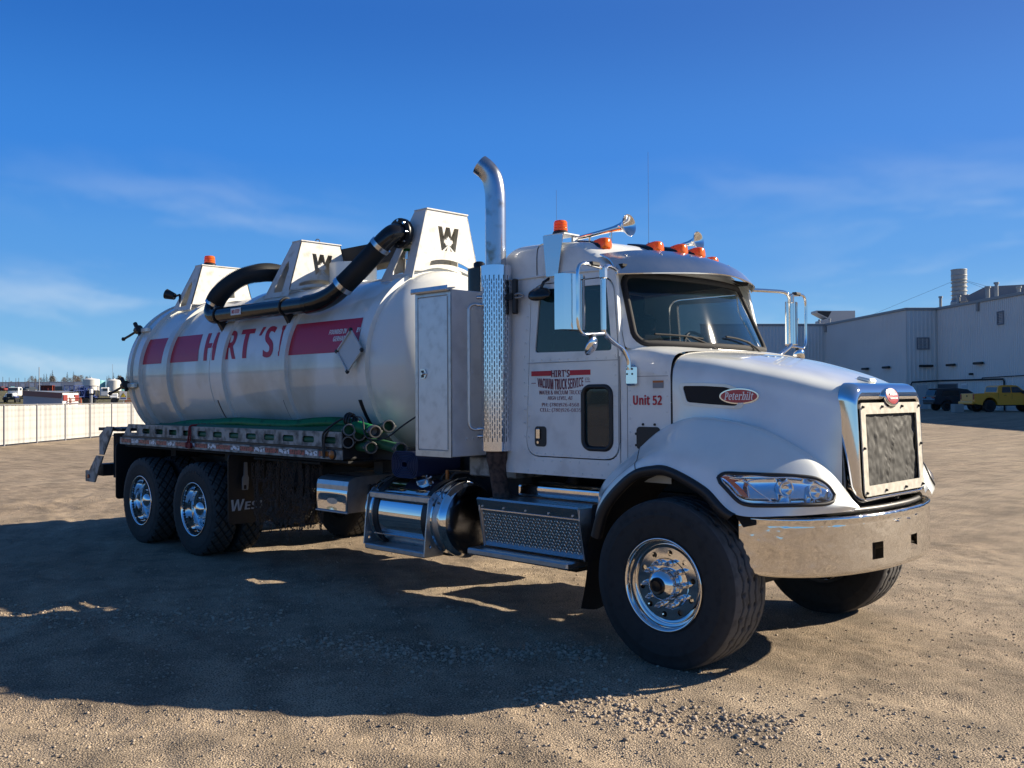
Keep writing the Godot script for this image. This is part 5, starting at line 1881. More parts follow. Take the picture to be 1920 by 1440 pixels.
func build_front() -> void:
	var b := MB.new()
	b.grid([loop3(1.452, 1.066, 0.785, 0.115, 0.872), loop3(1.452, 1.076, 0.785, 0.115, 0.90), loop3(1.450, 1.078, 0.775, 0.115, 0.935), loop3(1.446, 1.062, 0.75, 0.11, 0.962), loop3(1.438, 1.035, 0.715, 0.10, 0.978), loop3(1.428, 1.005, 0.675, 0.075, 0.983), loop3(1.418, 0.978, 0.640, 0.05, 0.980), loop3(1.416, 0.970, 0.630, 0.045, 0.972), loop3(1.416, 0.965, 0.625, 0.045, 0.93)], false, true)
	var g := put("grille_surround", b.mesh(), M.chrome, T)
	put("grille_back", MB.new().box(Vector3(0.925, 1.416, 0), Vector3(0.01, 0.66, 0.98)).mesh(), M.black_matte, g)
	# oval badge on the crown
	var bs := Basis(Vector3(0, 0, -1), Vector3(0, 1, 0), Vector3(1, 0, 0)) * Basis(Vector3(1, 0, 0), -0.22) * Basis.IDENTITY.scaled(Vector3(1.7, 1.0, 1.0))
	var bd := put("badge_rim", MB.new().lathe(PackedVector2Array([Vector2(0.063, -0.03), Vector2(0.065, 0.006), Vector2(0.060, 0.014), Vector2(0.055, 0.010), Vector2(0.001, 0.010)]), Transform3D(bs, Vector3(0.978, 1.752, 0.005)), 36, false).mesh(), M.chrome, g)
	bd.scale = Vector3.ONE
	put("badge", MB.new().lathe(PackedVector2Array([Vector2(0.055, 0.010), Vector2(0.053, 0.014), Vector2(0.03, 0.019), Vector2(0.001, 0.021)]), Transform3D(bs, Vector3(0.978, 1.752, 0.005)), 36, false).mesh(), M.badge_red, g)
	for k in 5:
		put("badge_mark", MB.new().box(Vector3((k - 2) * 0.014, 0.012, 0.0205), Vector3(0.009, 0.018 - absf(k - 2) * 0.003, 0.004)).mesh(), M.white_text, g, Transform3D(bs, Vector3(0.978, 1.752, 0.005)))
	for k in 6:
		put("badge_mark", MB.new().box(Vector3((k - 2.5) * 0.012, -0.016, 0.0195), Vector3(0.008, 0.010, 0.004)).mesh(), M.white_text, g, Transform3D(bs, Vector3(0.978, 1.752, 0.005)))
	# winter bug screen: canvas border, snaps, mesh with folds
	var sc := node("bug_screen", T)
	var outl := PackedVector2Array()
	for q in rrect(0, 1.412, 0.952, 0.600, 0.03, 3):
		outl.append(q)
	# dip under the badge
	var o2 := PackedVector2Array()
	for i in outl.size():
		o2.append(outl[i])
		if i == 3:
			for k in 9:
				var zz := lerpf(0.12, -0.12, k / 8.0)
				o2.append(Vector2(zz, 1.712 - 0.042 * maxf(0.0, cos(zz / 0.12 * PI / 2))))
	var inner := rrect(0.0, 1.408, 0.815, 0.462, 0.012, 2)
	var rake := func(p: Vector3) -> Vector3: return Vector3(p.x + (1.45 - p.y) * 0.045 + 0.003 * sin(p.z * 31.0) * cos(p.y * 23.0), p.y, p.z)
	put("screen_border", MB.new().prism(o2, [inner], Transform3D(Basis(Vector3(0, 0, -1), Vector3(0, 1, 0), Vector3(1, 0, 0)), Vector3(0.984, 0, 0)), 0.008, rake).mesh(), M.canvas, sc)
	var rows: Array = []
	var nf := FastNoiseLite.new(); nf.seed = 5; nf.frequency = 3.2; nf.fractal_octaves = 2
	for i in 41:
		var r := PackedVector3Array()
		for j in 61:
			var z := lerpf(-0.42, 0.42, j / 60.0)
			var y := lerpf(1.16, 1.65, i / 40.0)
			var w := absf(nf.get_noise_2d(z * 1.6 + y * 0.55, y * 0.5))
			var x := 0.968 + 0.007 * (1.0 - smoothstep(0.0, 0.16, w)) + 0.006 * nf.get_noise_2d(z * 3.0, y * 3.0)
			x += 0.010 * maxf(0.0, 1.0 - absf(z + 0.02 + 0.02 * y) / 0.012) + 0.008 * maxf(0.0, 1.0 - absf(z - 0.22) / 0.012) + 0.008 * maxf(0.0, 1.0 - absf(z + 0.26) / 0.012)
			r.append(Vector3(x + (1.45 - y) * 0.045, y, z))
		rows.append(r)
	var ms := MB.new()
	ms.grid(rows, false, false, Vector2(34, 22))
	var im := Image.create(64, 64, false, Image.FORMAT_RGB8)
	for y in 64:
		for x in 64:
			var fx := absf(fposmod(x / 16.0 + (0.5 if (y / 16) % 2 == 1 else 0.0), 1.0) - 0.5)
			var fy := absf(fposmod(y / 16.0, 1.0) - 0.5)
			var v := 0.20 if (fx > 0.30 or fy > 0.36) else 0.045
			im.set_pixel(x, y, Color(v, v, v * 0.98))
	var mm := sm(1, 1, 1, 0.7)
	mm.albedo_texture = ImageTexture.create_from_image(im)
	put("screen_mesh", ms.mesh(), mm, sc)
	for q in [[0.45, 1.685], [0.16, 1.685], [-0.16, 1.685], [-0.45, 1.685], [0.455, 1.42], [-0.455, 1.42], [0.45, 1.135], [0.16, 1.135], [-0.16, 1.135], [-0.45, 1.135]]:
		put("snap", MB.new().cyl(Vector3(0.99 + (1.45 - q[1]) * 0.045, q[1], q[0]), Vector3(1.006 + (1.45 - q[1]) * 0.045, q[1], q[0]), 0.011, 0.007, 10).mesh(), M.black, sc)
	# bumper
	var half := [Vector2(0.0, 1.06), Vector2(0.30, 1.045), Vector2(0.60, 0.982), Vector2(0.80, 0.895), Vector2(0.93, 0.79), Vector2(1.02, 0.66), Vector2(1.08, 0.46)]
	var ctrl := PackedVector3Array()
	for k in range(6, 0, -1): ctrl.append(Vector3(half[k].y, 0, half[k].x))
	for k in 7: ctrl.append(Vector3(half[k].y, 0, -half[k].x))
	var plan := smooth(ctrl, 16)
	var prof := [Vector2(-0.035, 0.985), Vector2(-0.012, 1.005), Vector2(0.006, 1.008), Vector2(0.016, 1.0), Vector2(0.018, 0.985), Vector2(0.010, 0.965)]
	for k in 30: prof.append(Vector2(0.012, lerpf(0.95, 0.665, k / 29.0)))
	prof.append_array([Vector2(0.010, 0.648), Vector2(0.004, 0.638), Vector2(-0.01, 0.632), Vector2(-0.04, 0.635)])
	var br: Array = []
	for pr in prof:
		var r := PackedVector3Array()
		for i in plan.size():
			var t := (plan[mini(i + 1, plan.size() - 1)] - plan[maxi(i - 1, 0)]).normalized()
			var nrm := Vector3(-t.z, 0, t.x)
			if nrm.x < 0: nrm = -nrm
			r.append(plan[i] + nrm * pr.x + Vector3(0, pr.y, 0))
		br.append(r)
	var bb := MB.new()
	bb.grid(br)
	var keep := PackedInt32Array()
	var nj := plan.size()
	var t6 := 0
	for i in br.size() - 1:
		for j in nj - 1:
			var c: Vector3 = (br[i][j] + br[i + 1][j + 1]) / 2
			var inside := false
			for h in [0.385, -0.13]:
				if absf(c.z - h) < 0.058 and absf(c.y - 0.768) < 0.053: inside = true
			if not inside:
				for e in 6: keep.append(bb.idx[t6 + e])
			t6 += 6
	bb.idx = keep
	var bp := put("bumper", bb.mesh(), M.bumper, T)
	for h in [0.385, -0.13]:
		var hb := MB.new()
		hb.box(Vector3(0.945, 0.768, h), Vector3(0.10, 0.15, 0.16))
		put("tow_recess", hb.mesh(), M.black, bp)
	var bk := MB.new()
	for j in nj - 1: bk.quad(plan[j] + Vector3(-0.03, 0.98, 0), plan[j + 1] + Vector3(-0.03, 0.98, 0), plan[j + 1] + Vector3(-0.20, 0.98, 0), plan[j] + Vector3(-0.20, 0.98, 0))
	bk.box(Vector3(0.80, 0.82, 0), Vector3(0.08, 0.2, 1.5))
	put("bumper_backing", bk.mesh(), M.black, bp)
	# dark closing strip between fender nose and bumper
	var gs := MB.new()
	var gp := PackedVector3Array()
	for q in plan: gp.append(q + Vector3(-0.06, 1.025, 0))
	gs.tube(gp, 0.022, 6)
	put("gap_seal", gs.mesh(), M.black, bp)
	put("plate_screw", MB.new().cyl(Vector3(1.06, 0.935, 0.14), Vector3(1.084, 0.935, 0.14), 0.006).mesh(), M.steel, bp)
	put("plate_screw", MB.new().cyl(Vector3(1.06, 0.935, -0.04), Vector3(1.084, 0.935, -0.04), 0.006).mesh(), M.steel, bp)

# ------------------------------------------------------------------ things on the cab
func build_cab_extras() -> void:
	# sun visor
	var up := [Vector3(-0.80, 2.82, 0.905), Vector3(-0.70, 2.865, 0.62), Vector3(-0.635, 2.885, 0.3), Vector3(-0.615, 2.89, 0.0), Vector3(-0.635, 2.885, -0.3), Vector3(-0.70, 2.865, -0.62), Vector3(-0.80, 2.82, -0.905)]
	var lo := [Vector3(-0.62, 2.655, 0.935), Vector3(-0.43, 2.668, 0.66), Vector3(-0.325, 2.685, 0.33), Vector3(-0.285, 2.695, 0.0), Vector3(-0.325, 2.685, -0.33), Vector3(-0.43, 2.668, -0.66), Vector3(-0.62, 2.655, -0.935)]
	var md: Array = []
	for k in 7: md.append((up[k] as Vector3).lerp(lo[k], 0.5) + Vector3(0.022, 0.022, 0))
	var vis := put("sun_visor", shell(patch([up, md, lo], 6, 5), Vector3(-0.005, -0.008, 0)).mesh(), M.steel, T)
	for k in 6:
		var c: Vector3 = (up[k] as Vector3).lerp(up[k + 1], 0.5).lerp((lo[k] as Vector3).lerp(lo[k + 1], 0.5), 0.30) + Vector3(0.018, 0.018, 0)
		put("visor_screw", MB.new().cyl(c - Vector3(0.004, 0.008, 0), c + Vector3(0.003, 0.006, 0), 0.009, -1.0, 8).mesh(), M.alu, vis)
	# five roof marker lamps
	for q in [[-0.99, 0.735], [-0.855, 0.25], [-0.80, 0.0], [-0.80, -0.25], [-0.98, -0.735]]:
		var y := 2.925 if absf(q[1]) > 0.5 else 2.935
		var at := Transform3D(Basis(Vector3(0, 0, 1), -0.30) * Basis.IDENTITY, Vector3(q[0], y, q[1]))
		var bb := MB.new()
		bb.grid(drop_rows(0.26, 0.115, 0.028, 1.0), false, false)
		var base := put("marker_light", bb.mesh(), M.black_gloss, T, at.scaled_local(Vector3(1.25, 1.15, 1.2)))
		var lb := MB.new()
		lb.grid(drop_rows(0.150, 0.094, 0.060, 1.0))
		put("marker_lens", lb.mesh(), M.amber, base, Transform3D(Basis.IDENTITY, Vector3(0.058, 0.008, 0)))
	# beacon on its bracket with a bright plate down the side
	var pb := MB.new()
	pb.prism(poly([-1.335, 3.012, -1.125, 3.004, -1.182, 2.690, -1.302, 2.692]), [], side_plane(0.945), 0.006)
	var plate := put("beacon_plate", pb.mesh(), M.steel, T)
	put("beacon_shelf", MB.new().box(Vector3(-1.22, 3.010, 0.86), Vector3(0.21, 0.010, 0.18)).mesh(), M.cab, plate)
	put("shelf_leg", MB.new().box(Vector3(-1.14, 2.975, 0.80), Vector3(0.02, 0.07, 0.05)).mesh(), M.cab, plate)
	beacon(Vector3(-1.23, 3.016, 0.86), 0.056, 0.115)
	# air horns
	for h in [[Vector3(-1.20, 3.005, 0.70), Vector3(-0.70, 3.046, 0.685), 0.084], [Vector3(-1.30, 3.06, -0.60), Vector3(-0.95, 3.105, -0.62), 0.084]]:
		var a: Vector3 = h[0]
		var c: Vector3 = h[1]
		var d := (c - a)
		var ln := d.length()
		var z := d.normalized()
		var x := Vector3.UP.cross(z).normalized()
		var at := Transform3D(Basis(x, z.cross(x), z), a)
		var hb := MB.new()
		var R: float = h[2]
		hb.lathe(PackedVector2Array([Vector2(0.016, 0), Vector2(0.018, ln * 0.5), Vector2(0.023, ln * 0.72), Vector2(0.033, ln * 0.84), Vector2(0.048, ln * 0.93), Vector2(R * 0.92, ln * 0.985), Vector2(R, ln), Vector2(R * 0.97, ln + 0.006), Vector2(R * 0.88, ln * 0.99), Vector2(0.045, ln * 0.955), Vector2(0.03, ln * 0.9), Vector2(0.001, ln * 0.88)]), at, 32, false)
		var ho := put("air_horn", hb.mesh(), M.chrome, T)
		for t in [0.25, 0.66]: put("horn_mount", MB.new().cyl(a.lerp(c, t), Vector3(a.lerp(c, t).x, 2.93, c.z), 0.012).mesh(), M.chrome, ho)
	for q in [[Vector3(-0.95, 2.95, 0.1), 0.80], [Vector3(-1.72, 3.0, 0.36), 0.52]]:
		var an := MB.new()
		an.cyl(q[0], q[0] + Vector3(0, q[1], 0), 0.0014, 0.001, 6)
		var ao := put("antenna", an.mesh(), M.frame, T)
		put("antenna_base", MB.new().cyl(q[0], q[0] + Vector3(0, 0.06, 0), 0.014, 0.008).mesh(), M.black, ao)
	# wipers
	for w in [[V([-0.255, 2.075, 0.10, -0.275, 2.14, 0.26, -0.335, 2.205, 0.44]), V([-0.40, 2.21, 0.78, -0.345, 2.205, 0.52, -0.31, 2.19, 0.30])], [V([-0.27, 2.075, -0.52, -0.27, 2.14, -0.40, -0.285, 2.19, -0.27]), V([-0.285, 2.215, 0.02, -0.280, 2.205, -0.14, -0.285, 2.18, -0.33])]]:
		var ar := MB.new()
		ar.tube(smooth(w[0], 4), 0.009, 6)
		ar.cyl(w[0][0] - Vector3(0.02, 0.03, 0), w[0][0] + Vector3(0.005, 0.01, 0), 0.018)
		var wo := put("wiper", ar.mesh(), M.black_matte, T)
		var bl := MB.new()
		bl.tube(smooth(w[1], 4), 0.008, 6)
		put("wiper_blade", bl.mesh(), M.black_matte, wo)
	# mirrors
	for s in [1.0, -1.0]:
		var mr := node("mirror", T)
		var arm := MB.new()
		arm.tube(smooth(V([-0.62, 2.675, 0.93 * s, -0.54, 2.672, 1.08 * s, -0.47, 2.662, 1.24 * s, -0.45, 2.60, 1.30 * s]), 5), 0.016, 10)
		arm.tube(V([-0.45, 2.63, 1.298 * s, -0.45, 2.45, 1.30 * s, -0.45, 2.22, 1.298 * s]), 0.021, 12)
		arm.tube(smooth(V([-0.45, 2.25, 1.296 * s, -0.452, 2.195, 1.285 * s, -0.46, 2.135, 1.17 * s, -0.455, 2.09, 1.08 * s, -0.435, 2.02, 1.045 * s, -0.432, 1.95, 1.04 * s]), 5), 0.017, 10)
		put("mirror_arm", arm.mesh(), M.chrome, mr)
		var lp := MB.new()
		lp.tube(smooth(V([-0.45, 2.64, 1.295 * s, -0.45, 2.652, 1.42 * s, -0.45, 2.655, 1.52 * s, -0.45, 2.60, 1.566 * s, -0.45, 2.42, 1.568 * s, -0.45, 2.25, 1.566 * s, -0.45, 2.185, 1.52 * s, -0.45, 2.185, 1.42 * s, -0.45, 2.195, 1.295 * s]), 5), 0.012, 10)
		put("mirror_loop", lp.mesh(), M.chrome, mr)
		var hd := MB.new()
		var sec := poly([-0.125, -0.065, 0.125, -0.065, 0.130, -0.03, 0.095, 0.025, 0.02, 0.045, -0.05, 0.038, -0.115, 0.0])
		var turn := 0.0 if s > 0 else 0.50
		var hx := Transform3D(Basis(Vector3(0, 1, 0), turn) * Basis(Vector3(0, 0, -1 * s), Vector3(1, 0, 0), Vector3(0, -1 * s, 0)), Vector3(-0.535, 2.588, 1.515 * s)) if s > 0 else Transform3D(Basis(Vector3(0, 1, 0), turn) * Basis(Vector3(0, 0, 1), Vector3(1, 0, 0), Vector3(0, 1, 0)), Vector3(-0.50, 2.214, -1.42))
		hd.prism(rounded(sec, 0.012, 2), [], hx, 0.374)
		put("mirror_housing", hd.mesh(), M.chrome, mr)
		var mb := MB.new()
		mb.box(Vector3(-0.43, 1.91, 1.018 * s), Vector3(0.10, 0.145, 0.038), 0.015)
		var mbase := put("mirror_base", mb.mesh(), M.chrome, mr)
		for q in [[-0.455, 1.955], [-0.41, 1.955], [-0.455, 1.92], [-0.41, 1.92]]:
			put("base_bolt", MB.new().cyl(Vector3(q[0], q[1], 1.03 * s), Vector3(q[0], q[1], 1.040 * s), 0.007, -1.0, 8).mesh(), M.black, mr)
		# round convex mirror
		var cx := Transform3D(Basis(Vector3(0, 1, 0), 0.35 * s) * Basis(Vector3(0, 0, -1), Vector3(0, 1, 0), Vector3(1, 0, 0)) * Basis(Vector3(1, 0, 0), 0.45), Vector3(-0.45, 2.105, 1.432 * s))
		put("convex_mirror", MB.new().lathe(PackedVector2Array([Vector2(0.001, 0.032), Vector2(0.035, 0.028), Vector2(0.06, 0.014), Vector2(0.068, 0.0), Vector2(0.072, -0.004), Vector2(0.066, -0.012), Vector2(0.001, -0.02)]), cx, 32, false).mesh(), M.chrome, mr)
		put("mirror_clamp", MB.new().box(Vector3(-0.45, 2.155, 1.42 * s), Vector3(0.035, 0.06, 0.05), 0.008).mesh(), M.black, mr)
		put("mirror_clamp", MB.new().box(Vector3(-0.45, 2.66, 1.40 * s), Vector3(0.05, 0.03, 0.09), 0.008).mesh(), M.frame, mr)
		put("mirror_clamp", MB.new().box(Vector3(-0.45, 2.61, 1.30 * s), Vector3(0.05, 0.09, 0.05), 0.012).mesh(), M.steel, mr)
	# look-down mirror over the passenger window
	var ld := MB.new()
	ld.lathe(PackedVector2Array([Vector2(0.001, 0.05), Vector2(0.05, 0.045), Vector2(0.09, 0.025), Vector2(0.105, 0.0), Vector2(0.10, -0.012), Vector2(0.001, -0.02)]), Transform3D(Basis(Vector3(0, 0, 1), -0.1) * Basis(Vector3(1, 0, 0), -0.9) * Basis.IDENTITY.scaled(Vector3(1.05, 0.7, 1.0)), Vector3(-1.34, 2.555, 0.985)), 28, false)
	ld.tube(V([-1.30, 2.68, 0.92, -1.31, 2.65, 0.97, -1.33, 2.59, 0.99]), 0.012, 6)
	put("look_down_mirror", ld.mesh(), M.black_gloss, T)

func drop_rows(l: float, w: float, h: float, k: float) -> Array:
	# a low teardrop, blunt at the front
	var rows: Array = []
	for i in 15:
		var t := i / 14.0
		var x := lerpf(-l * 0.6, l * 0.4, t)
		var ww := w * 0.5 * pow(sin(PI * clampf(0.04 + 0.5 * pow(t, 0.8) + (0.42 * smoothstep(0.86, 1.0, t)), 0.0, 1.0)), 0.8)
		var hh := h * sin(PI * clampf(0.02 + 0.60 * t + 0.36 * smoothstep(0.8, 1.0, t), 0.0, 1.0))
		var r := PackedVector3Array()
		for j in 13:
			var a := PI * j / 12.0
			r.append(Vector3(x, maxf(-0.004, sin(a) * hh) - (0.012 if j == 0 or j == 12 else 0.0), cos(a) * ww))
		rows.append(r)
	return rows

# ------------------------------------------------------------------ gear between cab and tank
func build_side_gear() -> void:
	# tall equipment locker
	var b := MB.new()
	b.box(Vector3(-2.305, 1.960, 0.93), Vector3(0.44, 1.365, 0.61), 0.006)
	var lk := put("locker", b.mesh(), M.white_steel, T)
	var fr := MB.new()
	fr.prism(PackedVector2Array([Vector2(-2.528, 1.275), Vector2(-2.082, 1.275), Vector2(-2.082, 2.645), Vector2(-2.528, 2.645)]), [PackedVector2Array([Vector2(-2.495, 1.325), Vector2(-2.115, 1.325), Vector2(-2.115, 2.60), Vector2(-2.495, 2.60)])], side_plane(1.236), 0.014)
	put("locker_frame", fr.mesh(), M.alu, lk)
	var dm := sm(0.66, 0.68, 0.70, 0.34, 0.55)
	dm.albedo_texture = M.alu.albedo_texture
	tri_map(dm, 0.9)
	put("locker_door", MB.new().box(Vector3(-2.306, 1.963, 1.242), Vector3(0.372, 1.262, 0.012), 0.003).mesh(), dm, lk)
	put("door_hinge", MB.new().cyl(Vector3(-2.117, 1.34, 1.249), Vector3(-2.117, 2.585, 1.249), 0.006, -1.0, 8).mesh(), M.galv, lk)
	var dp := MB.new()
	dp.prism(poly([1.20, 2.655, 1.285, 2.625, 1.29, 2.64, 1.285, 2.672, 1.20, 2.685]), [], Transform3D(Basis(Vector3(0, 0, 1), Vector3(0, 1, 0), Vector3(-1, 0, 0)), Vector3(-2.075, 0, 0)), 0.465)
	put("drip_edge", dp.mesh(), M.alu, lk)
	var la := put("latch", MB.new().prism(rounded(poly([-2.455, 1.92, -2.455, 2.00, -2.40, 2.00, -2.375, 1.96, -2.40, 1.92]), 0.01, 2), [], side_plane(1.248), 0.008).mesh(), M.steel, lk)
	put("latch_slot", MB.new().box(Vector3(-2.428, 1.958, 1.257), Vector3(0.030, 0.058, 0.004)).mesh(), M.black, lk)
	put("latch_knob", MB.new().cyl(Vector3(-2.418, 1.96, 1.255), Vector3(-2.418, 1.96, 1.275), 0.010).mesh(), M.steel, lk)
	for y in [1.42, 1.96, 2.50]:
		for z in [0.93, 1.0, 1.07]:
			put("rivet", MB.new().lathe(PackedVector2Array([Vector2(0.012, 0), Vector2(0.009, 0.005), Vector2(0.001, 0.007)]), Transform3D(Basis(Vector3(0, 1, 0), PI / 2), Vector3(-2.085, y, z)), 8, false).mesh(), M.white_steel, lk)
	# air cleaner can behind
	var ac := MB.new()
	ac.cyl(Vector3(-2.30, 2.2, 0.72), Vector3(-2.30, 2.87, 0.72), 0.10, -1.0, 20)
	ac.lathe(PackedVector2Array([Vector2(0.10, 0), Vector2(0.07, 0.012), Vector2(0.05, 0.016), Vector2(0.05, 0.05), Vector2(0.03, 0.065), Vector2(0.001, 0.068)]), Transform3D(Basis(Vector3(1, 0, 0), -PI / 2), Vector3(-2.30, 2.87, 0.72)), 20, false)
	put("black_canister", ac.mesh(), M.black_gloss, T)
	# exhaust stack
	var P := Vector3(-1.765, 0, 1.04)
	var st := MB.new()
	st.tube(smooth(V([-1.765, 2.70, 1.04, -1.765, 3.0, 1.04, -1.765, 3.30, 1.04, -1.770, 3.42, 1.043, -1.788, 3.52, 1.056, -1.825, 3.59, 1.083, -1.868, 3.635, 1.115]), 6), 0.083, 28, false)
	var sk := put("exhaust_stack", st.mesh(), M.pipe, T)
	var si := MB.new()
	si.tube(smooth(V([-1.765, 3.30, 1.04, -1.770, 3.42, 1.043, -1.788, 3.52, 1.056, -1.825, 3.59, 1.083, -1.867, 3.634, 1.114]), 6), 0.078, 24, true)
	put("stack_bore", si.mesh(), M.rust, sk)
	var mf := MB.new()
	mf.cyl(P + Vector3(0, 1.34, 0), P + Vector3(0, 2.80, 0), 0.098, -1.0, 28)
	put("muffler", mf.mesh(), M.pipe, sk)
	# perforated guard: bars and bridges between staggered slots
	var gd := MB.new()
	var n := 40
	var rg := 0.124
	var y0 := 1.335
	var y1 := 2.81
	var pitch := 0.062
	for k in n:
		var a0 := TAU * k / n
		var a1 := TAU * (k + 0.56) / n
		var a2 := TAU * (k + 1.0) / n
		gd.grid([arc_pts(P, rg, a0, a1, y0), arc_pts(P, rg, a0, a1, y1)])
		var y := y0
		var off := 0.0 if k % 2 == 0 else pitch * 0.5
		gd.grid([arc_pts(P, rg, a1, a2, y0), arc_pts(P, rg, a1, a2, y0 + 0.075 + off)])
		y = y0 + 0.075 + off
		while y < y1 - 0.10:
			gd.grid([arc_pts(P, rg, a1, a2, y + 0.048), arc_pts(P, rg, a1, a2, minf(y + pitch, y1))])
			y += pitch
		gd.grid([arc_pts(P, rg, a1, a2, minf(y, y1 - 0.01)), arc_pts(P, rg, a1, a2, y1)])
	put("heat_guard", gd.mesh(), M.guard, sk)
	var gh := MB.new()
	gh.tube(smooth(V([-1.84, 2.50, 1.14, -1.875, 2.505, 1.18, -1.90, 2.48, 1.205, -1.905, 2.40, 1.21, -1.905, 1.90, 1.21, -1.905, 1.60, 1.21, -1.90, 1.53, 1.205, -1.875, 1.505, 1.18, -1.84, 1.51, 1.14]), 5), 0.014, 10)
	put("grab_handle", gh.mesh(), M.alu, sk)
	for y in [2.50, 2.56, 1.51, 1.45]:
		put("handle_bolt", MB.new().cyl(Vector3(-1.835, y, 1.135), Vector3(-1.862, y, 1.165), 0.014, -1.0, 10).mesh(), M.steel, sk)
	var sb := MB.new()
	sb.box(Vector3(-1.60, 2.56, 0.99), Vector3(0.04, 0.28, 0.05), 0.01)
	sb.box(Vector3(-1.66, 2.56, 1.0), Vector3(0.12, 0.05, 0.03))
	put("stack_bracket", sb.mesh(), M.black, sk)
	var hl := MB.new()
	hl.tube(smooth(V([-1.60, 2.57, 1.0, -1.53, 2.575, 1.02, -1.50, 2.56, 1.0, -1.53, 2.545, 1.01, -1.60, 2.55, 1.0]), 4), 0.010, 6)
	put("stack_clamp", hl.mesh(), M.galv, sk)
	var el := MB.new()
	el.tube(smooth(V([-1.765, 1.40, 1.04, -1.765, 1.31, 1.04, -1.765, 1.24, 1.04, -1.755, 1.12, 1.035, -1.74, 0.99, 1.02, -1.735, 0.93, 1.01]), 4), 0.07, 20, false, PackedFloat32Array([0.088, 0.088, 0.088, 0.088, 0.088, 0.088, 0.088, 0.085, 0.078, 0.072, 0.070, 0.069, 0.069, 0.069, 0.069, 0.069, 0.070, 0.074, 0.078, 0.078, 0.078]))
	put("exhaust_elbow", el.mesh(), M.rust, sk)
	# fuel tank with wrap-round step brackets
	var C := Vector3(0, 0.727, 0.895)
	var R := 0.317
	var ft := MB.new()
	ft.lathe(PackedVector2Array([Vector2(0.001, -3.36), Vector2(0.24, -3.345), Vector2(R - 0.01, -3.31), Vector2(R, -3.29), Vector2(R, -2.36), Vector2(R, -2.30), Vector2(R + 0.006, -2.295), Vector2(R + 0.006, -2.27), Vector2(R - 0.002, -2.262), Vector2(R - 0.010, -2.245), Vector2(R - 0.028, -2.228)]), Transform3D(Basis(Vector3(0, 0, -1), Vector3(0, 1, 0), Vector3(1, 0, 0)), C), 64, false)
	var tk := put("fuel_tank", ft.mesh(), M.chrome, T)
	put("end_cap", MB.new().lathe(PackedVector2Array([Vector2(R - 0.027, -2.229), Vector2(R - 0.05, -2.215), Vector2(0.22, -2.198), Vector2(0.12, -2.186), Vector2(0.001, -2.182)]), Transform3D(Basis(Vector3(0, 0, -1), Vector3(0, 1, 0), Vector3(1, 0, 0)), C), 64, false).mesh(), M.cap_metal, tk)
	for x in [-3.14, -2.47]:
		var sp := MB.new()
		sp.lathe(PackedVector2Array([Vector2(R + 0.002, x - 0.035), Vector2(R + 0.010, x - 0.033), Vector2(R + 0.010, x + 0.033), Vector2(R + 0.002, x + 0.035)]), Transform3D(Basis(Vector3(0, 0, -1), Vector3(0, 1, 0), Vector3(1, 0, 0)), C), 64)
		put("tank_strap", sp.mesh(), M.black, tk)
	var cap := put("filler_cap", MB.new().lathe(PackedVector2Array([Vector2(0.075, -0.02), Vector2(0.075, 0.03), Vector2(0.066, 0.04), Vector2(0.001, 0.042)]), Transform3D(Basis(Vector3(1, 0, 0), -PI / 2 + 0.35), Vector3(-2.72, 1.03, 0.99)), 24).mesh(), M.steel, tk)
	put("cap_grip", MB.new().box(Vector3(-2.72, 1.078, 1.008), Vector3(0.11, 0.022, 0.02), 0.006, Basis(Vector3(1, 0, 0), 0.35)).mesh(), M.steel, tk)
	for x in [-2.86, -2.62, -2.50]:
		var hs := MB.new()
		hs.tube(smooth(V([x, 1.03, 0.90, x + 0.03, 1.10, 0.86, x + 0.12, 1.11, 0.78, x + 0.2, 1.06, 0.66]), 4), 0.014, 6)
		put("fuel_line", hs.mesh(), M.black, tk)
	put("brass_fitting", MB.new().cyl(Vector3(-2.55, 1.04, 0.88), Vector3(-2.55, 1.13, 0.88), 0.016).mesh(), M.amber_worn, tk)
	# step assembly
	var pr := PackedVector2Array([Vector2(0.80, 1.075), Vector2(0.90, 1.068), Vector2(1.04, 1.02), Vector2(1.17, 0.965), Vector2(1.235, 0.90), Vector2(1.262, 0.70), Vector2(1.285, 0.47), Vector2(1.07, 0.455)])
	for k in 13:
		var a := lerpf(-0.85, 1.75, k / 12.0)
		pr.append(Vector2(C.z + cos(a) * (R + 0.014), C.y + sin(a) * (R + 0.014)))
	var sa := node("tank_steps", T)
	var zy := Transform3D(Basis(Vector3(0, 0, 1), Vector3(0, 1, 0), Vector3(-1, 0, 0)), Vector3.ZERO)
	for x in [-3.215, -2.385]:
		var pm := MB.new()
		pm.prism(pr, [ellipse(1.19, 0.91, 0.014, 0.014, 10), ellipse(1.125, 0.925, 0.014, 0.014, 10), ellipse(1.225, 0.52, 0.013, 0.013, 10)], Transform3D(zy.basis, Vector3(x + 0.006, 0, 0)), 0.012)
		put("step_bracket", pm.mesh(), M.alu, sa)
	for q in [[0.930, 1.02, 1.225, 0.055], [0.475, 1.06, 1.282, 0.045]]:
		var sm_ := MB.new()
		sm_.box(Vector3(-2.80, q[0] - q[3] * 0.5, (q[1] + q[2]) * 0.5), Vector3(0.815, q[3], q[2] - q[1]), 0.008)
		put("step", sm_.mesh(), M.alu, sa)
		stuff(put("step_tread", lugs(Vector3(-3.18, q[0] + 0.001, q[1] + 0.02), Vector3(1, 0, 0), Vector3(0, 0, 1), 0.76, q[2] - q[1] - 0.035, 0.036, 0.026).mesh(), M.alu, sa))
	put("inner_step_plate", MB.new().box(Vector3(-2.80, 0.56, 1.13), Vector3(0.78, 0.010, 0.12)).mesh(), M.steel, sa)
	# polished toolbox ahead of the chains
	var tb := MB.new()
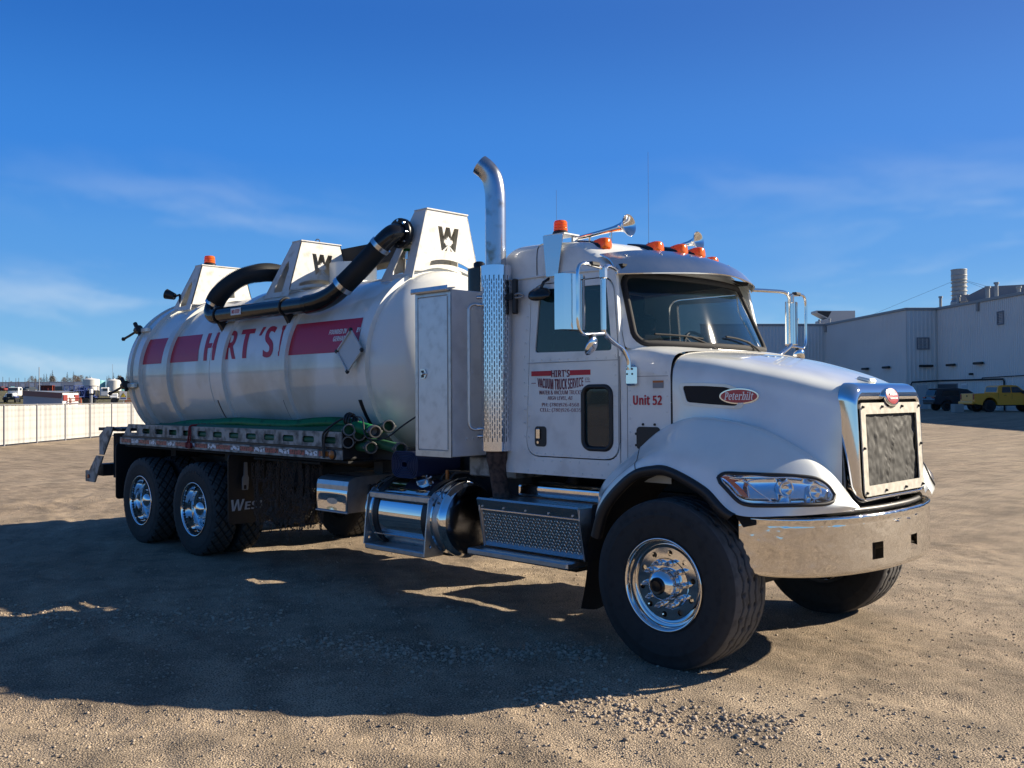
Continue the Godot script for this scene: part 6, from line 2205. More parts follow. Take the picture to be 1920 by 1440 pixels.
	var tpr := PackedVector2Array([Vector2(0.55, 0.715), Vector2(1.215, 0.700), Vector2(1.222, 0.72), Vector2(1.222, 0.95), Vector2(1.21, 0.99), Vector2(1.17, 1.018), Vector2(1.10, 1.030), Vector2(0.55, 1.035)])
	tb.prism(tpr, [], Transform3D(zy.basis, Vector3(-3.54, 0, 0)), 0.50)
	var bx := put("toolbox", tb.mesh(), M.alu, T)
	# polished bowed front skin
	var fs: Array = []
	for k in 15:
		var t := k / 14.0
		var r := PackedVector3Array()
		for j in 9:
			var yy := lerpf(0.715, 0.945, t) if t < 0.7 else lerpf(0.715, 0.945, 0.7)
			var zz := 1.224
			if t >= 0.7:
				var a := (t - 0.7) / 0.3 * PI / 2
				yy = 0.876 + sin(a) * 0.155
				zz = 1.224 - (1.0 - cos(a)) * 0.16
			zz -= 0.006 * sin(PI * j / 8.0) * sin(PI * minf(1.0, t / 0.7))
			r.append(Vector3(lerpf(-4.035, -3.545, j / 8.0), yy + 0.003, zz + 0.003))
		fs.append(r)
	var fm := MB.new()
	fm.grid(fs)
	put("toolbox_front", fm.mesh(), M.chrome, bx)
	put("toolbox_edge", MB.new().box(Vector3(-3.79, 0.702, 1.228), Vector3(0.51, 0.014, 0.022), 0.004).mesh(), M.alu, bx)
	var lt := MB.new()
	lt.box(Vector3(-3.530, 0.90, 0.98), Vector3(0.02, 0.11, 0.03), 0.004)
	lt.tube(V([-3.52, 0.93, 0.98, -3.50, 0.95, 0.93]), 0.012, 6)
	put("toolbox_latch", lt.mesh(), M.black, bx)
	# cab step box
	var sx := node("cab_steps", T)
	var s1 := MB.new()
	s1.box(Vector3(-1.30, 0.945, 1.00), Vector3(1.06, 0.022, 0.40), 0.004)
	put("upper_step", s1.mesh(), M.alu, sx)
	stuff(put("step_tread", lugs(Vector3(-1.79, 0.957, 0.83), Vector3(1, 0, 0), Vector3(0, 0, 1), 0.98, 0.34, 0.034, 0.024).mesh(), M.alu, sx))
	var nose := MB.new()
	nose.prism(poly([1.175, 0.868, 1.188, 0.868, 1.213, 0.958, 1.20, 0.972, 1.18, 0.955]), [], Transform3D(zy.basis, Vector3(-0.775, 0, 0)), 1.05)
	put("step_nose", nose.mesh(), M.steel, sx)
	for k in 5: put("nose_screw", MB.new().cyl(Vector3(-1.77 + k * 0.235, 0.905, 1.194), Vector3(-1.77 + k * 0.235, 0.905, 1.205), 0.008, -1.0, 8).mesh(), M.alu, sx)
	# tread-plate riser leaning inwards
	var a0 := Vector3(-1.80, 0.875, 1.185)
	var dn := Vector3(0, -0.285, -0.045)
	var rm := MB.new()
	rm.quad(a0, a0 + Vector3(1.03, 0, 0), a0 + Vector3(1.03, 0, 0) + dn, a0 + dn, Vector3(0, 0, 1))
	rm.box(a0 + Vector3(0.515, 0.006, 0.004), Vector3(1.03, 0.014, 0.014), 0.003)
	put("riser_plate", rm.mesh(), M.steel, sx)
	stuff(put("riser_tread", lugs(a0 + Vector3(0.015, -0.018, 0.000), Vector3(1, 0, 0), dn.normalized(), 1.0, 0.255, 0.030, 0.024).mesh(), M.steel, sx))
	var en := MB.new()
	en.prism(poly([0.80, 0.95, 1.20, 0.95, 1.20, 0.87, 1.145, 0.58, 0.95, 0.58]), [], Transform3D(zy.basis, Vector3(-0.762, 0, 0)), 0.012)
	en.prism(poly([0.80, 0.95, 1.20, 0.95, 1.20, 0.87, 1.145, 0.58, 0.95, 0.58]), [], Transform3D(zy.basis, Vector3(-1.80, 0, 0)), 0.012)
	put("step_end", en.mesh(), M.alu, sx)
	put("lower_step", MB.new().box(Vector3(-1.37, 0.545, 1.135), Vector3(1.06, 0.052, 0.235), 0.012).mesh(), M.alu, sx)
	stuff(put("lower_tread", lugs(Vector3(-1.87, 0.572, 1.045), Vector3(1, 0, 0), Vector3(0, 0, 1), 1.0, 0.185, 0.034, 0.024).mesh(), M.alu, sx))
	put("step_hanger", MB.new().box(Vector3(-1.05, 0.50, 0.95), Vector3(0.22, 0.08, 0.16), 0.02).mesh(), M.black, sx)
	put("step_strut", MB.new().cyl(Vector3(-1.83, 0.56, 1.05), Vector3(-1.79, 0.68, 1.13), 0.010).mesh(), M.galv, sx)
	# the far side carries the same tanks and boxes
	for s in [-1.0]:
		put("left_fuel_tank", MB.new().lathe(PackedVector2Array([Vector2(0.001, -3.9), Vector2(0.3, -3.88), Vector2(0.317, -3.85), Vector2(0.317, -2.3), Vector2(0.3, -2.27), Vector2(0.001, -2.25)]), Transform3D(Basis(Vector3(0, 0, -1), Vector3(0, 1, 0), Vector3(1, 0, 0)), Vector3(0, 0.727, -0.895)), 40).mesh(), M.chrome, T)
		put("left_step_box", MB.new().box(Vector3(-1.3, 0.72, -1.0), Vector3(1.06, 0.45, 0.40), 0.02).mesh(), M.alu, T)
		put("left_locker", MB.new().box(Vector3(-2.305, 1.75, -0.93), Vector3(0.6, 0.95, 0.55), 0.01).mesh(), M.white_steel, T)
		put("left_toolbox", MB.new().box(Vector3(-4.5, 0.84, -0.95), Vector3(1.0, 0.5, 0.5), 0.02).mesh(), M.alu, T)
	var cbm := MB.new()
	cbm.prism(rounded(poly([0.70, 0.965, 0.86, 0.965, 0.86, 1.06, 0.70, 1.06]), 0.02, 3), [], Transform3D(zy.basis, Vector3(-0.75, 0, 0)), 0.95)
	put("battery_cover", cbm.mesh(), M.chrome, T)
	# dim shapes in the gap behind the cab
	put("rear_engine_cover", MB.new().box(Vector3(-2.0, 1.18, 0.70), Vector3(0.55, 0.16, 0.35), 0.01).mesh(), M.worn, T)
	put("warning_label", MB.new().box(Vector3(-1.79, 1.24, 1.004), Vector3(0.04, 0.13, 0.003)).mesh(), M.white_text, T)
	put("pump_housing", MB.new().box(Vector3(-2.4, 1.0, 0.1), Vector3(1.0, 0.6, 0.9), 0.05).mesh(), M.frame, T)

func arc_pts(P: Vector3, r: float, a0: float, a1: float, y: float) -> PackedVector3Array:
	var o := PackedVector3Array()
	for k in 3:
		var a := lerpf(a0, a1, k / 2.0)
		o.append(P + Vector3(cos(a) * r, y, sin(a) * r))
	return o

# raised diamond pattern on a plate
func lugs(o: Vector3, u: Vector3, w: Vector3, lu: float, lw: float, su: float, sw: float) -> MB:
	var b := MB.new()
	var nn := w.cross(u).normalized()
	if nn.dot(Vector3(0, 1, 0.6)) < 0: nn = -nn
	var nu := int(lu / su)
	var nw := int(lw / sw)
	for j in nw:
		for i in nu:
			var c := o + u * (su * (i + (0.5 if j % 2 == 1 else 0.0)) + 0.5 * su) + w * (sw * (j + 0.5))
			var dir := (u + w).normalized() if (i + j) % 2 == 0 else (u - w).normalized()
			var cr_ := dir.cross(nn)
			var L := dir * sw * 0.62
			var W := cr_ * sw * 0.20
			var H := nn * 0.0016
			b.tri(c + L, c + W, c + H, nn); b.tri(c + W, c - L, c + H, nn)
			b.tri(c - L, c - W, c + H, nn); b.tri(c - W, c + L, c + H, nn)
	return b

# ------------------------------------------------------------------ things lying or hanging on the truck
func build_loads() -> void:
	# green suction hoses in the tray
	var h1 := corrugated("suction_hose", smooth(V([-7.6, 1.40, 1.02, -7.0, 1.455, 1.03, -6.4, 1.475, 1.06, -5.8, 1.500, 1.08, -5.2, 1.492, 1.09, -4.7, 1.488, 1.08, -4.3, 1.515, 1.06, -4.0, 1.525, 1.06, -3.70, 1.515, 1.09, -3.42, 1.482, 1.13, -3.30, 1.466, 1.14]), 34), 0.052, M.green, self)
	tag(h1, "bright green ribbed suction hose lying on top of the tray, longest in view", "hose", "green hoses in the tray")
	h1.name = "suction_hose"; used["suction_hose"] = 1
	coupling(Vector3(-3.235, 1.46, 1.152), Vector3(0.93, -0.08, 0.36), h1)
	var paths := [V([-7.9, 1.40, 1.15, -6.8, 1.425, 1.17, -5.5, 1.43, 1.16, -4.4, 1.435, 1.17, -3.85, 1.455, 1.17, -3.57, 1.463, 1.185]), V([-8.1, 1.355, 1.14, -6.0, 1.36, 1.19, -4.2, 1.36, 1.19, -3.75, 1.355, 1.17, -3.60, 1.352, 1.17]), V([-8.0, 1.31, 1.02, -5.0, 1.30, 1.03, -3.7, 1.31, 1.05, -3.36, 1.31, 1.10]), V([-7.8, 1.42, 1.0, -5.0, 1.43, 0.99, -3.7, 1.43, 0.98, -3.24, 1.50, 0.99]), V([-7.4, 1.33, 0.98, -4.5, 1.33, 1.0, -3.5, 1.34, 0.99, -3.04, 1.305, 1.015]), V([-7.6, 1.41, 1.08, -5.0, 1.41, 1.09, -3.8, 1.415, 1.09, -3.52, 1.42, 1.11])]
	var dirs := [Vector3(0.8, 0.1, 0.55), Vector3(0.75, 0, 0.6), Vector3(0.9, -0.05, 0.4), Vector3(0.85, 0.08, 0.45), Vector3(0.93, 0.0, 0.35), Vector3(0.85, 0.0, 0.5)]
	var labs := ["faded green hose with an open grey coupling above the tray's front corner", "faded green hose seen through the slots of the tray rail", "faded green hose whose coupling droops low in front of the tray", "faded green hose behind the bright one with the rearmost coupling", "faded green hose whose coupling hangs lowest beside the white locker", "faded green hose whose coupling sits behind the corner one, under the bright hose"]
	for k in paths.size():
		var h := corrugated("suction_hose", smooth(paths[k], 36), 0.043, M.green_old, self)
		h.name = "suction_hose_%03d" % (k + 1)
		tag(h, labs[k], "hose", "green hoses in the tray")
		var p: PackedVector3Array = paths[k]
		coupling(p[p.size() - 1], dirs[k], h)
	# hanging tyre chains
	for g in 2:
		var b := MB.new()
		var unit := link()
		var x0 := -5.42 if g == 0 else -4.84
		for k in 17:
			var x := x0 + k * 0.034 + rng.randf_range(-0.015, 0.015)
			var z := 1.04 + rng.randf_range(-0.07, 0.10)
			var y := 1.10 + rng.randf_range(-0.05, 0.03)
			var bottom := 0.50 - 0.13 * sin(PI * (x + 5.42) / 1.2) + rng.randf_range(-0.06, 0.12)
			if k == 2 and g == 0: bottom = 0.30
			var i := 0
			var dx := rng.randf_range(-0.3, 0.3)
			while y > bottom:
				var c := Vector3(x + dx * (1.10 - y) * 0.35 + sin(y * 17.0 + k) * 0.008, y, z + cos(y * 13.0 + k * 2.0) * 0.010)
				var bs := Basis(Vector3(0, 1, 0), (PI / 2 if i % 2 == 0 else 0.0) + rng.randf_range(-0.4, 0.4)) * Basis(Vector3(0, 0, 1), rng.randf_range(-0.25, 0.25))
				for t in unit.idx.size(): pass
				append_mesh(b, unit, Transform3D(bs, c))
				y -= 0.034
				i += 1
		# cross chains looped between the hanging ones
		for k in 9:
			var ya := rng.randf_range(0.55, 1.05)
			var xa := x0 + rng.randf_range(0.0, 0.3)
			for i in 11:
				var t := i / 10.0
				var c := Vector3(xa + t * 0.28, ya - 0.10 * sin(PI * t) - 0.05 * t, 1.12 + rng.randf_range(-0.015, 0.015))
				append_mesh(b, unit, Transform3D(Basis(Vector3(0, 0, 1), PI / 2 - cos(PI * t) * -0.9) * Basis(Vector3(0, 1, 0), PI / 2 if i % 2 == 0 else 0.0), c))
		var o := put("tyre_chain", b.mesh(), M.chain)
		tag(o, "rusty tyre chains hanging in front of the mud flap lettering" if g == 0 else "rusty tyre chains hanging in strands beside the polished toolbox", "tyre chains", "tyre chains hung under the tray")
		var hk := MB.new()
		hk.cyl(Vector3(x0 - 0.05, 1.12, 1.05), Vector3(x0 + 0.62, 1.12, 1.05), 0.016)
		put("chain_hanger", hk.mesh(), M.frame, T)
	# red ratchet strap over the rail
	var sb := MB.new()
	sb.tube(smooth(V([-6.43, 1.47, 1.08, -6.50, 1.462, 1.20, -6.53, 1.445, 1.262, -6.55, 1.35, 1.264, -6.565, 1.27, 1.268, -6.57, 1.225, 1.268]), 4), 0.011, 5)
	sb.tube(smooth(V([-6.53, 1.445, 1.262, -6.50, 1.35, 1.266, -6.52, 1.265, 1.27]), 4), 0.009, 5)
	var so := put("ratchet_strap", sb.mesh(), M.strap_red)
	tag(so, "dirty red ratchet strap hooked over the slotted rail above the drive wheels", "strap")
	put("ratchet", MB.new().box(Vector3(-6.575, 1.235, 1.278), Vector3(0.05, 0.07, 0.03), 0.012).mesh(), M.strap_red, so)
	put("ratchet_drum", MB.new().cyl(Vector3(-6.50, 1.23, 1.262), Vector3(-6.50, 1.23, 1.29), 0.034).mesh(), M.strap_red, so)
	# black cords round the hose ends
	var c1 := MB.new()
	c1.tube(smooth(V([-3.86, 1.20, 1.268, -3.87, 1.30, 1.268, -3.87, 1.42, 1.266, -3.80, 1.49, 1.24, -3.72, 1.56, 1.17, -3.62, 1.595, 1.10]), 5), 0.010, 6)
	c1.tube(smooth(V([-3.84, 1.20, 1.27, -3.845, 1.38, 1.268, -3.80, 1.46, 1.25]), 5), 0.009, 6)
	for k in 6: c1.tube(ring_at(Vector3(-3.68 + 0.025 * k, 1.56 - 0.012 * k, 1.10), 0.060 + 0.006 * (k % 3), 0.5 * k), 0.010, 6, false, PackedFloat32Array(), true)
	tag(put("bungee_cord", c1.mesh(), M.black), "knotted black cord tied round the green hose at the tray's front end", "cord")
	var c2 := MB.new()
	c2.tube(smooth(V([-3.62, 1.595, 1.10, -3.40, 1.57, 1.16, -3.28, 1.44, 1.22, -3.18, 1.39, 1.22, -3.05, 1.41, 1.15, -2.90, 1.52, 1.08, -2.70, 1.66, 0.98, -2.55, 1.78, 0.92]), 6), 0.008, 6)
	tag(put("bungee_cord", c2.mesh(), M.black), "thin black cord running from the hose couplings up behind the locker", "cord")
	# rolled blue lay-flat hose under the locker
	var rb := MB.new()
	for k in 7:
		var r := 0.165 - k * 0.021
		var pts := PackedVector2Array()
		for q in rounded(rrect(0, 0, r * 2.1, r * 1.5, r * 0.5, 5), 0.01, 1): pts.append(q)
		var rr: Array = []
		for x in [0.0, 0.5 - k * 0.006]:
			var row := PackedVector3Array()
			for q in pts: row.append(Vector3(-2.86 + q.x, 1.175 + q.y * 0.9, 1.10 - x))
			rr.append(row)
		rb.grid(rr, false, true)
		var ed := PackedVector3Array()
		for q in pts: ed.append(Vector3(-2.86 + q.x, 1.175 + q.y * 0.9, 1.10))
		rb.tube(ed, 0.008, 5, false, PackedFloat32Array(), true)
	tag(put("rolled_hose", rb.mesh(), M.blue_tarp), "rolled dark blue flat hose lying above the fuel tank under the locker", "rolled hose")

func ring_at(c: Vector3, r: float, tw: float) -> PackedVector3Array:
	var o := PackedVector3Array()
	var bs := Basis(Vector3(0, 1, 0), tw * 0.4)
	for s in 14: o.append(c + bs * Vector3(0, cos(TAU * s / 14), sin(TAU * s / 14)) * r)
	return o

func link() -> MB:
	var b := MB.new()
	var p := PackedVector3Array()
	for s in 10:
		var a := TAU * s / 10
		p.append(Vector3(cos(a) * 0.013, sin(a) * 0.023, 0))
	b.tube(p, 0.0042, 4, false, PackedFloat32Array(), true)
	return b

func append_mesh(b: MB, o: MB, at: Transform3D) -> void:
	var base := b.v.size()
	for k in o.v.size():
		b.v.append(at * o.v[k]); b.n.append((at.basis * o.n[k]).normalized()); b.uv.append(o.uv[k])
	for k in o.idx: b.idx.append(base + k)

func coupling(p: Vector3, dir: Vector3, parent: Node) -> void:
	var z := dir.normalized()
	var x := Vector3.UP.cross(z).normalized()
	var at := Transform3D(Basis(x, z.cross(x), z), p)
	var b := MB.new()
	b.lathe(PackedVector2Array([Vector2(0.044, -0.13), Vector2(0.050, -0.11), Vector2(0.050, -0.03), Vector2(0.055, -0.02), Vector2(0.058, 0.0), Vector2(0.058, 0.045), Vector2(0.054, 0.052), Vector2(0.045, 0.052), Vector2(0.042, 0.04), Vector2(0.042, -0.04), Vector2(0.001, -0.05)]), at, 28)
	var c := put("coupling", b.mesh(), M.coupling, parent)
	for s in [1.0, -1.0]:
		var lv := MB.new()
		lv.box(at * Vector3(0.063 * s, 0, 0.01), Vector3(0.012, 0.024, 0.06), 0.004, at.basis)
		put("cam_lever", lv.mesh(), M.coupling, c)
	var hb := MB.new()
	hb.lathe(PackedVector2Array([Vector2(0.0505, -0.10), Vector2(0.053, -0.095), Vector2(0.053, -0.075), Vector2(0.0505, -0.07)]), at, 24)
	put("hose_clamp", hb.mesh(), M.steel, c)

# ------------------------------------------------------------------ metal building on the right
const WD := Vector3(0.7431, 0, 0.6691)    # along the long walls
const WA := Vector3(0.6691, 0, -0.7431)   # across
func build_yard_building() -> void:
	var AB := Vector3(-45.15, 0, -92.19)
	var BC := Vector3(-31.134, 0, -79.572)
	var CD := Vector3(-29.25, 0, -81.66)
	var AL := AB - WA * 14.0
	var DE := CD + WD * 64.0
	var h := 9.41
	var o := node("metal_building")
	tag(o, "grey ribbed metal industrial building with stepped walls, in its own shade", "building")
	for w in [[AL, AB, 0.38], [AB, BC, 0.28], [BC, CD, 0.38], [CD, DE, 0.28]]:
		put("wall", ribbed(w[0], w[1], -0.5, h, w[2]), M.cladding, o)
		var t := MB.new()
		var d: Vector3 = (w[1] - w[0]).normalized()
		var nn := Vector3(-d.z, 0, d.x)
		var mid: Vector3 = (w[0] + w[1]) * 0.5
		t.box(mid + nn * 0.06 + Vector3(0, h + 0.02, 0), Vector3((w[1] - w[0]).length() + 0.1, 0.24, 0.16), 0.02, Basis(d, Vector3.UP, d.cross(Vector3.UP)))
		put("eave_trim", t.mesh(), M.trim, o)
	# roof sheets, and plain walls at the back so that the building is closed
	var rp := PackedVector2Array()
	var back := -WA * 0.0 + (WA * 40.0)
	for q in [AL, AB, BC, CD, DE, DE + WA * 40.0, AB + WA * 45.0, AL + WD * -30.0 + WA * 20.0]: rp.append(Vector2(q.x, q.z))
	var rb := MB.new()
	rb.prism(rp, [], Transform3D(Basis(Vector3(1, 0, 0), Vector3(0, 0, 1), Vector3(0, -1, 0)), Vector3(0, h, 0)), 0.08)
	put("roof", rb.mesh(), M.trim, o)
	for w in [[DE, DE + WA * 40.0], [DE + WA * 40.0, AB + WA * 45.0], [AB + WA * 45.0, AL - WD * 30.0 + WA * 20.0], [AL - WD * 30.0 + WA * 20.0, AL]]:
		var bk := MB.new()
		bk.quad(w[0] + Vector3(0, -0.5, 0), w[1] + Vector3(0, -0.5, 0), w[1] + Vector3(0, h, 0), w[0] + Vector3(0, h, 0))
		put("back_wall", bk.mesh(), M.cladding, o)
	var onD := Basis(WD, Vector3.UP, WD.cross(Vector3.UP))
	var onC := Basis(WA, Vector3.UP, WA.cross(Vector3.UP))
	var nD := Vector3(-WD.z, 0, WD.x)
	var nC := Vector3(-WA.z, 0, WA.x)
	# louvres with their blades
	for q in [[BC + WA * 1.45 + nC * 0.08 + Vector3(0, 6.31, 0), onC, 1.05, 1.0, nC], [CD + WD * 10.17 + nD * 0.08 + Vector3(0, 7.78, 0), onD, 0.80, 1.0, nD]]:
		var fr := MB.new()
		var W: float = q[2]
		var H: float = q[3]
		for s in [-1.0, 1.0]:
			fr.box(q[0] + (q[1] as Basis).x * W * 0.5 * s, Vector3(0.09, H + 0.09, 0.12), 0.0, q[1])
			fr.box(q[0] + Vector3(0, H * 0.5 * s, 0), Vector3(W - 0.09, 0.09, 0.12), 0.0, q[1])
		fr.box(q[0] - (q[4] as Vector3) * 0.05, Vector3(W - 0.02, H - 0.02, 0.02), 0.0, q[1])
		var lv := put("louvre", fr.mesh(), M.grey_plain, o)
		for k in 7: put("blade", MB.new().box(q[0] + Vector3(0, (k - 3) * H / 7.6, 0), Vector3(W - 0.12, 0.02, 0.13), 0.0, (q[1] as Basis) * Basis(Vector3(1, 0, 0), 0.6)).mesh(), M.pale, lv)
	# long dark wall lamps
	var nB := nD
	for q in [[BC - WD * 12.51, onD, nB], [BC - WD * 8.20, onD, nB], [BC - WD * 3.62, onD, nB], [BC + WA * 1.60, onC, nC], [CD + WD * 2.82, onD, nD], [CD + WD * 7.21, onD, nD]]:
		var b := MB.new()
		b.box(q[0] + (q[2] as Vector3) * 0.30 + Vector3(0, 4.27, 0), Vector3(1.25, 0.20, 0.30), 0.05, q[1])
		var la := put("wall_lamp", b.mesh(), M.black, o)
		put("lamp_arm", MB.new().box(q[0] + (q[2] as Vector3) * 0.12 + Vector3(0, 4.27, 0), Vector3(0.2, 0.1, 0.22), 0.0, q[1]).mesh(), M.black, la)
	# door, pipes, camera, windows
	var dr := put("door", MB.new().box(BC + WA * 1.33 + nC * 0.06 + Vector3(0, 1.47, 0), Vector3(0.95, 2.15, 0.06), 0.01, onC).mesh(), M.pale, o)
	put("door_handle", MB.new().box(BC + WA * 1.70 + nC * 0.12 + Vector3(0, 1.40, 0), Vector3(0.05, 0.14, 0.06), 0.0, onC).mesh(), M.steel, dr)
	var pp := MB.new()
	var c0 := BC + WA * 0.22 + nC * 0.16
	var c1 := CD + nC * 0.18 + nD * 0.18
	var c2 := CD + WD * 10.5 + nD * 0.16
	pp.tube(PackedVector3Array([c0 + Vector3(0, 0.3, 0), c0 + Vector3(0, 2.55, 0), c0 + WA * 0.15 + Vector3(0, 2.82, 0), c1 + Vector3(0, 2.93, 0), c2 + Vector3(0, 2.90, 0), c2 + WD * 0.16 + Vector3(0, 2.72, 0), c2 + WD * 0.17 + Vector3(0, 0.3, 0)]), 0.065, 8)
	put("gas_pipe", pp.mesh(), M.frame, o)
	var p2 := MB.new()
	var e0 := CD + WD * 7.5 + nD * 0.14
	p2.tube(PackedVector3Array([e0 + Vector3(0, 2.85, 0), e0 + Vector3(0, 3.05, 0), e0 + WD * 20.0 + Vector3(0, 3.3, 0)]), 0.04, 6)
	put("conduit", p2.mesh(), M.frame, o)
	put("camera_box", MB.new().box(CD + WD * 6.0 + nD * 0.25 + Vector3(0, 3.40, 0), Vector3(0.28, 0.18, 0.30), 0.03, onD).mesh(), M.black, o)
	for q in [[1.8, 2.30, 3.3, 0.70], [4.6, 2.36, 0.95, 0.40]]:
		var w := put("window", MB.new().box(CD + WD * q[0] + nD * 0.05 + Vector3(0, q[1], 0), Vector3(q[2], q[3], 0.08), 0.0, onD).mesh(), M.white_plain if q[0] > 4.0 else M.grey_plain, o)
		put("pane", MB.new().box(CD + WD * q[0] + nD * 0.10 + Vector3(0, q[1], 0), Vector3(q[2] - 0.16, q[3] - 0.14, 0.03), 0.0, onD).mesh(), M.navy if q[0] < 4.0 else M.pale, w)
	for q in [AB + WD * 0.3 + nD * 0.15, CD + WD * 6.95 + nD * 0.15]:
		put("gutter_outlet", MB.new().box(q + Vector3(0, 8.95, 0), Vector3(0.22, 0.7, 0.2), 0.04, onD).mesh(), M.trim, o)
	# roof plant
	var sk := Vector3(-30.06, 0, -89.5)
	var sb := MB.new()
	sb.lathe(PackedVector2Array([Vector2(0.80, 9.3), Vector2(0.80, 10.6), Vector2(0.66, 10.9), Vector2(0.66, 12.7), Vector2(0.72, 12.8), Vector2(0.72, 13.8), Vector2(0.64, 13.8), Vector2(0.6, 12.9)]), Transform3D(Basis(Vector3(1, 0, 0), -PI / 2), sk), 28)
	var so := put("roof_stack", sb.mesh(), M.galv, o)
	for y in [10.95, 11.3, 11.7, 12.1, 12.5, 12.78, 13.2, 13.75]: put("stack_band", MB.new().lathe(PackedVector2Array([Vector2(0.73, -0.04), Vector2(0.76, 0.0), Vector2(0.73, 0.04)]), Transform3D(Basis(Vector3(1, 0, 0), -PI / 2), sk + Vector3(0, y, 0)), 28).mesh(), M.galv, so)
	put("fan_box", MB.new().box(sk + Vector3(0.75, 10.9, 0.5), Vector3(0.8, 0.7, 0.8), 0.05).mesh(), M.grey_plain, so)
	for e in [Vector3(-47, 9.4, -99), Vector3(-21, 9.4, -97), Vector3(-22, 9.5, -80), Vector3(-12, 22.0, -88)]:
		var gw := MB.new()
		gw.cyl(sk + Vector3(0, 12.9, 0), e, 0.012, -1.0, 4, false)
		if e.y < 20.0: put("guy_wire", gw.mesh(), M.frame, so)
	var hb := MB.new()
	hb.prism(poly([-2.0, 9.5, 2.0, 9.5, 2.0, 11.4, -0.6, 11.4, -2.5, 11.45, -2.5, 11.2, -1.2, 10.5, -2.0, 10.3]), [], Transform3D(Basis(Vector3(0.711, 0, -0.703), Vector3.UP, Vector3(0.703, 0, 0.711)), Vector3(-48.1, 0.05, -99.8)), 2.0)
	var hv := put("roof_unit", hb.mesh(), M.hvac, o)
	put("intake_hood", MB.new().prism(poly([-2.35, 11.2, -2.35, 11.38, -0.75, 11.33, -1.15, 10.6]), [], Transform3D(Basis(Vector3(0.711, 0, -0.703), Vector3.UP, Vector3(0.703, 0, 0.711)), Vector3(-48.1, 0.05, -99.8) + Vector3(0.703, 0, 0.711) * 2.0), 0.02).mesh(), M.black, hv)
	var h2 := MB.new()
	h2.prism(poly([-3.2, 10.2, -1.6, 11.0, 8.0, 11.0, 8.0, 9.3, -1.5, 9.3, -3.0, 9.9]), [], Transform3D(Basis(Vector3(0.95, 0, -0.31), Vector3.UP, Vector3(0.31, 0, 0.95)), Vector3(-24.0, 0.0, -83.5)), 2.5)
	put("roof_unit", h2.mesh(), M.grey_plain, o)
	for q in [[-28.9, -81.6, 1.0, 0.12], [-27.1, -80.9, 0.9, 0.14], [-23.5, -77.3, 1.1, 0.16], [-22.6, -76.6, 1.3, 0.14], [-20.8, -76.2, 0.8, 0.14], [-19.8, -75.0, 1.0, 0.12], [-50.3, -93.0, 0.7, 0.10], [-49.3, -93.6, 0.9, 0.12], [-46.8, -96.5, 0.9, 0.10], [-47.6, -95.6, 0.8, 0.10]]:
		var vp := MB.new()
		vp.cyl(Vector3(q[0], 9.4, q[1]), Vector3(q[0], 9.4 + q[2], q[1]), q[3], -1.0, 10)
		vp.cyl(Vector3(q[0], 9.4 + q[2], q[1]), Vector3(q[0], 9.4 + q[2] + 0.15, q[1]), q[3] * 1.5, -1.0, 10)
		put("vent_pipe", vp.mesh(), M.galv, o)

func ribbed(a: Vector3, b: Vector3, y0: float, y1: float, pitch: float) -> ArrayMesh:
	var d := (b - a).normalized()
	var nn := Vector3(-d.z, 0, d.x)
	var L := (b - a).length()
	var m := MB.new()
	var k := 0.0
	while k < L:
		var s := [0.0, 0.55 * pitch, 0.65 * pitch, 0.90 * pitch, pitch]
		var z := [0.0, 0.0, 0.055, 0.055, 0.0]
		for e in 4:
			var p: Vector3 = a + d * minf(L, k + s[e]) + nn * z[e]
			var q: Vector3 = a + d * minf(L, k + s[e + 1]) + nn * z[e + 1]
			m.quad(p + Vector3(0, y0, 0), q + Vector3(0, y0, 0), q + Vector3(0, y1, 0), p + Vector3(0, y1, 0), nn)
		k += pitch
	return m.mesh()

# ------------------------------------------------------------------ fence on the left
func build_fence() -> void:
	var pts := PackedVector3Array([Vector3(-30.2, 0, -0.45), Vector3(-31.8, 0, -2.13), Vector3(-33.4, 0, -3.81), Vector3(-35.11, 0, -5.6), Vector3(-36.74, 0, -7.32), Vector3(-38.33, 0, -9.0), Vector3(-39.91, 0, -10.66), Vector3(-41.41, 0, -12.24), Vector3(-42.93, 0, -13.84), Vector3(-44.47, 0, -15.46), Vector3(-46.01, 0, -17.08), Vector3(-47.57, 0, -18.73), Vector3(-49.16, 0, -20.41), Vector3(-50.7, 0, -22.0)])
	var f := node("slat_fence")
	tag(f, "white slatted chain link fence with grey posts along the yard's left edge", "fence")
	for i in pts.size(): put("post", MB.new().cyl(pts[i] + Vector3(0, -0.1, 0), pts[i] + Vector3(0, 1.58, 0), 0.045, -1.0, 8).mesh(), M.post, f)
	for i in pts.size() - 1:
		var a := pts[i]
		var b := pts[i + 1]
		var d := (b - a).normalized()
		var L := (b - a).length()
		var bs := Basis(d, Vector3.UP, d.cross(Vector3.UP))
		var w := 0.085
		var n := int((L - 0.14) / w)
		for k in n:
			var hh := 1.46 + rng.randf_range(-0.012, 0.0)
			if i < 2 or i > 10: continue
			put("slat", slat_mesh(k % 3), M.fence_slat, f, Transform3D(bs.rotated(Vector3.UP, rng.randf_range(-0.14, 0.14)) * Basis.IDENTITY.scaled(Vector3(1, hh / 1.46, 1)), a + d * (0.07 + (k + 0.5) * (L - 0.14) / n) + Vector3(0, 0.06 + hh * 0.5, 0))) 
		if i < 2 or i > 10:
			var rest := MB.new()
			for k in n: rest.box(a + d * (0.07 + (k + 0.5) * (L - 0.14) / n) + Vector3(0, 0.79, 0), Vector3(0.078, 1.46, 0.008), 0.0, bs)
			stuff(put("slat_row", rest.mesh(), M.fence_slat, f))
		put("top_rail", MB.new().cyl(a + Vector3(0, 1.55, 0), b + Vector3(0, 1.55, 0), 0.025, -1.0, 6).mesh(), M.post, f)

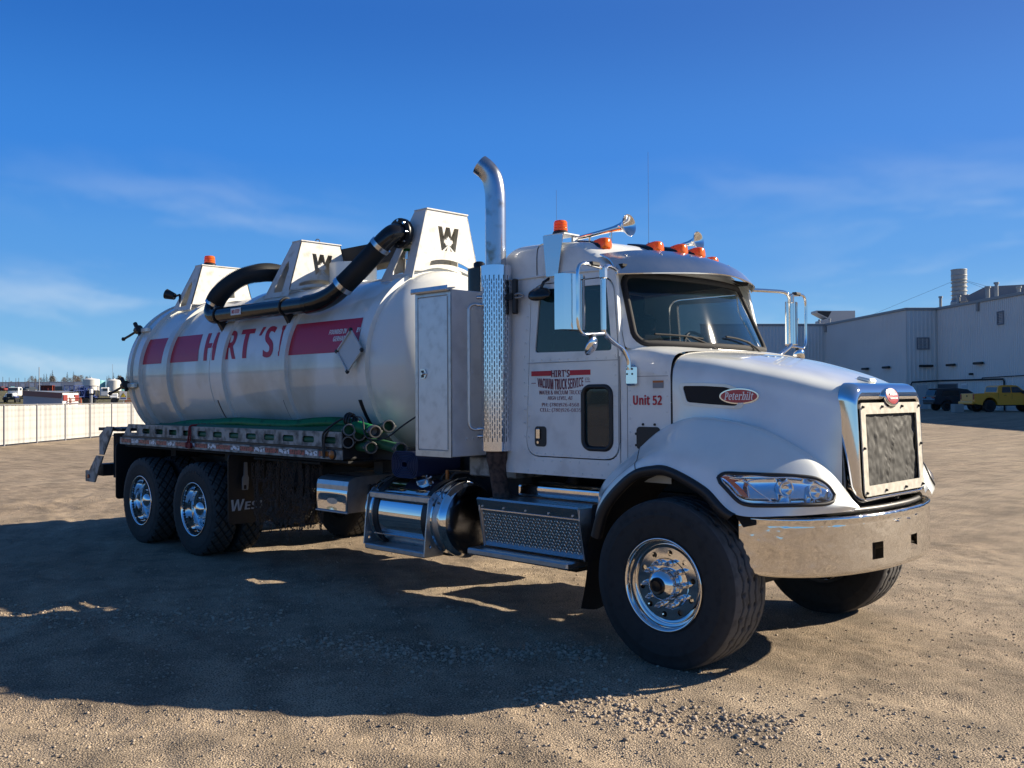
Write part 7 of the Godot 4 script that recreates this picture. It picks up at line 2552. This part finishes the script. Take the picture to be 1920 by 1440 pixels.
var slat_cache := {}
func slat_mesh(k: int) -> ArrayMesh:
	if not slat_cache.has(k): slat_cache[k] = MB.new().box(Vector3.ZERO, Vector3([0.076, 0.080, 0.073][k], 1.46, 0.008)).mesh()
	return slat_cache[k]

# ------------------------------------------------------------------ far things beyond the fence
func gy(x: float, z: float) -> float: return far_rise(x, z)

func build_far_left() -> void:
	# strip of dry grass on the bank
	var gb := MB.new()
	for k in 1500:
		var x := rng.randf_range(-230.0, -95.0)
		var z := -0.33 * (-x) + rng.randf_range(-22.0, 16.0)
		var y := gy(x, z) - 0.02
		var a := rng.randf() * TAU
		var d := Vector3(cos(a), 0, sin(a)) * rng.randf_range(0.08, 0.2)
		var tip := Vector3(x, y + rng.randf_range(0.06, 0.16), z)
		gb.tri(Vector3(x, y, z) - d, Vector3(x, y, z) + d, tip)
	stuff(tag(put("grass", gb.mesh(), M.grass), "dry olive grass on the bank beyond the white fence", "grass"))
	# storage tanks
	for q in [[-240.9, -89.4, 1.95, 3.3, 0, "nearest white storage tank with a conical roof, left of the group"], [-249.8, -94.6, 1.85, 3.1, 1, "pale teal storage tank just behind the left white tank"], [-247.4, -97.9, 1.75, 3.2, 0, "second white storage tank with a mast above it"], [-251.2, -101.6, 1.9, 3.1, 1, "pale teal storage tank at the right end of the group, beside the truck's tank"]]:
		var y := gy(q[0], q[1]) - 0.3
		var b := MB.new()
		b.lathe(PackedVector2Array([Vector2(q[2], 0), Vector2(q[2], q[3] - 0.25)]), Transform3D(Basis(Vector3(1, 0, 0), -PI / 2), Vector3(q[0], y, q[1])), 32)
		var t := put("storage_tank", b.mesh(), M.tank_white if q[4] == 0 else M.teal)
		tag(t, q[5], "tank", "storage tanks on the rise")
		put("roof", MB.new().lathe(PackedVector2Array([Vector2(q[2] * 1.02, q[3] - 0.26), Vector2(q[2] * 0.99, q[3] - 0.12), Vector2(0.3, q[3] + 0.22), Vector2(0.001, q[3] + 0.24)]), Transform3D(Basis(Vector3(1, 0, 0), -PI / 2), Vector3(q[0], y, q[1])), 32).mesh(), M.tank_white if q[4] == 0 else M.teal, t)
		put("roof_vent", MB.new().cyl(Vector3(q[0], y + q[3], q[1]), Vector3(q[0], y + q[3] + 0.4, q[1]), 0.16).mesh(), M.pale, t)
	# long grey building with white shop panels
	var A := Vector3(-331.0, 0, -84.0)
	var B := Vector3(-303.1, 0, -112.3)
	var d := (B - A).normalized()
	var nn := Vector3(-d.z, 0, d.x)
	if nn.x < 0: nn = -nn
	var y0 := gy(-310.0, -105.0)
	var lb := put("long_building", MB.new().box((A + B) / 2 - nn * 4.0 + Vector3(0, y0 + 1.35, 0), Vector3((B - A).length(), 2.9, 8.0), 0.05, Basis(d, Vector3.UP, d.cross(Vector3.UP))).mesh(), M.pale)
	tag(lb, "long low grey building with white panels on the horizon at the far left", "building")
	for q in [[0.36, 1.4, 1.2, 1.9], [0.50, 1.4, 1.1, 1.9], [0.57, 1.4, 1.1, 1.9], [0.63, 1.4, 1.1, 1.9], [0.755, 3.4, 1.6, 1.7], [0.94, 2.6, 2.6, 1.4]]:
		put("white_panel", MB.new().box(A.lerp(B, q[0]) + nn * 0.1 + Vector3(0, y0 + q[3], 0), Vector3(q[1], q[2], 0.1), 0.0, Basis(d, Vector3.UP, d.cross(Vector3.UP))).mesh(), M.white_plain, lb)
	put("garage_door", MB.new().box(A.lerp(B, 0.775) + nn * 0.12 + Vector3(0, y0 + 0.7, 0), Vector3(2.6, 1.5, 0.1), 0.0, Basis(d, Vector3.UP, d.cross(Vector3.UP))).mesh(), M.navy, lb)
	put("roof_line", MB.new().box((A + B) / 2 - nn * 4.0 + Vector3(0, y0 + 2.86, 0), Vector3((B - A).length() + 0.4, 0.12, 8.3), 0.0, Basis(d, Vector3.UP, d.cross(Vector3.UP))).mesh(), M.pale, lb)
	# open-fronted maroon shelter
	var ms := node("maroon_shelter", null, Transform3D(Basis(Vector3.UP, deg_to_rad(45.0)), Vector3(-280.6, gy(-280.6, -92.3), -92.3)))
	tag(ms, "low maroon open shelter in front of the long grey building", "shelter")
	put("back", MB.new().box(Vector3(0, 0.75, -1.0), Vector3(4.0, 1.5, 0.1)).mesh(), M.maroon, ms)
	put("roof", MB.new().box(Vector3(0, 1.5, -0.3), Vector3(4.1, 0.12, 1.6)).mesh(), M.maroon, ms)
	for x in [-2.0, -0.6, 0.7, 2.0]: put("post", MB.new().box(Vector3(x, 0.7, 0.3), Vector3(0.14, 1.5, 0.14)).mesh(), M.orange if x > 1.5 else M.maroon, ms)
	# shed: grey side with a maroon fascia, white gable with a door
	var L := Vector3(-62.2, 0, -15.1)
	var C := Vector3(-55.2, 0, -15.0)
	var R := Vector3(-55.7, 0, -16.1)
	var yb := 0.0
	var h := 2.12
	var sh := node("shed")
	tag(sh, "low grey shed with a maroon fascia and a white gable end behind the fence", "shed")
	var w1 := MB.new()
	w1.quad(L + Vector3(0, yb, 0), C + Vector3(0, yb, 0), C + Vector3(0, h, 0), L + Vector3(0, h + 0.2, 0))
	var bk := L + (R - C)
	w1.quad(L + Vector3(0, yb, 0), bk + Vector3(0, yb, 0), bk + Vector3(0, h, 0), L + Vector3(0, h, 0))
	w1.quad(bk + Vector3(0, yb, 0), R + Vector3(0, yb, 0), R + Vector3(0, h, 0), bk + Vector3(0, h, 0))
	put("side_wall", w1.mesh(), M.shed_grey, sh)
	var gd := (R - C).normalized()
	var sd := (C - L).normalized()
	put("gable_wall", MB.new().box((C + R) / 2 + Vector3(0, h / 2, 0), Vector3((R - C).length(), h, 0.06), 0.0, Basis(gd, Vector3.UP, gd.cross(Vector3.UP))).mesh(), M.white_plain, sh)
	var so := Vector3(sd.z, 0, -sd.x)
	if so.dot(Vector3(3.6, 0, 6.3) - C) < 0: so = -so
	var fq := MB.new()
	fq.quad(L + so * 0.06 + Vector3(0, h - 0.12, 0), C + so * 0.06 + Vector3(0, h - 0.32, 0), C + so * 0.06 + Vector3(0, h + 0.01, 0), L + so * 0.06 + Vector3(0, h + 0.21, 0))
	put("fascia", fq.mesh(), M.maroon, sh)
	var go := Vector3(gd.z, 0, -gd.x)
	if go.dot(Vector3(3.6, 0, 6.3) - C) < 0: go = -go
	for t in [0.14, 0.86]: put("fascia", MB.new().box(C.lerp(R, t) + go * 0.06 + Vector3(0, h - 0.28, 0), Vector3((R - C).length() * 0.26, 0.34, 0.06), 0.0, Basis(gd, Vector3.UP, gd.cross(Vector3.UP))).mesh(), M.strap_red, sh)
	put("door", MB.new().box(C.lerp(R, 0.58) + go * 0.06 + Vector3(0, 0.95, 0), Vector3((R - C).length() * 0.30, 1.85, 0.06), 0.0, Basis(gd, Vector3.UP, gd.cross(Vector3.UP))).mesh(), M.pale, sh)
	var rq := MB.new()
	rq.quad(L + Vector3(0, h + 0.22, 0) + so * 0.15, C + Vector3(0, h + 0.02, 0) + so * 0.15, R + Vector3(0, h + 0.10, 0), bk + Vector3(0, h + 0.10, 0))
	put("roof", rq.mesh(), M.galv, sh)
	# barrel, barriers, sign
	var br := put("white_barrel", MB.new().lathe(PackedVector2Array([Vector2(0.001, 2.20), Vector2(0.10, 2.20), Vector2(0.11, 2.24), Vector2(0.11, 2.42), Vector2(0.09, 2.46), Vector2(0.001, 2.47)]), Transform3D(Basis(Vector3(1, 0, 0), -PI / 2), Vector3(-57.0, -0.1, -17.4)), 14).mesh(), M.white_plain)
	put("barrel_leg", MB.new().cyl(Vector3(-57.0, 0, -17.4), Vector3(-57.0, 2.0, -17.4), 0.08).mesh(), M.grey_plain, br)
	tag(br, "small white drum standing above the right corner of the shed roof", "drum")
	for q in [[Vector3(-55.2, 0, -15.5), 1.2, "red pipe barrier behind the fence, left of the blue trucks"], [Vector3(-65.2, 0.0, -24.3), 2.4, "orange pipe barrier on the bank right of the warning sign"]]:
		var fb := MB.new()
		var dd := Vector3(0.711, 0, -0.703)
		for e in [-1.0, 0.0, 1.0]: fb.cyl(q[0] + dd * q[1] * 0.5 * e, q[0] + dd * q[1] * 0.5 * e + Vector3(0, 1.78, 0), 0.03, -1.0, 6)
		for y in [1.5, 1.63, 1.78]: fb.cyl(q[0] - dd * q[1] * 0.5 + Vector3(0, y, 0), q[0] + dd * q[1] * 0.5 + Vector3(0, y, 0), 0.028, -1.0, 6)
		tag(put("pipe_barrier", fb.mesh(), M.orange), q[2], "barrier", "red pipe barriers behind the fence")
	var sg := node("warning_sign", null, Transform3D(Basis(Vector3.UP, deg_to_rad(66.0)), Vector3(-56.0, 0, -19.0)))
	tag(sg, "small grey warning sign with a yellow triangle on a post behind the fence", "sign")
	put("post", MB.new().cyl(Vector3(0, 0, -0.03), Vector3(0, 1.7, -0.03), 0.03).mesh(), M.post, sg)
	put("board", MB.new().box(Vector3(0, 1.96, 0), Vector3(0.44, 0.56, 0.02)).mesh(), M.pale, sg)
	put("triangle", MB.new().prism(poly([-0.17, 1.86, 0.17, 1.86, 0, 2.15]), [], side_plane(0.011), 0.006).mesh(), M.black, sg)
	put("triangle_face", MB.new().prism(poly([-0.13, 1.88, 0.13, 1.88, 0, 2.11]), [], side_plane(0.014), 0.006).mesh(), M.sign_yellow, sg)
	put("mark", MB.new().box(Vector3(0, 1.98, 0.022), Vector3(0.025, 0.14, 0.006)).mesh(), M.black, sg)
	put("lettering", MB.new().box(Vector3(0, 1.77, 0.012), Vector3(0.34, 0.07, 0.004)).mesh(), M.blue_paint, sg)
	# work trucks
	var tr := work_truck(Vector3(-157.8, gy(-157.8, -44.9) - 0.1, -44.9), -42.0, M.white_plain, M.blue_paint, false)
	tag(tr, "white and blue conventional truck facing the camera left of the shed", "truck")
	var t2 := work_truck(Vector3(-147.6, gy(-147.6, -55.4) - 0.1, -55.4), 62.0, M.white_plain, M.white_plain, true)
	tag(t2, "white truck with a dark blue frame body parked right of the shed", "truck")
	var t3 := work_truck(Vector3(-149.8, gy(-149.8, -52.8) - 0.1, -52.8), 120.0, M.blue_paint, M.blue_paint, true)
	tag(t3, "dark blue frame truck between the shed and the white truck", "truck")
	# parked cars on the rise
	for q in [[Vector3(-262.6, 0, -81.9), -60.0, M.navy, "dark parked pickup on the rise above the shed roof"], [Vector3(-267.9, 0, -76.7), 20.0, M.strap_red, "red car at the far left edge on the rise"], [Vector3(-266.9, 0, -78.6), 30.0, M.teal, "pale green car beside the red one on the rise"]]:
		var p: Vector3 = q[0]
		p.y = gy(p.x, p.z) - 0.25
		var c := small_car(p, q[1], q[2])
		tag(c, q[3], "car")
	# poles
	for q in [[-300.2, -87.0, 4.6], [-298.8, -88.3, 4.4], [-297.4, -89.7, 4.2], [-296.8, -90.3, 4.3], [-295.5, -91.6, 4.3], [-294.7, -92.4, 4.1], [-293.4, -93.7, 4.1], [-299.5, -87.6, 3.6]]:
		var y := gy(q[0], q[1])
		var b := MB.new()
		b.cyl(Vector3(q[0], y - 0.3, q[1]), Vector3(q[0], y + q[2] - 0.5, q[1]), 0.09, 0.06, 6)
		var po := put("stake_post", b.mesh(), M.wood_post)
		tag(po, "thin dark upright post in the row at the far left", "post", "thin posts at the far left")
	var lp := MB.new()
	lp.cyl(Vector3(-207.9, 2.0, -65.7), Vector3(-207.9, 8.5, -65.7), 0.10, 0.08, 6)
	tag(put("light_pole", lp.mesh(), M.grey_plain), "tall grey pole rising above the far left trees", "pole")
	var mast := MB.new()
	mast.cyl(Vector3(-257.1, 3.0, -101.5), Vector3(-257.1, 11.2, -101.5), 0.06, 0.04, 5)
	tag(put("radio_mast", mast.mesh(), M.grey_plain), "thin mast behind the second white storage tank", "mast")
	# tree belt on the horizon
	var spr: Node3D = null
	var pop: Node3D = null
	for k in 64:
		var t := k / 63.0
		var base := Vector3(-418.0, 0, -116.0).lerp(Vector3(-372.0, 0, -172.0), 0.02 + t * 1.0) + Vector3(rng.randf_range(-12, 12), 0, rng.randf_range(-6, 6))
		base.y = gy(base.x, base.z) - 0.5
		var kind := (k * 7) % 5 < 2
		var hgt := (rng.randf_range(7.0, 9.5) if kind else rng.randf_range(6.0, 7.6)) * (0.7 if t < 0.22 else 1.0)
		var at := Transform3D(Basis(Vector3.UP, rng.randf() * TAU) * Basis.IDENTITY.scaled(Vector3(hgt / 6.0, hgt / 6.0, hgt / 6.0)), base)
		if kind:
			if spr == null: spr = spruce(); spr.transform = at
			else: copy(spr, at)
		else:
			if pop == null: pop = poplar(); pop.transform = at
			else: copy(pop, at)

func spruce() -> Node3D:
	var o := node("spruce_tree")
	tag(o, "dark green spruce in the tree belt on the far left horizon", "tree", "spruces on the horizon")
	put("trunk", MB.new().cyl(Vector3.ZERO, Vector3(0, 5.8, 0), 0.10, 0.03, 6).mesh(), M.bark, o)
	var b := MB.new()
	for k in 320:
		var t := pow(rng.randf(), 0.8)
		var y := 0.5 + t * 5.6
		var r := (1.0 - t) * 1.35 + 0.06
		var a := rng.randf() * TAU
		var d := Vector3(cos(a), -0.25, sin(a))
		var c := Vector3(0, y, 0) + d * r * rng.randf_range(0.2, 0.75)
		var s := Vector3(-d.z, 0.1, d.x) * rng.randf_range(0.10, 0.22)
		b.tri(c - s, c + s, c + d * r * rng.randf_range(0.25, 0.5))
	put("crown", b.mesh(), M.spruce, o)
	return o

func poplar() -> Node3D:
	var o := node("bare_poplar")
	tag(o, "leafless grey brown poplar in the tree belt on the far left horizon", "tree", "bare poplars on the horizon")
	put("trunk", MB.new().cyl(Vector3.ZERO, Vector3(0, 5.0, 0), 0.10, 0.03, 6).mesh(), M.bark, o)
	var b := MB.new()
	for k in 700:
		var y := rng.randf_range(1.5, 5.9)
		var r := 2.3 * sin(PI * clampf((y - 0.9) / 5.4, 0.0, 1.0))
		var a := rng.randf() * TAU
		var c := Vector3(cos(a) * r * rng.randf_range(0.1, 0.8), y, sin(a) * r * rng.randf_range(0.1, 0.8))
		var d := Vector3(cos(a) * 0.5, 1.0, sin(a) * 0.5) * rng.randf_range(0.25, 0.6)
		var s := Vector3(-sin(a), 0, cos(a)) * rng.randf_range(0.02, 0.05)
		b.tri(c - s, c + s, c + d)
	put("crown", b.mesh(), M.twig, o)
	return o

func wheel_simple(p: Vector3, r: float, w: float, parent: Node, ax := Vector3(0, 0, 1)) -> void:
	var t := MB.new()
	t.cyl(p - ax * w / 2, p + ax * w / 2, r, -1.0, 22)
	var o := put("wheel", t.mesh(), M.rubber, parent)
	put("rim", MB.new().cyl(p - ax * (w / 2 + 0.01), p + ax * (w / 2 + 0.01), r * 0.58, -1.0, 18).mesh(), M.black_gloss if r > 0.36 else M.grey_plain, o)

func work_truck(at: Vector3, yaw: float, cabm: Material, low: Material, framed: bool) -> Node3D:
	var o := node("work_truck", null, Transform3D(Basis(Vector3.UP, deg_to_rad(yaw)).scaled(Vector3.ONE * 0.95), at))
	put("hood", MB.new().box(Vector3(1.0, 1.35, 0), Vector3(1.4, 0.75, 1.4), 0.15).mesh(), cabm, o)
	put("cab", MB.new().box(Vector3(-0.35, 1.95, 0), Vector3(1.4, 1.5, 1.9), 0.18).mesh(), cabm, o)
	put("windscreen", MB.new().box(Vector3(0.36, 2.35, 0), Vector3(0.06, 0.5, 1.6), 0.02).mesh(), M.navy, o)
	for s in [-1.0, 1.0]:
		put("side_window", MB.new().box(Vector3(-0.25, 2.35, 0.945 * s), Vector3(0.75, 0.45, 0.04)).mesh(), M.navy, o)
		put("headlight", MB.new().cyl(Vector3(1.68, 1.2, 0.72 * s), Vector3(1.76, 1.2, 0.72 * s), 0.12).mesh(), M.steel, o)
		wheel_simple(Vector3(1.1, 0.5, 0.85 * s), 0.5, 0.3, o)
		wheel_simple(Vector3(-3.2, 0.5, 0.85 * s), 0.5, 0.5, o)
		put("fender", MB.new().box(Vector3(1.1, 1.05, 0.85 * s), Vector3(1.3, 0.3, 0.35), 0.1).mesh(), low, o)
	put("grille", MB.new().box(Vector3(1.70, 1.35, 0), Vector3(0.06, 0.65, 0.85), 0.02).mesh(), M.frame, o)
	put("bumper", MB.new().box(Vector3(1.80, 0.75, 0), Vector3(0.15, 0.3, 2.1), 0.03).mesh(), M.frame, o)
	put("chassis", MB.new().box(Vector3(-2.0, 0.85, 0), Vector3(5.0, 0.25, 0.9)).mesh(), M.frame, o)
	if framed:
		var b := MB.new()
		for x in [-1.4, -2.6, -3.8]:
			for s in [-1.0, 1.0]: b.box(Vector3(x, 1.95, 0.9 * s), Vector3(0.09, 2.0, 0.09))
			b.box(Vector3(x, 2.95, 0), Vector3(0.09, 0.09, 1.9))
		for y in [1.2, 2.2, 2.95]:
			for s in [-1.0, 1.0]: b.box(Vector3(-2.6, y, 0.9 * s), Vector3(2.5, 0.09, 0.07))
		for s in [-1.0, 1.0]:
			b.cyl(Vector3(-1.4, 1.2, 0.9 * s), Vector3(-2.6, 2.9, 0.9 * s), 0.035, -1.0, 5)
			b.cyl(Vector3(-3.8, 1.2, 0.9 * s), Vector3(-2.6, 2.9, 0.9 * s), 0.035, -1.0, 5)
		put("frame_body", b.mesh(), M.blue_paint, o)
		put("reel", MB.new().cyl(Vector3(-2.5, 1.8, -0.6), Vector3(-2.5, 1.8, 0.6), 0.55).mesh(), M.frame, o)
	else:
		put("box_body", MB.new().box(Vector3(-2.9, 1.6, 0), Vector3(3.4, 1.1, 2.1), 0.05).mesh(), low, o)
	return o

func small_car(at: Vector3, yaw: float, m: Material) -> Node3D:
	var o := node("parked_car", null, Transform3D(Basis(Vector3.UP, deg_to_rad(yaw)), at))
	put("body", MB.new().box(Vector3(0, 0.68, 0), Vector3(4.4, 0.62, 1.75), 0.2).mesh(), m, o)
	put("roof", MB.new().box(Vector3(-0.2, 1.32, 0), Vector3(2.0, 0.12, 1.45), 0.05).mesh(), m, o)
	put("glasshouse", MB.new().box(Vector3(-0.2, 1.12, 0), Vector3(2.3, 0.36, 1.5), 0.1).mesh(), M.navy, o)
	for x in [-1.35, 1.35]:
		for s in [-1.0, 1.0]: wheel_simple(Vector3(x, 0.34, 0.8 * s), 0.34, 0.22, o)
	return o

# ------------------------------------------------------------------ parked pickup and SUV at the building
func extrude_body(side: PackedVector2Array, w: float, at: Transform3D, tumble: float, belt: float) -> MB:
	# side outline (x forward, y up) to a body with the upper part leaning in
	var b := MB.new()
	var bend := func(p: Vector3) -> Vector3: return Vector3(p.x, p.y, p.z * (1.0 - tumble * maxf(0.0, p.y - belt)))
	b.prism(side, [], Transform3D(Basis.IDENTITY, Vector3(0, 0, -w / 2)), w, bend)
	return b

func arc2(cx: float, cy: float, r: float, a0: float, a1: float, n: int) -> Array:
	var o: Array = []
	for k in n + 1:
		var a := deg_to_rad(lerpf(a0, a1, float(k) / n))
		o.append_array([cx + cos(a) * r, cy + sin(a) * r])
	return o

func build_vehicles() -> void:
	# local x forward; both stand nose to the wall
	var head := Basis(Vector3(0.669, 0, -0.743), Vector3.UP, Vector3(0.743, 0, 0.669))
	var o := node("pickup_truck", null, Transform3D(head, Vector3(-20.9, 0.40, -67.9)))
	tag(o, "yellow crew cab pickup with dark windows parked nose to the grey building", "pickup")
	var side := PackedVector2Array()
	var pts: Array = [-1.15, 0.62]
	pts.append_array(arc2(0, 0.52, 0.56, 180, 0, 12))
	pts.append_array([0.60, 0.52, 2.98, 0.52])
	pts.append_array(arc2(3.57, 0.52, 0.56, 180, 0, 12))
	pts.append_array([4.16, 0.55, 4.50, 0.60, 4.55, 0.95, 4.45, 1.22, 3.2, 1.36, 2.75, 1.38])
	pts.append_array([0.55, 1.38, -1.12, 1.36, -1.16, 1.30])
	side = poly(pts)
	put("body", extrude_body(side, 2.0, Transform3D.IDENTITY, 0.10, 0.9).mesh(), M.yellow, o)
	put("cabin", extrude_body(rounded(poly([0.62, 1.375, 2.85, 1.375, 2.15, 1.93, 1.70, 1.97, 0.95, 1.96, 0.72, 1.88]), 0.08, 3), 1.80, Transform3D.IDENTITY, 0.22, 1.375).mesh(), M.yellow, o)
	for s in [-1.0, 1.0]:
		put("side_window", MB.new().prism(rounded(poly([0.95, 1.42, 1.62, 1.42, 1.62, 1.85, 1.02, 1.85]), 0.04, 2), [], Transform3D(Basis(Vector3(1, 0, 0), -0.20 * s), Vector3(0, 0.02, 0.905 * s + 0.28 * s)), 0.012).mesh(), M.navy, o)
		put("side_window", MB.new().prism(rounded(poly([1.70, 1.42, 2.65, 1.42, 2.18, 1.85, 1.70, 1.85]), 0.04, 2), [], Transform3D(Basis(Vector3(1, 0, 0), -0.20 * s), Vector3(0, 0.02, 0.905 * s + 0.28 * s)), 0.012).mesh(), M.navy, o)
		put("tail_light", MB.new().box(Vector3(-1.13, 1.12, 0.86 * s), Vector3(0.12, 0.40, 0.17), 0.02).mesh(), M.tail_red, o)
		put("door_mirror", MB.new().box(Vector3(2.45, 1.45, 1.08 * s), Vector3(0.14, 0.24, 0.22), 0.04).mesh(), M.black, o)
		put("door_handle", MB.new().box(Vector3(1.15, 1.22, 0.975 * s), Vector3(0.18, 0.03, 0.03)).mesh(), M.black, o)
		put("door_seam", MB.new().box(Vector3(1.66, 0.98, 0.985 * s), Vector3(0.015, 0.78, 0.012)).mesh(), M.black, o)
		put("door_seam", MB.new().box(Vector3(0.66, 1.0, 0.985 * s), Vector3(0.015, 0.74, 0.012)).mesh(), M.black, o)
		wheel_simple(Vector3(0, 0.45, 0.85 * s), 0.45, 0.28, o)
		wheel_simple(Vector3(3.57, 0.45, 0.85 * s), 0.45, 0.28, o)
	put("rear_window", MB.new().box(Vector3(0.68, 1.64, 0), Vector3(0.03, 0.36, 1.45), 0.0, Basis(Vector3(0, 0, 1), -0.18)).mesh(), M.navy, o)
	put("tailgate", MB.new().box(Vector3(-1.165, 1.10, 0), Vector3(0.03, 0.50, 1.50), 0.01).mesh(), M.yellow, o)
	put("tailgate_handle", MB.new().box(Vector3(-1.19, 1.18, 0), Vector3(0.02, 0.14, 0.10)).mesh(), M.black, o)
	put("rear_bumper", MB.new().box(Vector3(-1.24, 0.68, 0), Vector3(0.22, 0.22, 1.95), 0.05).mesh(), M.yellow, o)
	put("underbody", MB.new().box(Vector3(1.8, 0.55, 0), Vector3(5.2, 0.2, 1.5)).mesh(), M.black_matte, o)
	# SUV
	var v := node("sport_utility_car", null, Transform3D(head, Vector3(-25.0, 0.42, -70.9)))
	tag(v, "dark navy sport utility car parked left of the yellow pickup", "car")
	var sp: Array = [-0.95, 0.55]
	sp.append_array(arc2(0, 0.42, 0.46, 170, 0, 10))
	sp.append_array([2.5, 0.40])
	sp.append_array(arc2(3.0, 0.42, 0.46, 180, 0, 10))
	sp.append_array([3.8, 0.5, 3.85, 0.95, 3.6, 1.08, 2.6, 1.14, -0.95, 1.10, -1.02, 0.85])
	put("body", extrude_body(poly(sp), 1.92, Transform3D.IDENTITY, 0.10, 0.8).mesh(), M.navy, v)
	put("cabin", extrude_body(rounded(poly([-0.88, 1.09, 2.65, 1.12, 1.75, 1.68, 0.9, 1.78, -0.55, 1.74, -0.70, 1.70]), 0.10, 3), 1.74, Transform3D.IDENTITY, 0.24, 1.1).mesh(), M.navy, v)
	put("rear_window", MB.new().box(Vector3(-0.83, 1.40, 0), Vector3(0.03, 0.44, 1.40), 0.0, Basis(Vector3(0, 0, 1), -0.30)).mesh(), M.black_gloss, v)
	put("spoiler", MB.new().box(Vector3(-0.72, 1.735, 0), Vector3(0.22, 0.04, 1.4), 0.01).mesh(), M.navy, v)
	for s in [-1.0, 1.0]:
		put("tail_light", MB.new().box(Vector3(-1.0, 1.04, 0.70 * s), Vector3(0.10, 0.12, 0.42), 0.03).mesh(), M.tail_red, v)
		put("side_window", MB.new().prism(rounded(poly([-0.4, 1.18, 1.0, 1.18, 1.0, 1.62, -0.25, 1.60]), 0.06, 2), [], Transform3D(Basis(Vector3(1, 0, 0), -0.20 * s), Vector3(0, 0.02, 0.865 * s + 0.24 * s)), 0.012).mesh(), M.black_gloss, v)
		wheel_simple(Vector3(0, 0.37, 0.82 * s), 0.37, 0.24, v)
		wheel_simple(Vector3(3.0, 0.37, 0.82 * s), 0.37, 0.24, v)
	put("bumper_lip", MB.new().box(Vector3(-1.0, 0.62, 0), Vector3(0.12, 0.22, 1.7), 0.05).mesh(), M.black, v)
	# concrete block between them
	var cb := put("concrete_block", MB.new().box(Vector3(0, 0.3, 0), Vector3(0.7, 0.62, 0.6), 0.03, head).mesh(), M.concrete, null, Transform3D(Basis.IDENTITY, Vector3(-21.6, 0.40, -64.8)))
	tag(cb, "grey concrete block on the ground behind the yellow pickup's bumper", "block")
